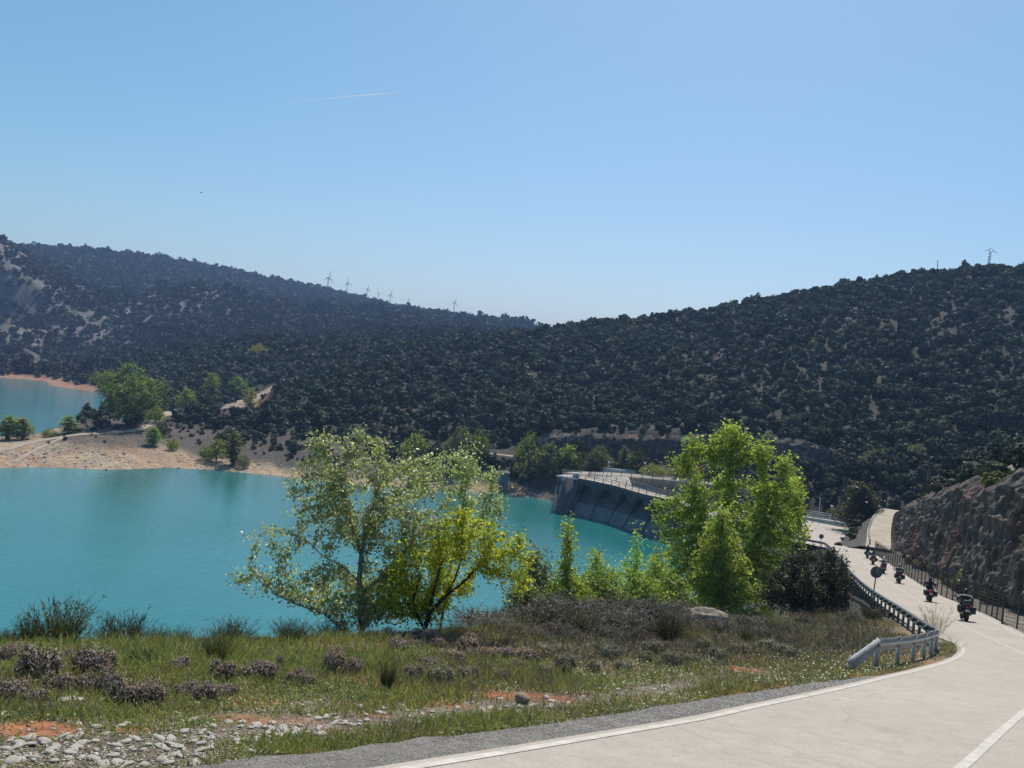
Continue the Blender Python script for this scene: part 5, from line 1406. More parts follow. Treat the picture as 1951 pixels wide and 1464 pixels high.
# blades
P_, dd = near_uv(165000, -120, 1860, 1120, 1475)
lush = fbm(P_[:, 0] / 2.2, P_[:, 1] / 2.2, 80, 3)
u_, v_ = project(P_); dry = np.clip(.12 + sstep(-.3, .4, fbm(P_[:, 0] / 3, P_[:, 1] / 3, 81, 3) + (u_ - 760) / 900 * (v_ < 1285)) + .35 * sstep(0, .5, fbm(P_[:, 0] / .7, P_[:, 1] / .7, 82, 2)), 0, 1)
keep = g.uniform(size=len(P_)) < np.clip((0.9 - 0.85 * np.clip(soil_at(P_), 0, 1)) * (1 - .93 * np.clip(gravel_at(P_) * 1.3, 0, 1)) * (.75 + lush), 0.03, 1)
P_, lush, dry, dd = P_[keep], lush[keep], dry[keep], dd[keep]; n = len(P_)
hgt = (0.045 + 0.07 * np.clip(lush + .4, 0, 1)) * g.uniform(.5, 1.6, n) * np.clip((P_[:, 1] / 9.5) ** 1.6, .35, 1.7) * np.clip(dd / 1.0, .35, 1)
D = unit(g.normal(0, .42, (n, 3)) * [1, 1, .2] + [0, 0, 1])
V, Q_, tip, k = ribbons(P_, D, hgt, (0.007 + .0007 * P_[:, 1]) * g.uniform(.7, 1.5, n), g, .45, 2)
GRN = pick(((0.20, 0.24, 0.06), (0.26, 0.295, 0.08), (0.155, 0.195, 0.055), (0.32, 0.32, 0.115)), n, g); DRY = pick(((0.22, 0.19, 0.105), (0.18, 0.165, 0.085), (0.28, 0.245, 0.15), (0.15, 0.135, 0.075)), n, g)
isd = g.uniform(size=n) < np.clip(dry * .75 + .05, 0, 1)
o = mk('grass', V, Q_, M['grass'], col=rep(np.where(isd[:, None], DRY, GRN), k)); tag(o, 'green and dry grass blades growing on the roadside bank', 'grass', kind='stuff')
# broad leaved weeds hugging the ground
P2, dd = near_uv(70000, -120, 1860, 1230, 1475); gv = gravel_at(P2)
lush2 = fbm(P2[:, 0] / 1.1, P2[:, 1] / 1.1, 85, 3)
k = g.uniform(size=len(P2)) < np.clip(.55 + lush2 * 1.3, 0, 1) * (1 - .85 * np.clip(soil_at(P2), 0, 1)) * (1 - .9 * np.clip(gv * 1.3, 0, 1))
P2 = P2[k]; n = len(P2); lh = g.uniform(.005, .05, n); P2[:, 2] += lh
V, Q_ = leaf_quads(P2, unit(g.normal(0, .5, (n, 3)) + [0, 0, 1]), g.uniform(.02, .055, n) * np.clip(P2[:, 1] / 9, .8, 1.6), g.uniform(.014, .03, n) * np.clip(P2[:, 1] / 9, .8, 1.6), g)
o = mk('low_weeds', V, Q_, M['grass'], col=np.repeat(pick(((0.18, 0.24, 0.06), (0.23, 0.29, 0.08), (0.14, 0.185, 0.05), (0.22, 0.21, 0.11)), n, g), 4, 0)); tag(o, 'low broad leaved green weeds covering the bank', 'weeds', kind='stuff')
# dry twiggy litter on the right of the bank
P3, dd = near_uv(120000, 600, 1760, 1140, 1310); u_, v_ = project(P3)
k = g.uniform(size=len(P3)) < np.clip(.45 + fbm(P3[:, 0] / 1.6, P3[:, 1] / 1.6, 87, 3) + (u_ - 950) / 1100, 0, 1) * np.clip((1290 - (u_ - 900) * .03 - v_) / 40, 0, 1) * np.clip((dd - .5) / 1.5, 0, 1)
P3 = P3[k]; n = len(P3)
D = unit(g.normal(0, .7, (n, 3)) * [1, 1, .3] + [0, 0, .8])
V, Q_, tip, kk = ribbons(P3, D, g.uniform(.06, .22, n) * np.clip(P3[:, 1] / 18, .6, 1.5), .006 + .0005 * P3[:, 1], g, .5, 2, .08)
o = mk('dry_undergrowth', V, Q_, M['twig'], col=rep(pick(((0.24, 0.205, 0.16), (0.30, 0.265, 0.21), (0.19, 0.165, 0.125), (0.21, 0.21, 0.115)), n, g), kk)); tag(o, 'brown dry undergrowth covering the upper bank', 'undergrowth', kind='stuff')
# daisies
P4, dd = near_uv(5200, 1100, 1830, 1240, 1330); u_, v_ = project(P4); k = g.uniform(size=len(P4)) < np.exp(-((u_ - 1640) / 150) ** 2) * .28 + .015
P4 = P4[k]; n = len(P4); P4[:, 2] += g.uniform(.05, .13, n); V, Q_ = leaf_quads(P4, unit(g.normal(0, .5, (n, 3)) + [0, 0, 1]), .042, .042, g)
o = mk('wildflowers', V, Q_, M['grass'], col=np.repeat(pick(((0.75, 0.74, 0.62), (0.7, 0.68, 0.45)), n, g, .1), 4, 0)); tag(o, 'small white and yellow wildflowers around the foot of the guard rail', 'wildflowers', kind='stuff')


def stone_mesh(seed, sub=2):
    g_ = np.random.default_rng(seed); bm = bmesh.new(); bmesh.ops.create_icosphere(bm, subdivisions=sub, radius=.5)
    ax = unit(g_.normal(size=(9, 3))); lim = g_.uniform(.30, .47, 9)
    for v in bm.verts:
        p = np.array(v.co)
        for a_, l in zip(ax, lim):
            e = p @ a_ - l
            if e > 0: p = p - a_ * e * .85
        v.co = p * [1, .8, .55]
    V = np.array([v.co for v in bm.verts]); bm.verts.index_update(); Fc = np.array([[v.index for v in f.verts] for f in bm.faces]); bm.free(); return V, Fc


STN = [stone_mesh(800 + i) for i in range(8)]; STS = [stone_mesh(820 + i, 1) for i in range(6)]
Pg, _ = near_uv(60000, -120, 1700, 1290, 1475); Pg = Pg[g.uniform(size=len(Pg)) < np.clip(gravel_at(Pg) * .30 + .010, 0, 1)][:14000]
n = len(Pg); S = g.uniform(.010, .040, n); S = np.where(g.uniform(size=n) < .1, S * 1.6, S)
V, fs, cc = merge_instances([(a_, [b_], np.tile(C(1, 1, 1), (len(a_), 1))) for a_, b_ in STS], Pg + [0, 0, .004], np.c_[S, S * .6], g.uniform(0, 6.28, n), g.integers(0, 6, n), .0, g)
m, nt, out = new_mat('pebbles'); b = N(nt, 'ShaderNodeBsdfPrincipled', i={'Roughness': .9, 'Specular IOR Level': .15}); a = N(nt, 'ShaderNodeAttribute', attribute_name='Col'); nt.links.new(a.outputs['Color'], b.inputs['Base Color']); nt.links.new(b.outputs['BSDF'], out.inputs['Surface']); M['pebble'] = m
per = np.concatenate([np.full((np.sum(0 == 0) * 0,), 0)]) if False else None
nv_ = len(STS[0][0]); cc = np.repeat(pick(((0.36, 0.31, 0.26), (0.28, 0.235, 0.19), (0.20, 0.165, 0.135), (0.48, 0.43, 0.37)), len(cc) // nv_, g, .15), nv_, 0)
o = mk('gravel', V, fs, M['pebble'], col=cc); tag(o, 'white limestone gravel scattered along the road side', 'gravel', kind='stuff')
# loose chippings on the road shoulder
lo_, hi_ = SHOULDER.min(0), SHOULDER.max(0); q = np.c_[g.uniform(lo_[0], hi_[0], 400000), g.uniform(lo_[1], hi_[1], 400000)]; q = q[inside(q[:, 0], q[:, 1], SHOULDER)]
uq, vq = project(np.c_[q, -hprof(q[:, 1])]); q = q[(uq > -60) & (uq < 1750) & (vq < 1500)][:26000]; n = len(q); S = g.uniform(.008, .024, n) * np.clip(q[:, 1] / 9, .8, 2)
V, fs, cc = merge_instances([(a_, [b_], np.tile(C(1, 1, 1), (len(a_), 1))) for a_, b_ in STS], np.c_[q, -hprof(q[:, 1]) + .02], np.c_[S, S * .8], g.uniform(0, 6.28, n), g.integers(0, 6, n), .0, g)
o = mk('chippings', V, fs, M['pebble'], col=np.repeat(pick(((0.38, 0.345, 0.305), (0.28, 0.25, 0.22), (0.17, 0.15, 0.135), (0.50, 0.46, 0.41)), n, g, .2), nv_, 0)); tag(o, 'loose grey chippings on the rough road shoulder', 'gravel', kind='stuff')
RUB, S_r = PENDING_RUBBLE; n = len(RUB)
V, fs, cc = merge_instances([(a_, [b_], np.tile(C(1, 1, 1), (len(a_), 1))) for a_, b_ in STS], RUB, np.c_[S_r, S_r], g.uniform(0, 6.28, n), g.integers(0, 6, n), .0, g)
o = mk('rubble', V, fs, M['pebble'], col=np.repeat(pick(((0.26, 0.20, 0.155), (0.20, 0.16, 0.13), (0.33, 0.24, 0.17), (0.15, 0.125, 0.105)), n, g, .2), nv_, 0)); tag(o, 'broken rock rubble strewn over the bare orange shore', 'rubble', kind='stuff')
st_me = [mesh_data('stone', V, Fc, M['stone']) for V, Fc in STN]
Pl, _ = near_uv(2600, 5, 1500, 1300, 1462); Pl = Pl[g.uniform(size=len(Pl)) < gravel_at(Pl) * .6][:200]
for p in Pl:
    o = link('stone', st_me[g.integers(0, 8)], None, p + [0, 0, .012]); s_ = g.uniform(.05, .115) * (1.0 if p[1] < 12 else 1.25); o.scale = (s_ * g.uniform(.9, 1.4), s_, s_ * g.uniform(.45, .8)); o.rotation_euler = (g.normal(0, .15), g.normal(0, .15), g.uniform(0, 6.28))
    lf_ = project(p)[0] < 700
    tag(o, 'pale limestone stone lying in the gravel ' + ('at the left end of the road shoulder' if lf_ else 'strip between grass and asphalt shoulder'), 'stone', 'stones in the left gravel' if lf_ else 'stones along the shoulder')
M['stone_brown'] = noisy('brown_rock', (0.22, 0.16, 0.115), (0.36, 0.27, 0.19), 9, .9, .5, 40, dist=.01)
p = onH(995, 1340)[0]; o = link('rock', mesh_data('rock', stone_mesh(853, 2)[0] * [1, 1, 1.35], stone_mesh(853, 2)[1], M['stone_brown']), None, p + [0, 0, .06]); o.scale = (.22, .22, .22); tag(o, 'single upright brown rock among the white stones', 'rock')
for (u, v, w_, lab) in ((330, 0, 0, ''),) if False else ((122, 1342, 26, 'flat pale stone below the wide mauve thyme, left of its twin'), (150, 1340, 20, 'smaller flat pale stone beside the flat one below the thyme'), (905, 1302, 14, 'lone white stone in the grass above the stone strip')):
    p = onH(u, v)[0]; o = link('stone', st_me[1], None, p + [0, 0, .012]); s_ = w_ * p[1] / F * 1.2; o.scale = (s_, s_, s_ * .6); tag(o, lab, 'stone')
# crumbling earth ledge and a dead branch
p = onH(1345, 1192)[0]; k = p[1] / F
V, Fc = stone_mesh(860, 4); V = V * [95 * k, 60 * k, 62 * k]; V[:, 2] += fbm(V[:, 0] * 3, V[:, 1] * 3 + V[:, 2] * 4, 12, 3) * .16
M['earth'] = noisy('dry_earth', (0.20, 0.16, 0.12), (0.44, 0.37, 0.28), 1.6, .95, .9, 8, dist=.08)
o = mk('earth_mound', V, Fc, M['earth'], smooth=False, loc=p + [0, 0, .25]); tag(o, 'crumbling beige earth mound among dry shrubs below the poplars', 'mound')
p2 = onH(1378, 1182)[0]; mb = MB(); mb.tube([p2 + [-.3, 0, .1], p2 + [-.1, 0, .42], p2 + [.35, 0, .62], p2 + [.85, 0, .68]], [.035, .03, .024, .012], 6); mb.tube([p2 + [.3, 0, .6], p2 + [.5, 0, .8]], [.015, .006], 5)
o = mb.build('dead_branch', M['bark_dark']); tag(o, 'dark dead branch sticking out of the beige earth mound', 'branch')
# ------------------------------------------------------------------ tracks and paths on the far side
def ground_strip(P, w_, name, mat, off=0.09, step=1.2, cross=9):
    P = resample(np.asarray(P)[:, :2], step); w_ = np.interp(np.linspace(0, 1, len(P)), np.linspace(0, 1, len(np.atleast_1d(w_))), np.atleast_1d(w_))
    T = np.gradient(P, axis=0); T /= np.linalg.norm(T, axis=1)[:, None] + 1e-9; S = np.stack([T[:, 1], -T[:, 0]], 1); w_ = w_ * (1 + .35 * fbm(P[:, 0] / 2, P[:, 1] / 2, 3, 3)) * .9
    q = np.linspace(-.5, .5, cross); X = P[:, None] + S[:, None] * (q[None, :, None] * w_[:, None, None])
    Z = np.maximum(H(X[..., 0], X[..., 1]), H(P[:, 0], P[:, 1])[:, None] - 5) + off
    i = np.arange(len(P) * cross).reshape(len(P), cross)
    o = mk(name, np.concatenate([X, Z[..., None]], -1).reshape(-1, 3), np.stack([i[:-1, :-1], i[:-1, 1:], i[1:, 1:], i[1:, :-1]], -1).reshape(-1, 4), mat, smooth=True); tag(o, kind='structure'); return o


ground_strip(TRACK_L, [3.4, 3.0, 2.8, 2.6, 2.6, 2.6, 2.6], 'dirt_track', M['dirt_far'])
ground_strip(on_ground(*px(28, 882, 60, 862, 95, 845, 125, 833).T), 1.3, 'dirt_track', M['dirt_far'])
ground_strip(ROAD2_L, [4.5, 4.5, 4, 4], 'gravel_road', M['dirt_far'])
ground_strip(PATH_R, 1.3, 'path', M['dirt_far'])
# side track rising beside the cutting
TRL = np.array([at(1672, 1046, 116), at(1674, 1036, 119), at(1675, 1012, 128), at(1681, 990, 138), at(1688, 976.5, 146), at(1700, 972, 156)])
Pm = resample(catmull(TRL, 5), 1.2); T_ = np.gradient(Pm[:, :2], axis=0); T_ /= np.linalg.norm(T_, axis=1)[:, None]; S_ = np.stack([T_[:, 1], -T_[:, 0]], 1); ww = np.interp(np.linspace(0, 1, len(Pm)), [0, .3, 1], [3.2, 3.3, 2.6])
q = np.linspace(-.5, .5, 6); X = Pm[:, None, :2] + S_[:, None] * (q[None, :, None] * ww[:, None, None]); Zt = np.repeat((Pm[:, 2] + .10)[:, None], 6, 1) + fbm(X[..., 0], X[..., 1], 9, 2) * .05
i = np.arange(len(Pm) * 6).reshape(len(Pm), 6)
o = mk('side_track', np.concatenate([X, Zt[..., None]], -1).reshape(-1, 3), np.stack([i[:-1, :-1], i[:-1, 1:], i[1:, 1:], i[1:, :-1]], -1).reshape(-1, 4), M['dirt'], smooth=True); tag(o, kind='structure')
M['verge'] = noisy('verge', (0.055, 0.048, 0.038), (0.12, 0.105, 0.082), .8, .95, .9, 5, dist=.1)
for sgn, wd in ((-1, 4.2), (1, 1.3)):
    e0 = np.c_[Pm[:, :2] + S_ * sgn * ww[:, None] * .49, Pm[:, 2] + .08]; q = np.linspace(0, 1, 7)[None, :, None]
    e1 = e0 + np.c_[S_ * sgn * wd, 0 * ww]; e1[:, 2] = np.minimum(-hprof(e1[:, 1]), e0[:, 2]) - .4
    V = e0[:, None] * (1 - q) + e1[:, None] * q; V[..., 2] += fbm(V[..., 0] / 1.2, V[..., 1] / 1.2, 8, 3) * .45 * q[..., 0] * (1 - q[..., 0]) * 4
    i = np.arange(len(Pm) * 7).reshape(len(Pm), 7); o = mk('verge', V.reshape(-1, 3), np.stack([i[:-1, :-1], i[:-1, 1:], i[1:, 1:], i[1:, :-1]], -1).reshape(-1, 4), M['verge'], smooth=True); tag(o, kind='structure')
ZV = lambda p: p
for (x_, s_, lab) in ((.2, 1.1, 'dark low bush at the near foot of the pine clump'), (.32, 1.3, 'dark bush between the pine trunks'), (.45, 1.5, 'dark bush on the earth verge left of the side track'), (.6, 1.3, 'farthest dark bush on the verge of the side track')):
    j = int(x_ * (len(Pm) - 1)); p = Pm[j].copy(); p[:2] -= S_[j] * (ww[j] * .5 + 1.9); p[2] -= 1.0
    o = link('scrub_bush', oak_me[int(x_ * 10) % 6], None, p); o.scale = (s_ * 1.3, s_ * 1.3, s_); tag(o, lab, 'bush')

gv = np.random.default_rng(9)
for k_ in range(26):
    sg = -1 if k_ < 17 else 1; j = int(gv.uniform(.05, .95) * (len(Pm) - 1)); q = gv.uniform(.15, 1.0); wd = 4.2 if sg < 0 else 1.3
    p = Pm[j].copy(); p[:2] += S_[j] * sg * (ww[j] * .5 + .4 + q * (wd - .4)); g0_ = -float(hprof(p[1])) - .4; p[2] = (Pm[j, 2] * (1 - q) + g0_ * q) - .1; s_ = gv.uniform(.6, 1.5) if sg < 0 else gv.uniform(.4, .8)
    kk = gv.choice(3, p=[.5, .1, .4]); o = link('scrub_bush', bsh_me[kk] if gv.uniform() < .6 else oak_me[k_ % 6], None, p); o.scale = (s_, s_, s_ * .75); o.rotation_euler = (0, 0, gv.uniform(0, 6.28))
    tag(o, 'low bush on the earth slope ' + ('between the pines and the side track' if sg < 0 else 'at the right edge of the side track'), 'bush', 'bushes left of the side track' if sg < 0 else 'bushes right of the side track')

# ------------------------------------------------------------------ guard rails
WB = [(0.0, .41), (.06, .44), (.06, .50), (-.045, .54), (-.045, .58), (.06, .62), (.06, .68), (0.0, .72), (-.008, .72), (.048, .675), (.048, .625), (-.057, .585), (-.057, .535), (.048, .495), (.048, .445), (-.01, .41)]


def flip(prof): return [(-a_, b_) for a_, b_ in prof][::-1]


def zp(P): P = np.asarray(P, float); return np.c_[P[:, :2], -hprof(P[:, 1])]


gr = empty('guardrail', zp(RAIL_NEAR[:1, :2])[0]); tag(gr, 'galvanised guard rail with a sloping ramp end, curving from the verge down beside the road', 'guard rail')
g0 = np.array(gr.location)
pathn = catmull(np.vstack([RAIL_NEAR[:, :2], RAIL_NEAR[-1:, :2] + [.45, .75]]), 8)
mb = MB(); mb.sweep(zp(pathn) - g0, flip(WB)); mb.build('beam', M['galv'], gr)
rf = np.vstack([RAIL_NEAR[-1:, :2] + [.45, .75], RAIL_FAR[:, :2], RAIL_END[:, :2]])
rfs = resample(catmull(rf, 5), .8)
mb = MB(); mb.sweep(zp(rfs) - g0, flip(WB)); mb.build('beam', M['galv_dull_or_shaded'], gr)  # far arm's shaded back is put into a darker steel colour
# ramp end
ke = RAIL_NEAR[0]; d2 = RAIL_NEAR[0] - RAIL_NEAR[1]; gend = onp(1611, 1277)
st = zp(RAIL_NEAR[:1, :2])[0]; en = np.array([gend[0], gend[1], -float(hprof(gend[1])) - .50])
mb = MB(); mb.sweep(np.array([st, st * .7 + en * .3, st * .3 + en * .7, en]) - g0, [(a_ * 1.0, b_) for a_, b_ in flip(WB)]); mb.build('ramp_end', M['galv'], gr)
mb = MB()
for q_ in (.05, .5, .95):
    p = st * (1 - q_) + en * q_ - g0 + [0, -.06, .66]; mb.ell(p, (.03, .02, .03), 8, 6)
mb.build('bolts', M['dark_steel'], gr)
# posts
pn = resample(pathn, 1.0)
def post(P, hh_, mat): 
    mb = MB(); x, y = P[:2]; z = -float(hprof(y)); T_ = 0.0
    mb.box((0, 0, hh_ / 2 - .15), (.012, .11, hh_ + .3)); mb.box((.03, .055, hh_ / 2 - .15), (.06, .01, hh_ + .3)); mb.box((.03, -.055, hh_ / 2 - .15), (.06, .01, hh_ + .3)); mb.box((-.04, 0, hh_ - .14), (.07, .09, .16))
    return mb.build('post', mat, gr, loc=np.array([x, y, z]) - g0)
for t_ in (.06, 1.0, 1.9, 2.7, 3.4, 4.1):
    dd_ = np.concatenate([[0], np.cumsum(np.linalg.norm(np.diff(pathn, axis=0), axis=1))]); tq = t_ / 4.1 * (dd_[-1] - .35)
    post((np.interp(tq, dd_, pathn[:, 0]) - .02, np.interp(tq, dd_, pathn[:, 1]) + .07), .70, M['galv'])
pf = resample(catmull(rf, 5), 2.0)
for k_, p in enumerate(pf[1:62]):
    n_ = post((p[0] - .06, p[1]), .70, M['galv_dull_or_shaded'])  # far posts carry the same shade in their colour
# fence on the right
fx = onp(*px(1951, 1203, 1946, 1200, 1906, 1184, 1869.6, 1166, 1796, 1136, 1739, 1105, 1700, 1079, 1666, 1055.6).T)[:, :2]
fx = np.vstack([[29.2, 22], [29.0, 32], fx[1:]]); fs_ = resample(catmull(fx, 6), 1.9)
fe = empty('wire_fence', zp(fs_[:1])[0]); tag(fe, 'dark wire mesh fence on thin posts along the foot of the rock cutting', 'fence'); f0 = np.array(fe.location)
M['mesh'] = None
for p in fs_[:60]:
    z = -float(hprof(p[1])); mb = MB(); mb.tube([[0, 0, -.3], [0, 0, 1.55], [.12, 0, 1.78]], [.038, .038, .03], 6); mb.build('post', M['dark_steel'], fe, loc=np.array([p[0], p[1], z]) - f0)
fm = resample(fs_, .55); mb = MB(); zz = -hprof(fm[:, 1])
for h_ in np.arange(.08, 1.6, .19): mb.tube(np.c_[fm, zz + h_] - f0, .011, 3, False)
for p, z in zip(resample(fs_, .19), -hprof(resample(fs_, .19)[:, 1])): mb.tube(np.array([[p[0], p[1], z + .05], [p[0], p[1], z + 1.55]]) - f0, .008, 3, False)
mb.build('wire_mesh', M['dark_steel'], fe)

# ------------------------------------------------------------------ signs and posts
def sign_back(u, v, rpx, Y, lab, tilt=0.05):
    c_ = at(u, v, Y); r_ = rpx * Y / F; zg = float(H(c_[0], c_[1])); e = empty('road_sign', (c_[0] - .05, c_[1], zg)); tag(e, lab, 'road sign')
    hgt = c_[2] - zg; mb = MB()
    mb.tube([[0, 0, -.3], [tilt * hgt, 0, hgt + r_ * .85]], .038, 8); mb.build('pole', M['galv_dull_or_shaded'], e, smooth=True)
    mb = MB(); an = np.linspace(0, 2 * np.pi, 40, endpoint=False); 
    ring = lambda rr_, y: np.stack([np.cos(an) * rr_ + tilt * hgt, 0 * an + y, np.sin(an) * rr_ + hgt], 1)
    Vv = np.vstack([ring(r_, .05), ring(r_, .02), ring(r_ * .96, .02), ring(r_ * .955, .035)]); n_ = 40; j = np.arange(n_); k_ = (j + 1) % n_
    fq = np.vstack([np.stack([a_ * n_ + j, a_ * n_ + k_, (a_ + 1) * n_ + k_, (a_ + 1) * n_ + j], 1) for a_ in range(3)])
    mb.add(Vv, fq, (3 * n_ + j)[None], j[None, ::-1]); mb.build('disc', M['sign_back'], e)
    mb = MB(); mb.box((tilt * hgt, .028, hgt + r_ * .4), (r_ * 1.2, .012, .05)); mb.box((tilt * hgt, .028, hgt - r_ * .4), (r_ * 1.2, .012, .05)); mb.build('brackets', M['galv_dull_or_shaded'], e)


M['sign_back'] = noisy('sign_back', (0.10, 0.115, 0.12), (0.16, 0.18, 0.185), 3.0, .5, .04, 40, metal=.3)
p = onp(1662, 1150)
sign_back(1668.5, 1090.5, 11.5, 50.5, 'large round traffic sign seen from behind, standing at the guard rail before the motorcycles')
sign_back(1563.5, 1022.5, 4.6, 108, 'small distant round traffic sign seen from behind at the bend of the road')
M['white'] = plain('white_paint', (0.75, 0.75, 0.73), .5)
def pole(u, v0, v1, Y, r_, lab, cat='pole', head=False):
    a_, b_ = at(u, v0, Y), at(u + (v0 - v1) * .12, v1, Y); a_[2] = min(a_[2], float(H(a_[0], a_[1])))
    e = empty('lamp_post' if head else 'utility_pole', a_); tag(e, lab, cat); mb = MB(); mb.tube(np.array([a_ - [0, 0, .3], b_]) - a_, [r_, r_ * .7], 8); mb.build('pole', M['galv'], e)
    if head:
        mb = MB(); mb.bbox((b_ - a_) + [0, 0, .12], (.5, .5, .34), .1); mb.tube([(b_ - a_) + [0, 0, -.1], (b_ - a_) + [0, 0, .05]], [.08, .18], 8); mb.build('lamp_head', M['white'], e)
    else:
        mb = MB(); mb.box((b_ - a_) + [0, 0, -.15], (.5, .08, .08)); mb.build('cross_arm', M['galv'], e)
pole(1559, 984, 949, 160, .10, 'thin grey pole behind the road, left of the pine clump')
pole(1582, 992, 966, 165, .07, 'short white headed lamp post half hidden beside the pines', 'lamp post', True)
pole(1157, 906, 882, 205, .08, 'white headed lamp post behind the left curve of the dam road', 'lamp post', True)
pole(1226, 912, 884, 208, .08, 'white headed lamp post against the cliff, middle of the far dam road', 'lamp post', True)
pole(1280, 914, 884, 206, .08, 'white headed lamp post left of the pointed poplar behind the dam', 'lamp post', True)
pole(1688, 985, 948, 150, .06, 'slender post at the far top end of the side track')
# blue railing at the far bend
M['blue'] = plain('blue_grey_paint', (0.25, 0.36, 0.45), .5)
rb = np.array([at(u, v, Y) for u, v, Y in ((1522, 990, 166), (1545, 990, 166), (1570, 995, 165), (1602, 1001.5, 163))]); rb[:, 2] = -24.0
rb = resample(rb, 1.6); e = empty('railing', rb[0]); tag(e, 'light blue metal railing along the far edge of the road by the pines', 'railing')
mb = MB()
for h_ in (.25, .6, .95, 1.3): mb.tube(rb - rb[0] + [0, 0, h_], .045, 4)
mb.build('rails', M['blue'], e)
for p in rb: mb = MB(); mb.box((0, 0, .6), (.09, .09, 1.6)); mb.build('post', M['blue'], e, loc=p - rb[0])
kb = np.vstack([rb[0] + [-8, 2, 0], rb[0], rb[-1], rb[-1] + [1.5, -1, 0]]); mb = MB(); mb.sweep(kb + [0, -.9, 0], [(-.35, -.8), (.35, -.8), (.35, .28), (-.35, .28)]); o = mb.build('kerb_wall', M['concrete_pale']); tag(o, 'low pale concrete kerb wall under the light blue railing', 'wall')
# rail / low wall left of the side track
tl = np.array([at(1657, 1036, 118), at(1655, 1012, 127), at(1661, 996, 136), at(1672, 984, 143), at(1685, 975, 150)]); e = empty('guardrail', tl[0]); tag(e, 'weathered guard rail curving up along the left edge of the side track', 'guard rail')
mb = MB(); tls = catmull(tl, 6); mb.sweep(tls - tl[0] + [0, 0, -.1], [(a_ * 1.5, b_) for a_, b_ in WB]); mb.build('beam', M['galv'], e)
for p in resample(tls, 2.2): mb = MB(); mb.box((0, 0, -.3), (.12, .12, 1.9)); mb.build('post', M['galv_dull_or_shaded'], e, loc=p - tl[0])
M['rail_grey'] = plain('rail_grey', (0.20, 0.22, 0.24), .7)
# ------------------------------------------------------------------ dam
ZC = -24.0
cpts = np.vstack([onz(*px(1098, 911.5, 1165, 925, 1225, 942, 1290, 957).T, ZC)[:, :2], [[37.5, 153.5], [45.5, 148.0]]])
outer = resample(catmull(cpts, 10), .8)
T_ = np.gradient(outer, axis=0); T_ /= np.linalg.norm(T_, axis=1)[:, None]
Nl = np.stack([T_[:, 1], -T_[:, 0]], 1)          # right of travel = lake side
if (Nl @ np.array([-0.6, -0.8])).mean() < 0: Nl = -Nl
nd = len(outer); sd_ = np.concatenate([[0], np.cumsum(np.linalg.norm(np.diff(outer, axis=0), axis=1))]); LD = sd_[-1]
dam = empty('dam', (outer[0, 0], outer[0, 1], WATER)); tag(dam, 'curved concrete dam with arched niches and a railed road along its crest', 'dam'); D0 = np.array(dam.location)


def dam_sheet(rows, name, mat, smooth=True):
    """rows: list of (offset towards the lake, height) swept along the crest"""
    r_ = np.array(rows); X = outer[:, None] + Nl[:, None] * r_[None, :, :1]; Z = np.broadcast_to(r_[None, :, 1], X.shape[:2])
    i = np.arange(nd * len(r_)).reshape(nd, len(r_)); Q_ = np.stack([i[:-1, :-1], i[:-1, 1:], i[1:, 1:], i[1:, :-1]], -1).reshape(-1, 4)
    return mk(name, np.concatenate([X, Z[..., None]], -1).reshape(-1, 3) - D0, Q_, mat, dam, smooth=smooth)


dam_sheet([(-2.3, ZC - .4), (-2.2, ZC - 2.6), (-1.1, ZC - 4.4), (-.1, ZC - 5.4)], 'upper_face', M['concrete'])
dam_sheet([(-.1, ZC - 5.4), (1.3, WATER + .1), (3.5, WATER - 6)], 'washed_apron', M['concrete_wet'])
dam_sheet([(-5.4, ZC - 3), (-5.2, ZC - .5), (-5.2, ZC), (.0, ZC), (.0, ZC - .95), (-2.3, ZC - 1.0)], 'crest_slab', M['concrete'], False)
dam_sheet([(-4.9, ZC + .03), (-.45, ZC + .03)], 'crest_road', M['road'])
dam_sheet([(-5.3, ZC - .2), (-6.2, ZC - 6), (-9, ZC - 16)], 'downstream_face', M['concrete'])
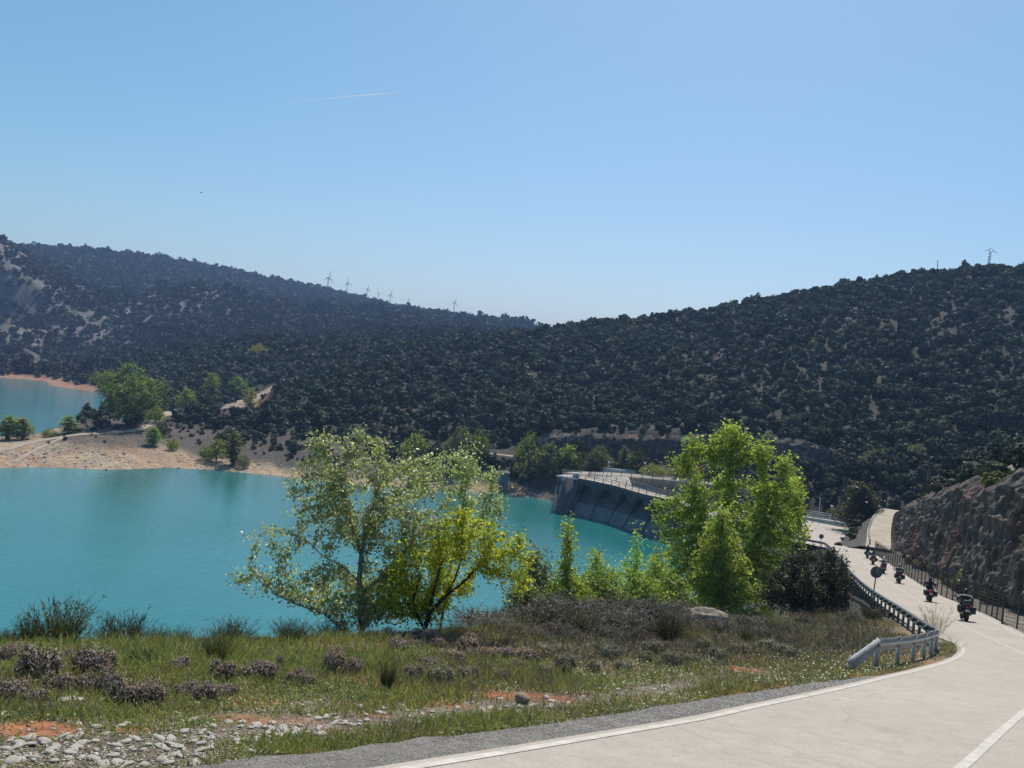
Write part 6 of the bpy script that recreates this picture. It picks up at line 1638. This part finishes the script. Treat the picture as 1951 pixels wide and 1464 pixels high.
# arched spandrels under the overhang
nb = int(LD / 5.6); bw = LD / nb
def crest_at(s, off): 
    x = np.interp(s, sd_, outer[:, 0]); y = np.interp(s, sd_, outer[:, 1]); nx = np.interp(s, sd_, Nl[:, 0]); ny = np.interp(s, sd_, Nl[:, 1]); return np.stack([x + nx * off, y + ny * off], -1)
for b_ in range(nb):
    s0, s1 = b_ * bw, (b_ + 1) * bw; ss = np.linspace(s0, s1, 25); ma = (ss - s0) / bw
    x_ = (ma - .5) / .33; arch = np.where(np.abs(x_) < 1, ZC - 2.65 + 1.35 * np.sqrt(np.clip(1 - x_ ** 2, 0, 1)), ZC - 2.7 - 1.1 * (1 - np.clip((1 - np.abs(x_)) + 1, 0, 1)) )
    arch = np.where(np.abs(x_) >= 1, ZC - 3.3, arch)
    mb = MB(); top = np.full(25, ZC - .94)
    Fo = np.c_[crest_at(ss, -.08), top]; Fb = np.c_[crest_at(ss, -.22), arch]; Bo = np.c_[crest_at(ss, -2.4), top]; Bb = np.c_[crest_at(ss, -2.4), arch]
    Vv = np.vstack([Fo, Fb, Bb, Bo]) - D0; i = np.arange(24); n_ = 25
    fq = np.vstack([np.stack([a_ * n_ + i, a_ * n_ + i + 1, (a_ + 1) * n_ + i + 1, (a_ + 1) * n_ + i], 1) for a_ in range(3)])
    mb.add(Vv, fq, np.array([[0, n_, 2 * n_, 3 * n_]]), np.array([[24, 3 * n_ + 24, 2 * n_ + 24, n_ + 24]])); mb.build('arch_niche', M['concrete'], dam)
    # joint rib down the face
    mb = MB(); a_, c2 = crest_at(np.array(s0 + .2), -.95), crest_at(np.array(s0 + .2), 1.42); m_ = crest_at(np.array(s0 + .2), -.08)
    e_ = np.array([T_[int(s0 / LD * (nd - 1))][0], T_[int(s0 / LD * (nd - 1))][1], 0]) * .16
    pr = np.array([[*crest_at(np.array(s0 + .2), -1.02), ZC - 2.6], [*crest_at(np.array(s0 + .2), -.45), ZC - 4.4], [*crest_at(np.array(s0 + .2), .04), ZC - 5.35], [*crest_at(np.array(s0 + .2), 1.46), WATER]])
    Vv = np.vstack([pr - e_, pr + e_, pr + e_ - np.r_[Nl[0], 0] * .6, pr - e_ - np.r_[Nl[0], 0] * .6]) - D0; i = np.arange(3)
    mb.add(Vv, np.vstack([np.stack([a2 * 4 + i, b2 * 4 + i, b2 * 4 + i + 1, a2 * 4 + i + 1], 1) for a2, b2 in ((0, 1), (1, 2), (3, 0))])); mb.build('joint_rib', M['concrete'], dam)
# railings on both sides of the crest
for off in (-.22, -5.05):
    P_ = np.c_[outer + Nl * off, np.full(nd, ZC)]; mb = MB()
    for h_ in (.45, .8, 1.12): mb.tube(P_ - D0 + [0, 0, h_], .055, 4)
    mb.build('railing', M['rail_grey'], dam)
    for k_ in range(0, nd, 3):
        mb = MB(); mb.box((0, 0, .55), (.14, .14, 1.25)); mb.build('railing_post', M['galv_dull_or_shaded'], dam, loc=P_[k_] - D0)
# abutment block at the left end with gate slot and steps
a0 = np.array([*outer[0], 0.0]); tdir = np.array([*T_[0], 0.0]); ndir = np.array([*Nl[0], 0.0])
mb = MB(); q_ = lambda s, n_, z: a0 + tdir * s + ndir * n_ + [0, 0, z] - D0
Vv = np.array([q_(-4.4, -4.5, ZC - .35), q_(-4.4, 1.0, ZC - .35), q_(.8, .35, ZC - .35), q_(.8, -4.5, ZC - .35), q_(-5.4, -4.5, WATER - 6), q_(-5.2, 2.8, WATER - 6), q_(.8, 4.6, WATER - 6), q_(.8, -4.5, WATER - 6)])
mb.add(Vv, [[0, 1, 2, 3], [0, 4, 5, 1], [1, 5, 6, 2], [2, 6, 7, 3], [3, 7, 4, 0]]); mb.build('abutment', M['concrete'], dam)
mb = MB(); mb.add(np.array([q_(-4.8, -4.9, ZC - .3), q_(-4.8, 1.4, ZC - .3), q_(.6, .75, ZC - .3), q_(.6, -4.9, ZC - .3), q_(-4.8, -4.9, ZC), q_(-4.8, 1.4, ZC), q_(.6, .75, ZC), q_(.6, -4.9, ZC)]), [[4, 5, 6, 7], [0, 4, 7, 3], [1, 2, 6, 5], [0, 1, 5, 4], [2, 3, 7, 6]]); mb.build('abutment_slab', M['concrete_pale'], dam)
def obox(name, s0, s1, n0, n1, z0, z1, mat):
    mb = MB(); mb.add(np.array([q_(s0, n0, z0), q_(s1, n0, z0), q_(s1, n1, z0), q_(s0, n1, z0), q_(s0, n0, z1), q_(s1, n0, z1), q_(s1, n1, z1), q_(s0, n1, z1)]), [[0, 3, 2, 1], [4, 5, 6, 7], [0, 1, 5, 4], [1, 2, 6, 5], [2, 3, 7, 6], [3, 0, 4, 7]]); return mb.build(name, mat, dam)
obox('gate_guide', -2.6, -2.1, .5, 2.1, ZC - 4.6, ZC - .36, M['concrete_wet']); obox('gate_guide', -3.9, -3.4, .5, 1.9, ZC - 4.2, ZC - .36, M['concrete'])
obox('hoist_box', -1.6, -.2, -1.6, -.6, ZC + .01, ZC + 1.0, M['galv'])
# sloping edge beam at the end of the apron
mb = MB(); pr = np.array([[*crest_at(np.array(1.2), -.4), ZC - 3.4], [*crest_at(np.array(.6), 1.2), WATER + 1.0], [*crest_at(np.array(.3), 2.2), WATER - 1]]) - D0; mb.tube(pr, .33, 4); mb.build('edge_beam', M['concrete_wet'], dam)
# far arm of the crest road on its retaining wall
rw = np.array([at(1120, 908, 196), at(1160, 908.5, 201), at(1220, 911.5, 204), at(1290, 917, 205), at(1400, 930, 203), at(1480, 944, 198)]); rw[:, 2] = ZC; rw = catmull(rw, 6)
e = empty('retaining_wall', rw[0]); tag(e, 'dark retaining wall carrying the far road behind the dam, topped by a railing', 'wall'); r0_ = rw[0]
mb = MB(); mb.sweep(rw - r0_, [(0, -14), (7, -14), (7, 0), (-.1, 0), (-.1, -.6), (0, -.6)][::-1] if False else [(0.0, -14.0), (0.0, 0.0), (-8.0, 0.0), (-8.0, -14.0)]); mb.build('wall', M['wall_dark'] if 'wall_dark' in M else M.setdefault('wall_dark', noisy('old_wall', (0.10, 0.085, 0.07), (0.19, 0.165, 0.14), .4, .95, .6, 3, dist=.06)), e)
mb = MB(); rs = rw[::1]; mb.sweep(rs - r0_ + [0, 0, 0], [(-.4, .03), (-.4, .05), (-7.6, .05), (-7.6, .03)]); mb.build('roadway', M['road'], e)
mb = MB()
for h_ in (.45, .8, 1.12): mb.tube(rs - r0_ + [0, 0, h_], .055, 4)
mb.build('railing', M['rail_grey'], e)
for p in resample(rw, 2.6): mb = MB(); mb.box((0, 0, .55), (.14, .14, 1.25)); mb.build('railing_post', M['galv_dull_or_shaded'], e, loc=p - r0_)
# loop of deck that ties the crest to the far road
lp = np.vstack([crest_at(np.array([0.0, 5.0, 11.0]), -.4), crest_at(np.array([11.0]), -5.1), rw[10:0:-3, :2] - [0, -1], [rw[0, :2] + [-5, 2]], [outer[0] + [-3, 5]]])
o = drape(lp, 1.5, lambda x, y: np.full_like(x, ZC), 'crest_turning', M['road'], 0.07); tag(o, kind='structure')
mb = MB(); lpk = lp[[-1, -2, -3]]; pk = catmull(np.c_[lpk, [ZC] * 3], 6)
for h_ in (.45, .8, 1.12): mb.tube(pk - pk[0] + [0, 0, h_], .05, 4)
e = empty('railing', pk[0]); tag(e, 'grey railing round the left turning of the dam road', 'railing'); mb.build('rails', M['rail_grey'], e)
for p in resample(pk, 2.2): mb = MB(); mb.box((0, 0, .3), (.13, .13, 1.7)); mb.build('post', M['galv_dull_or_shaded'], e, loc=p - pk[0])
# white parapet behind
wpts = np.array([at(1150, 894, 216), at(1195, 897.5, 217), at(1235, 901, 217)]); mb = MB(); mb.sweep(wpts, [(-.25, -3), (.25, -3), (.25, 0.35), (-.25, .35)]); o = mb.build('parapet_wall', M['concrete_pale']); tag(o, 'pale concrete parapet wall standing behind the dam road at the foot of the cliff', 'wall')
# old concrete block at the far shore
p = at(957, 932, 212); e = empty('concrete_block', (p[0], p[1], WATER)); tag(e, 'pale old concrete block with a dark opening on the far shore left of the dam', 'concrete block')
mb = MB(); mb.bbox((0, 1.5, 2.0), (2.8, 4, 6.0), .12); mb.build('wall', M['concrete_wet'], e); mb = MB(); mb.box((-.3, -.54, 1.7), (1.1, .12, 1.5)); mb.build('opening', M['dark_steel'], e)  # opening is a solid dark slab, the shade inside put into its colour
mb = MB(); mb.bbox((0, 1.4, 5.13), (3.1, 4.4, .26), .05); mb.build('cap', M['concrete'], e)
# pale slab on the ledge
p = on_ground([1626], [876])[0]; V, Fc = stone_mesh(870, 3); o = mk('boulder', V * [3.6, 2, 1.5], Fc, M['stone'], loc=p + [0, 0, .3]); tag(o, 'flat pale rock slab on the ledge left of the pale domed bush', 'boulder')

# ------------------------------------------------------------------ sky line: pylon, turbines, cable
def surf(u, Y):
    vv = np.linspace(1000, 300, 1400); P_ = at(np.full(1400, u), 0 * vv, 1.0) if False else None
    dx, dz = rays(np.full(1400, float(u)), vv); z = H(dx * Y, np.full(1400, Y)); j = np.argmin(np.abs(dz * Y - z)); return np.array([dx[j] * Y, Y, z[j]]), vv[j]


py, _ = surf(1880, 404.0); top = at(1884, 472, 404); hp = top[2] - py[2]
e = empty('pylon', py, .15); tag(e, 'steel lattice power pylon with a wide cross arm on the right hill top', 'pylon'); e.rotation_euler = (0, R(3.2), .15)
mb = MB(); b_, t_ = .55, .28
for sx in (-1, 1):
    for sy in (-1, 1): mb.tube([[sx * b_, sy * b_, -1], [sx * t_, sy * t_, hp - 2.0]], .085, 4)
zs = np.linspace(0, hp - 2.2, 9)
for z0, z1 in zip(zs[:-1], zs[1:]):
    w0, w1 = b_ + (t_ - b_) * z0 / hp, b_ + (t_ - b_) * z1 / hp
    for sy in (-1, 1): mb.tube([[-w0, sy * w0, z0], [w1, sy * w1, z1]], .04, 3); mb.tube([[w0, sy * w0, z0], [-w1, sy * w1, z1]], .04, 3)
    for sx in (-1, 1): mb.tube([[sx * w0, -w0, z0], [sx * w1, w1, z1]], .04, 3)
mb.build('mast', M['galv_dull_or_shaded'], e)
mb = MB(); zt = hp - 1.9
for sx in (-1, 1):
    mb.tube([[sx * .25, 0, zt], [sx * .95, 0, zt + .6], [sx * .55, 0, zt + 1.6], [0, 0, zt + 1.75]], .10, 4); mb.tube([[sx * .95, 0, zt + .6], [sx * 3.4, 0, zt + .15]], [.10, .05], 4); mb.tube([[sx * .8, 0, zt + 1.1], [sx * 3.4, 0, zt + .15]], .04, 4); mb.tube([[sx * .3, 0, zt - .1], [sx * 1.8, 0, zt + .45]], .06, 4)
mb.build('cross_arm', M['galv_dull_or_shaded'], e)
for x_ in (-3.3, 0, 3.3): mb = MB(); mb.tube([[x_, 0, zt + (.15 if x_ else 1.7)], [x_, 0, zt - .5 + (.15 if x_ else 1.7)]], .07, 5); mb.build('insulator', M['dark_steel'], e)
py, vs = surf(1784.5, 408.0); tpp = at(1787, 497, 408)
e = empty('utility_pole', py); tag(e, 'short bare wooden pole on the right hill top, left of the pylon', 'pole'); mb = MB(); mb.tube([[0, 0, -1], [(tpp[0] - py[0]), 0, tpp[2] - py[2]]], [.2, .14], 7); mb.build('pole', M['bark_dark'], e); mb = MB(); mb.box(((tpp[0] - py[0]), 0, tpp[2] - py[2] - .3), (.9, .12, .12)); mb.build('cross_arm', M['bark_dark'], e)
# power cable slung in front of the hill
ca, cb = at(1236, 764, 250), at(1560, 880, 178); t_ = np.linspace(0, 1, 30)[:, None]; cabl = ca + (cb - ca) * t_; cabl[:, 2] -= 2.2 * (t_[:, 0] * (1 - t_[:, 0])) * 4 * .5
mb = MB(); mb.tube(cabl, .022, 4); o = mb.build('power_cable', M['galv_dull_or_shaded']); tag(o, 'thin pale power cable slung across the front of the wooded hill', 'cable')


def turbine(u, vh, blade_px, rot, Y, lab, yaw=.9):
    hub = at(u, vh, Y); zb = float(H(hub[0], hub[1])); s_ = Y / F; bl_ = blade_px * s_
    e = empty('wind_turbine', (hub[0], hub[1], zb), yaw); tag(e, lab, 'wind turbine'); hh_ = hub[2] - zb
    mb = MB(); mb.tube([[0, 0, -2], [0, 0, hh_]], [bl_ * .08, bl_ * .055], 10); mb.build('tower', M['turb'], e, smooth=True)
    mb = MB(); mb.bbox((0, bl_ * .12, hh_ + bl_ * .03), (bl_ * .14, bl_ * .46, bl_ * .14), bl_ * .04); mb.build('nacelle', M['turb'], e)
    mb = MB(); mb.ell((0, -bl_ * .16, hh_ + bl_ * .03), (bl_ * .08, bl_ * .09, bl_ * .08), 10, 7); mb.build('hub', M['turb'], e)
    for k_ in range(3):
        a_ = rot + k_ * 2.0944; d_ = np.array([math.sin(a_), 0, math.cos(a_)]); c_ = np.array([math.cos(a_), 0, -math.sin(a_)]); h0 = np.array([0, -bl_ * .17, hh_ + bl_ * .03])
        st_ = [(0, .04, .03), (.1, .04, .03), (.22, .09, .03), (.6, .055, .02), (1.0, .02, .008)]
        Vv = np.vstack([[h0 + d_ * bl_ * t2 + c_ * bl_ * w2 * 1.1, h0 + d_ * bl_ * t2 + np.array([0, 1, 0]) * bl_ * th2 * 1.3, h0 + d_ * bl_ * t2 - c_ * bl_ * w2 * .5, h0 + d_ * bl_ * t2 - np.array([0, 1, 0]) * bl_ * th2 * 1.3] for t2, w2, th2 in st_])
        i = np.arange(4)[:, None] * 4; j = np.arange(4)[None]; k2 = (j + 1) % 4
        mb = MB(); mb.add(Vv, np.stack([i + j, i + k2, i + 4 + k2, i + 4 + j], -1).reshape(-1, 4), [[0, 3, 2, 1]], [[16, 17, 18, 19]]); mb.build('blade', M['turb'], e)


M['turb'] = plain('turbine_paint', (0.24, 0.27, 0.32), .5)
for a_ in ((626, 530, 15, .10, 2300, 'leftmost and largest wind turbine on the far ridge, one blade pointing up'), (662, 540, 11, -.12, 2320, 'second wind turbine from the left on the far ridge'), (700, 551, 10, .2, 2340, 'third faint wind turbine from the left, mostly behind the ridge'),
           (721, 559, 6.5, -.3, 2350, 'lowest wind turbine in the left half of the row, only its top above the ridge'), (744, 562, 10, .16, 2360, 'wind turbine with an upright blade right of the lowest one'), (779, 572, 6, .3, 2380, 'tiny faint wind turbine in the wide gap of the row'),
           (866, 577, 11.5, .12, 2300, 'isolated tall wind turbine where the far ridge meets the nearer hill'), (895, 596, 6, 1.2, 2320, 'rightmost wind turbine, only its nacelle above the hill')):
    turbine(*a_)

# ------------------------------------------------------------------ motorcycles and riders
M['tyre'] = plain('rubber', (0.022, 0.022, 0.024), .8); M['black'] = plain('black_paint', (0.025, 0.025, 0.03), .35); M['grey'] = plain('grey_metal', (0.22, 0.22, 0.24), .4, .6)
M['silver'] = plain('silver_metal', (0.68, 0.68, 0.68), .35, .5); M['red'] = plain('red_lens', (0.55, 0.03, 0.03), .3); M['plate'] = plain('number_plate', (0.55, 0.55, 0.53), .5); M['screen'] = plain('tinted_screen', (0.10, 0.11, 0.12), .15)
M['jacket'] = plain('black_cloth', (0.022, 0.022, 0.026), .9); M['jacket_grey'] = plain('grey_cloth', (0.09, 0.09, 0.10), .9); M['jacket_white'] = plain('white_cloth', (0.72, 0.72, 0.70), .85); M['skin'] = plain('skin', (0.35, 0.2, 0.14), .6)


def torus(mb, c, R_, r_, n=24, m=8):
    a_ = np.linspace(0, 2 * np.pi, n, endpoint=False); b_ = np.linspace(0, 2 * np.pi, m, endpoint=False)
    V = np.stack([np.sin(b_)[None] * r_ * 1.25 + 0 * a_[:, None], np.cos(a_)[:, None] * (R_ + np.cos(b_)[None] * r_), np.sin(a_)[:, None] * (R_ + np.cos(b_)[None] * r_)], -1).reshape(-1, 3)
    i = np.arange(n)[:, None]; j = np.arange(m)[None]; i2, j2 = (i + 1) % n, (j + 1) % m
    return mb.add(V + np.array(c), np.stack([i * m + j, i * m + j2, i2 * m + j2, i2 * m + j], -1).reshape(-1, 4))


def motorcycle(cases='dark', topcase=True, body='black'):
    e = empty('motorcycle')
    for nm, y, r_ in (('rear_wheel', -.72, .085), ('front_wheel', .76, .06)):
        w_ = MB(); torus(w_, (0, y, .32), .245, r_); wo_ = w_.build(nm, M['tyre'], e, smooth=True)
        rm = MB(); rm.tube([[-.04, y, .32], [.04, y, .32]], [.07, .07], 10)
        for a_ in np.arange(0, 6.28, 1.2566): rm.tube([[0, y, .32], [0, y + .2 * math.cos(a_), .32 + .2 * math.sin(a_)]], .016, 4)
        torus(rm, (0, y, .32), .19, .018, 20, 5); rm.build('rim', M['grey'], wo_)
    b_ = MB(); b_.ell((0, .22, .86), (.19, .33, .17), 14, 9); b_.bbox((0, .05, .55), (.34, .62, .40), .08); b_.bbox((0, -.58, .80), (.26, .62, .15), .05); b_.bbox((0, .62, .88), (.36, .34, .36), .1); b_.bbox((0, -.84, .62), (.17, .12, .34), .03); b_.build('body', M[body], e)
    s_ = MB(); s_.ell((0, -.28, .86), (.17, .36, .07), 12, 7); s_.build('seat', M['jacket'], e, smooth=True)
    f_ = MB()
    for sx in (-1, 1): f_.tube([[sx * .10, .76, .32], [sx * .11, .52, .98]], .03, 6); f_.tube([[sx * .10, -.72, .32], [sx * .10, -.15, .42]], .03, 6)
    f_.build('forks', M['grey'], e)
    h_ = MB(); h_.tube([[-.40, .34, 1.07], [-.28, .44, 1.10], [0, .50, 1.04], [.28, .44, 1.10], [.40, .34, 1.07]], .018, 6); h_.build('handlebar', M['grey'], e)
    for sx in (-1, 1):
        m_ = MB(); m_.tube([[sx * .3, .45, 1.1], [sx * .42, .50, 1.26]], .011, 5); m_.ell((sx * .46, .50, 1.29), (.085, .03, .055), 10, 6); m_.build('mirror', M['black'], e)
        x_ = MB(); x_.tube([[sx * .17, -.1, .36], [sx * .2, -.6, .40], [sx * .22, -.92, .48]], [.03, .05, .055], 8); x_.build('exhaust', M['grey'], e)
    w_ = MB(); w_.add(np.array([[-.2, .72, 1.04], [.2, .72, 1.04], [.16, .58, 1.36], [-.16, .58, 1.36], [-.2, .74, 1.04], [.2, .74, 1.04], [.16, .6, 1.36], [-.16, .6, 1.36]]), [[0, 1, 2, 3], [4, 7, 6, 5], [0, 3, 7, 4], [1, 5, 6, 2], [2, 6, 7, 3]]); w_.build('windscreen', M['screen'], e)
    t_ = MB(); t_.bbox((0, -.91, .80), ((.24, .05, .24) if cases == 'silver' else (.16, .04, .09)), .015); t_.build('tail_light', M['red'], e)
    p_ = MB(); p_.bbox((0, -.94, .60), (.22, .012, .15), .004); p_.build('number_plate', M['plate'], e)
    if cases:
        for sx in (-1, 1):
            c_ = MB(); c_.bbox((sx * .35, -.60, .66), (.22, .48, .40), .06); co = c_.build('side_case', M['black'], e)
            if cases == 'silver': l_ = MB(); l_.bbox((sx * .35, -.60, .86), (.235, .50, .12), .04); l_.build('case_lid', M['silver'], co)
    if topcase:
        c_ = MB(); c_.bbox((0, -.82, 1.04), (.44, .36, .30), .07); c_.build('top_case', M['black'], e)
    return e


def rider():
    """one continuous body grown on a skeleton, seated and reaching for the bars"""
    J = {'pel': (0, -.30, .98), 'wai': (0, -.25, 1.12), 'che': (0, -.14, 1.34), 'nek': (0, -.05, 1.50), 'hed': (0, 0, 1.60)}
    R_ = {'pel': (.165, .13), 'wai': (.15, .115), 'che': (.18, .13), 'nek': (.075, .075), 'hed': (.085, .09)}
    E = [('pel', 'wai'), ('wai', 'che'), ('che', 'nek'), ('nek', 'hed')]
    for s, sx in (('L', -1), ('R', 1)):
        J.update({'sh' + s: (sx * .20, -.10, 1.40), 'el' + s: (sx * .39, .10, 1.20), 'wr' + s: (sx * .37, .31, 1.12), 'hi' + s: (sx * .12, -.22, .94), 'kn' + s: (sx * .27, .16, .82), 'an' + s: (sx * .24, -.10, .46), 'to' + s: (sx * .25, .10, .40)})
        R_.update({'sh' + s: (.085, .085), 'el' + s: (.06, .06), 'wr' + s: (.042, .042), 'hi' + s: (.105, .105), 'kn' + s: (.072, .072), 'an' + s: (.052, .052), 'to' + s: (.042, .04)})
        E += [('che', 'sh' + s), ('sh' + s, 'el' + s), ('el' + s, 'wr' + s), ('pel', 'hi' + s), ('hi' + s, 'kn' + s), ('kn' + s, 'an' + s), ('an' + s, 'to' + s)]
    ks = list(J); me = bpy.data.meshes.new('body'); me.from_pydata([J[k] for k in ks], [(ks.index(a_), ks.index(b_)) for a_, b_ in E], [])
    o = bpy.data.objects.new('body', me); COL.objects.link(o); md = o.modifiers.new('skin', 'SKIN'); md.use_smooth_shade = True
    for k, sv_ in zip(ks, me.skin_vertices[0].data): sv_.radius = R_[k]; sv_.use_root = (k == 'pel')
    o.modifiers.new('sub', 'SUBSURF').levels = 1
    dg = bpy.context.evaluated_depsgraph_get(); dg.update(); ev = bpy.data.meshes.new_from_object(o.evaluated_get(dg)); bpy.data.objects.remove(o); ev.name = 'body'; ev.materials.clear(); ev.materials.append(M['jacket']); return ev


BODY = rider()
def glove():
    mb = MB()
    for sx in (-1, 1):
        mb.ell((sx * .365, .345, 1.105), (.035, .045, .028), 10, 6)
        for f in range(4): x_ = sx * (.335 + f * .021); L_ = (.06, .072, .078, .066)[f]; mb.tube([[x_, .375, 1.10], [x_, .375 + L_ * .5, 1.085], [x_, .37 + L_ * .35, 1.055], [x_, .355, 1.048]], [.0105, .010, .0095, .008], 5)
        mb.tube([[sx * .335, .34, 1.10], [sx * .315, .365, 1.085], [sx * .318, .385, 1.06]], [.012, .011, .009], 5)
    return mb
def person(mat, helmet, stripe=None, lab=''):
    e = empty('person'); tag(e, lab, 'person')
    b_ = link('body', BODY, e)
    if mat != 'jacket': b_.material_slots[0].link = 'OBJECT'; b_.material_slots[0].material = M[mat]
    glove().build('gloves', M['black'], e, smooth=True)
    mb = MB(); mb.ell((0, .015, 1.665), (.135, .16, .15), 14, 10); mb.bbox((0, .12, 1.59), (.17, .12, .1), .04); ho = mb.build('helmet', M[helmet], e, smooth=True)
    mb = MB(); mb.ell((0, .065, 1.675), (.118, .118, .062), 12, 6); mb.build('visor', M['screen'], ho, smooth=True)
    if stripe:
        mb = MB(); mb.tube([[-.20, -.20, 1.43], [-.12, -.26, 1.44], [0, -.275, 1.44], [.12, -.26, 1.44], [.20, -.20, 1.43]], .05 if stripe == 'wide' else .03, 8); mb.tube([[-.25, -.10, 1.40], [-.36, .05, 1.27]], [.06, .05], 7); mb.tube([[.25, -.10, 1.40], [.36, .05, 1.27]], [.06, .05], 7); mb.build('pale_stripe', M['jacket_white'], e, smooth=True)
    return e


lane = lambda t: None
BK = [  # u, v of tyre contact, cases, top case, body colour, jacket, helmet, stripe, labels
 (1836, 1183.5, 'dark', True, 'black', 'jacket', 'black', 'thin', 'nearest motorcycle, dark with bulky side cases', 'rider in black jacket with pale back stripe on the nearest motorcycle'),
 (1769, 1147.0, 'silver', False, 'black', 'jacket', 'black', None, 'motorcycle with silver topped side cases and red tail, second nearest', 'black clad rider on the motorcycle with silver topped cases'),
 (1711, 1111.5, 'dark', True, 'black', 'jacket', 'grey', 'thin', 'dark motorcycle right of the round sign, third nearest', 'rider in black with a white shoulder stripe, grey helmet, third nearest'),
 (1682, 1093.0, None, True, 'black', 'jacket_grey', 'white', 'wide', 'motorcycle partly hidden behind the large round sign', 'rider with white upper back and light helmet just behind the large round sign'),
 (1662.5, 1076.0, 'dark', True, 'grey', 'jacket_grey', 'black', None, 'second farthest motorcycle, dark, above the round sign', 'dark clad rider on the second farthest motorcycle'),
 (1652, 1064.0, 'dark', False, 'black', 'jacket', 'black', None, 'farthest motorcycle of the line, small and dark', 'black clad rider on the farthest motorcycle of the line'),
]
cen = zp(resample(CENTRE, 1.0)); tang = np.gradient(cen, axis=0)
for (u, v, cs_, tc_, bc_, jk, hl, st_, l1, l2) in BK:
    p = onp(u, v); p[2] = -float(hprof(p[1])) + .03; j = np.argmin(np.linalg.norm(cen[:, :2] - p[:2], axis=1)); t_ = tang[j]; rz = math.atan2(-t_[0], t_[1]); pit = math.atan2(t_[2], math.hypot(t_[0], t_[1]))
    bike = motorcycle(cs_, tc_, bc_); tag(bike, l1, 'motorcycle', None)
    rd = person(jk, hl, st_, l2)
    for e in (bike, rd): e.location = p; e.rotation_euler = (pit, 0, rz); e.scale = (.88, .88, .88); e['group'] = 'motorcycles riding down the road' if e is bike else 'riders of the motorcycles'

# ------------------------------------------------------------------ contrail, bird, haze
m, nt, out = new_mat('contrail'); tc = N(nt, 'ShaderNodeTexCoord'); sx = N(nt, 'ShaderNodeSeparateXYZ'); nt.links.new(tc.outputs['Generated'], sx.inputs['Vector'])
rp = ramp(nt, [(0.0, (0, 0, 0)), (.45, (.10,) * 3), (.97, (.75,) * 3), (1.0, (.3,) * 3)]); nt.links.new(sx.outputs['X'], rp.inputs['Fac'])
df = N(nt, 'ShaderNodeBsdfDiffuse', i={'Color': (.95, .95, .95, 1)}); tl_ = N(nt, 'ShaderNodeBsdfTranslucent', i={'Color': (.95, .95, .95, 1)}); tp_ = N(nt, 'ShaderNodeBsdfTransparent'); m0 = N(nt, 'ShaderNodeMixShader', i={'Fac': .5}); nt.links.new(df.outputs[0], m0.inputs[1]); nt.links.new(tl_.outputs[0], m0.inputs[2]); m1 = N(nt, 'ShaderNodeMixShader'); nt.links.new(rp.outputs['Color'], m1.inputs['Fac']); nt.links.new(tp_.outputs[0], m1.inputs[1]); nt.links.new(m0.outputs[0], m1.inputs[2]); nt.links.new(m1.outputs[0], out.inputs['Surface'])
ctl = np.array([at(u, v, 9000.0) for u, v in ((520, 196.5), (600, 190.5), (635, 187), (670, 183.5), (700, 181.3), (740, 178.6), (764, 177))])
mb = MB(); mb.tube(ctl, np.array([14, 12, 9, 7.5, 6.5, 5, 2.5]), 8); o = mb.build('contrail', m, smooth=True); tag(o, 'thin white aircraft vapour trail fading to the left in the blue sky', 'contrail', None, 'stuff')
p = at(383, 367, 160); e = empty('bird', p); tag(e, 'tiny dark bird flying alone in the sky above the left hills', 'bird'); mb = MB(); mb.ell((0, 0, 0), (.10, .22, .09), 10, 7); mb.ell((0, .24, .03), (.055, .08, .055), 8, 6); mb.tube([[0, .30, .02], [0, .37, .01]], [.015, .004], 5); mb.add([[-.04, -.15, 0], [.04, -.15, 0], [.09, -.38, 0], [-.09, -.38, 0], [0, -.2, .03]], [[0, 1, 4], [1, 2, 4], [2, 3, 4], [3, 0, 4]]); mb.build('body', M['jacket'], e, smooth=True)
for s_ in (-1, 1):
    mb = MB(); mb.add([[s_ * .05, .12, .03], [s_ * .25, .16, .16], [s_ * .5, .02, .10], [s_ * .24, -.06, .14], [s_ * .05, -.1, .03], [s_ * .2, .05, .11]], [[0, 1, 5], [1, 2, 5], [2, 3, 5], [3, 4, 5], [4, 0, 5]]); mb.build('wing', M['jacket'], e)
HZ = MB(); HZ.box((0, 0, 52), (7000, 7000, 300)); o = HZ.build('haze', None); tag(o, 'thin blue haze over the valley', 'haze', None, 'stuff')
m, nt, out = new_mat('haze'); pv = N(nt, 'ShaderNodeVolumePrincipled', i={'Color': (.40, .60, 1, 1), 'Density': .00023, 'Anisotropy': 0.0}); nt.links.new(pv.outputs[0], out.inputs['Volume']); o.data.materials.append(m)
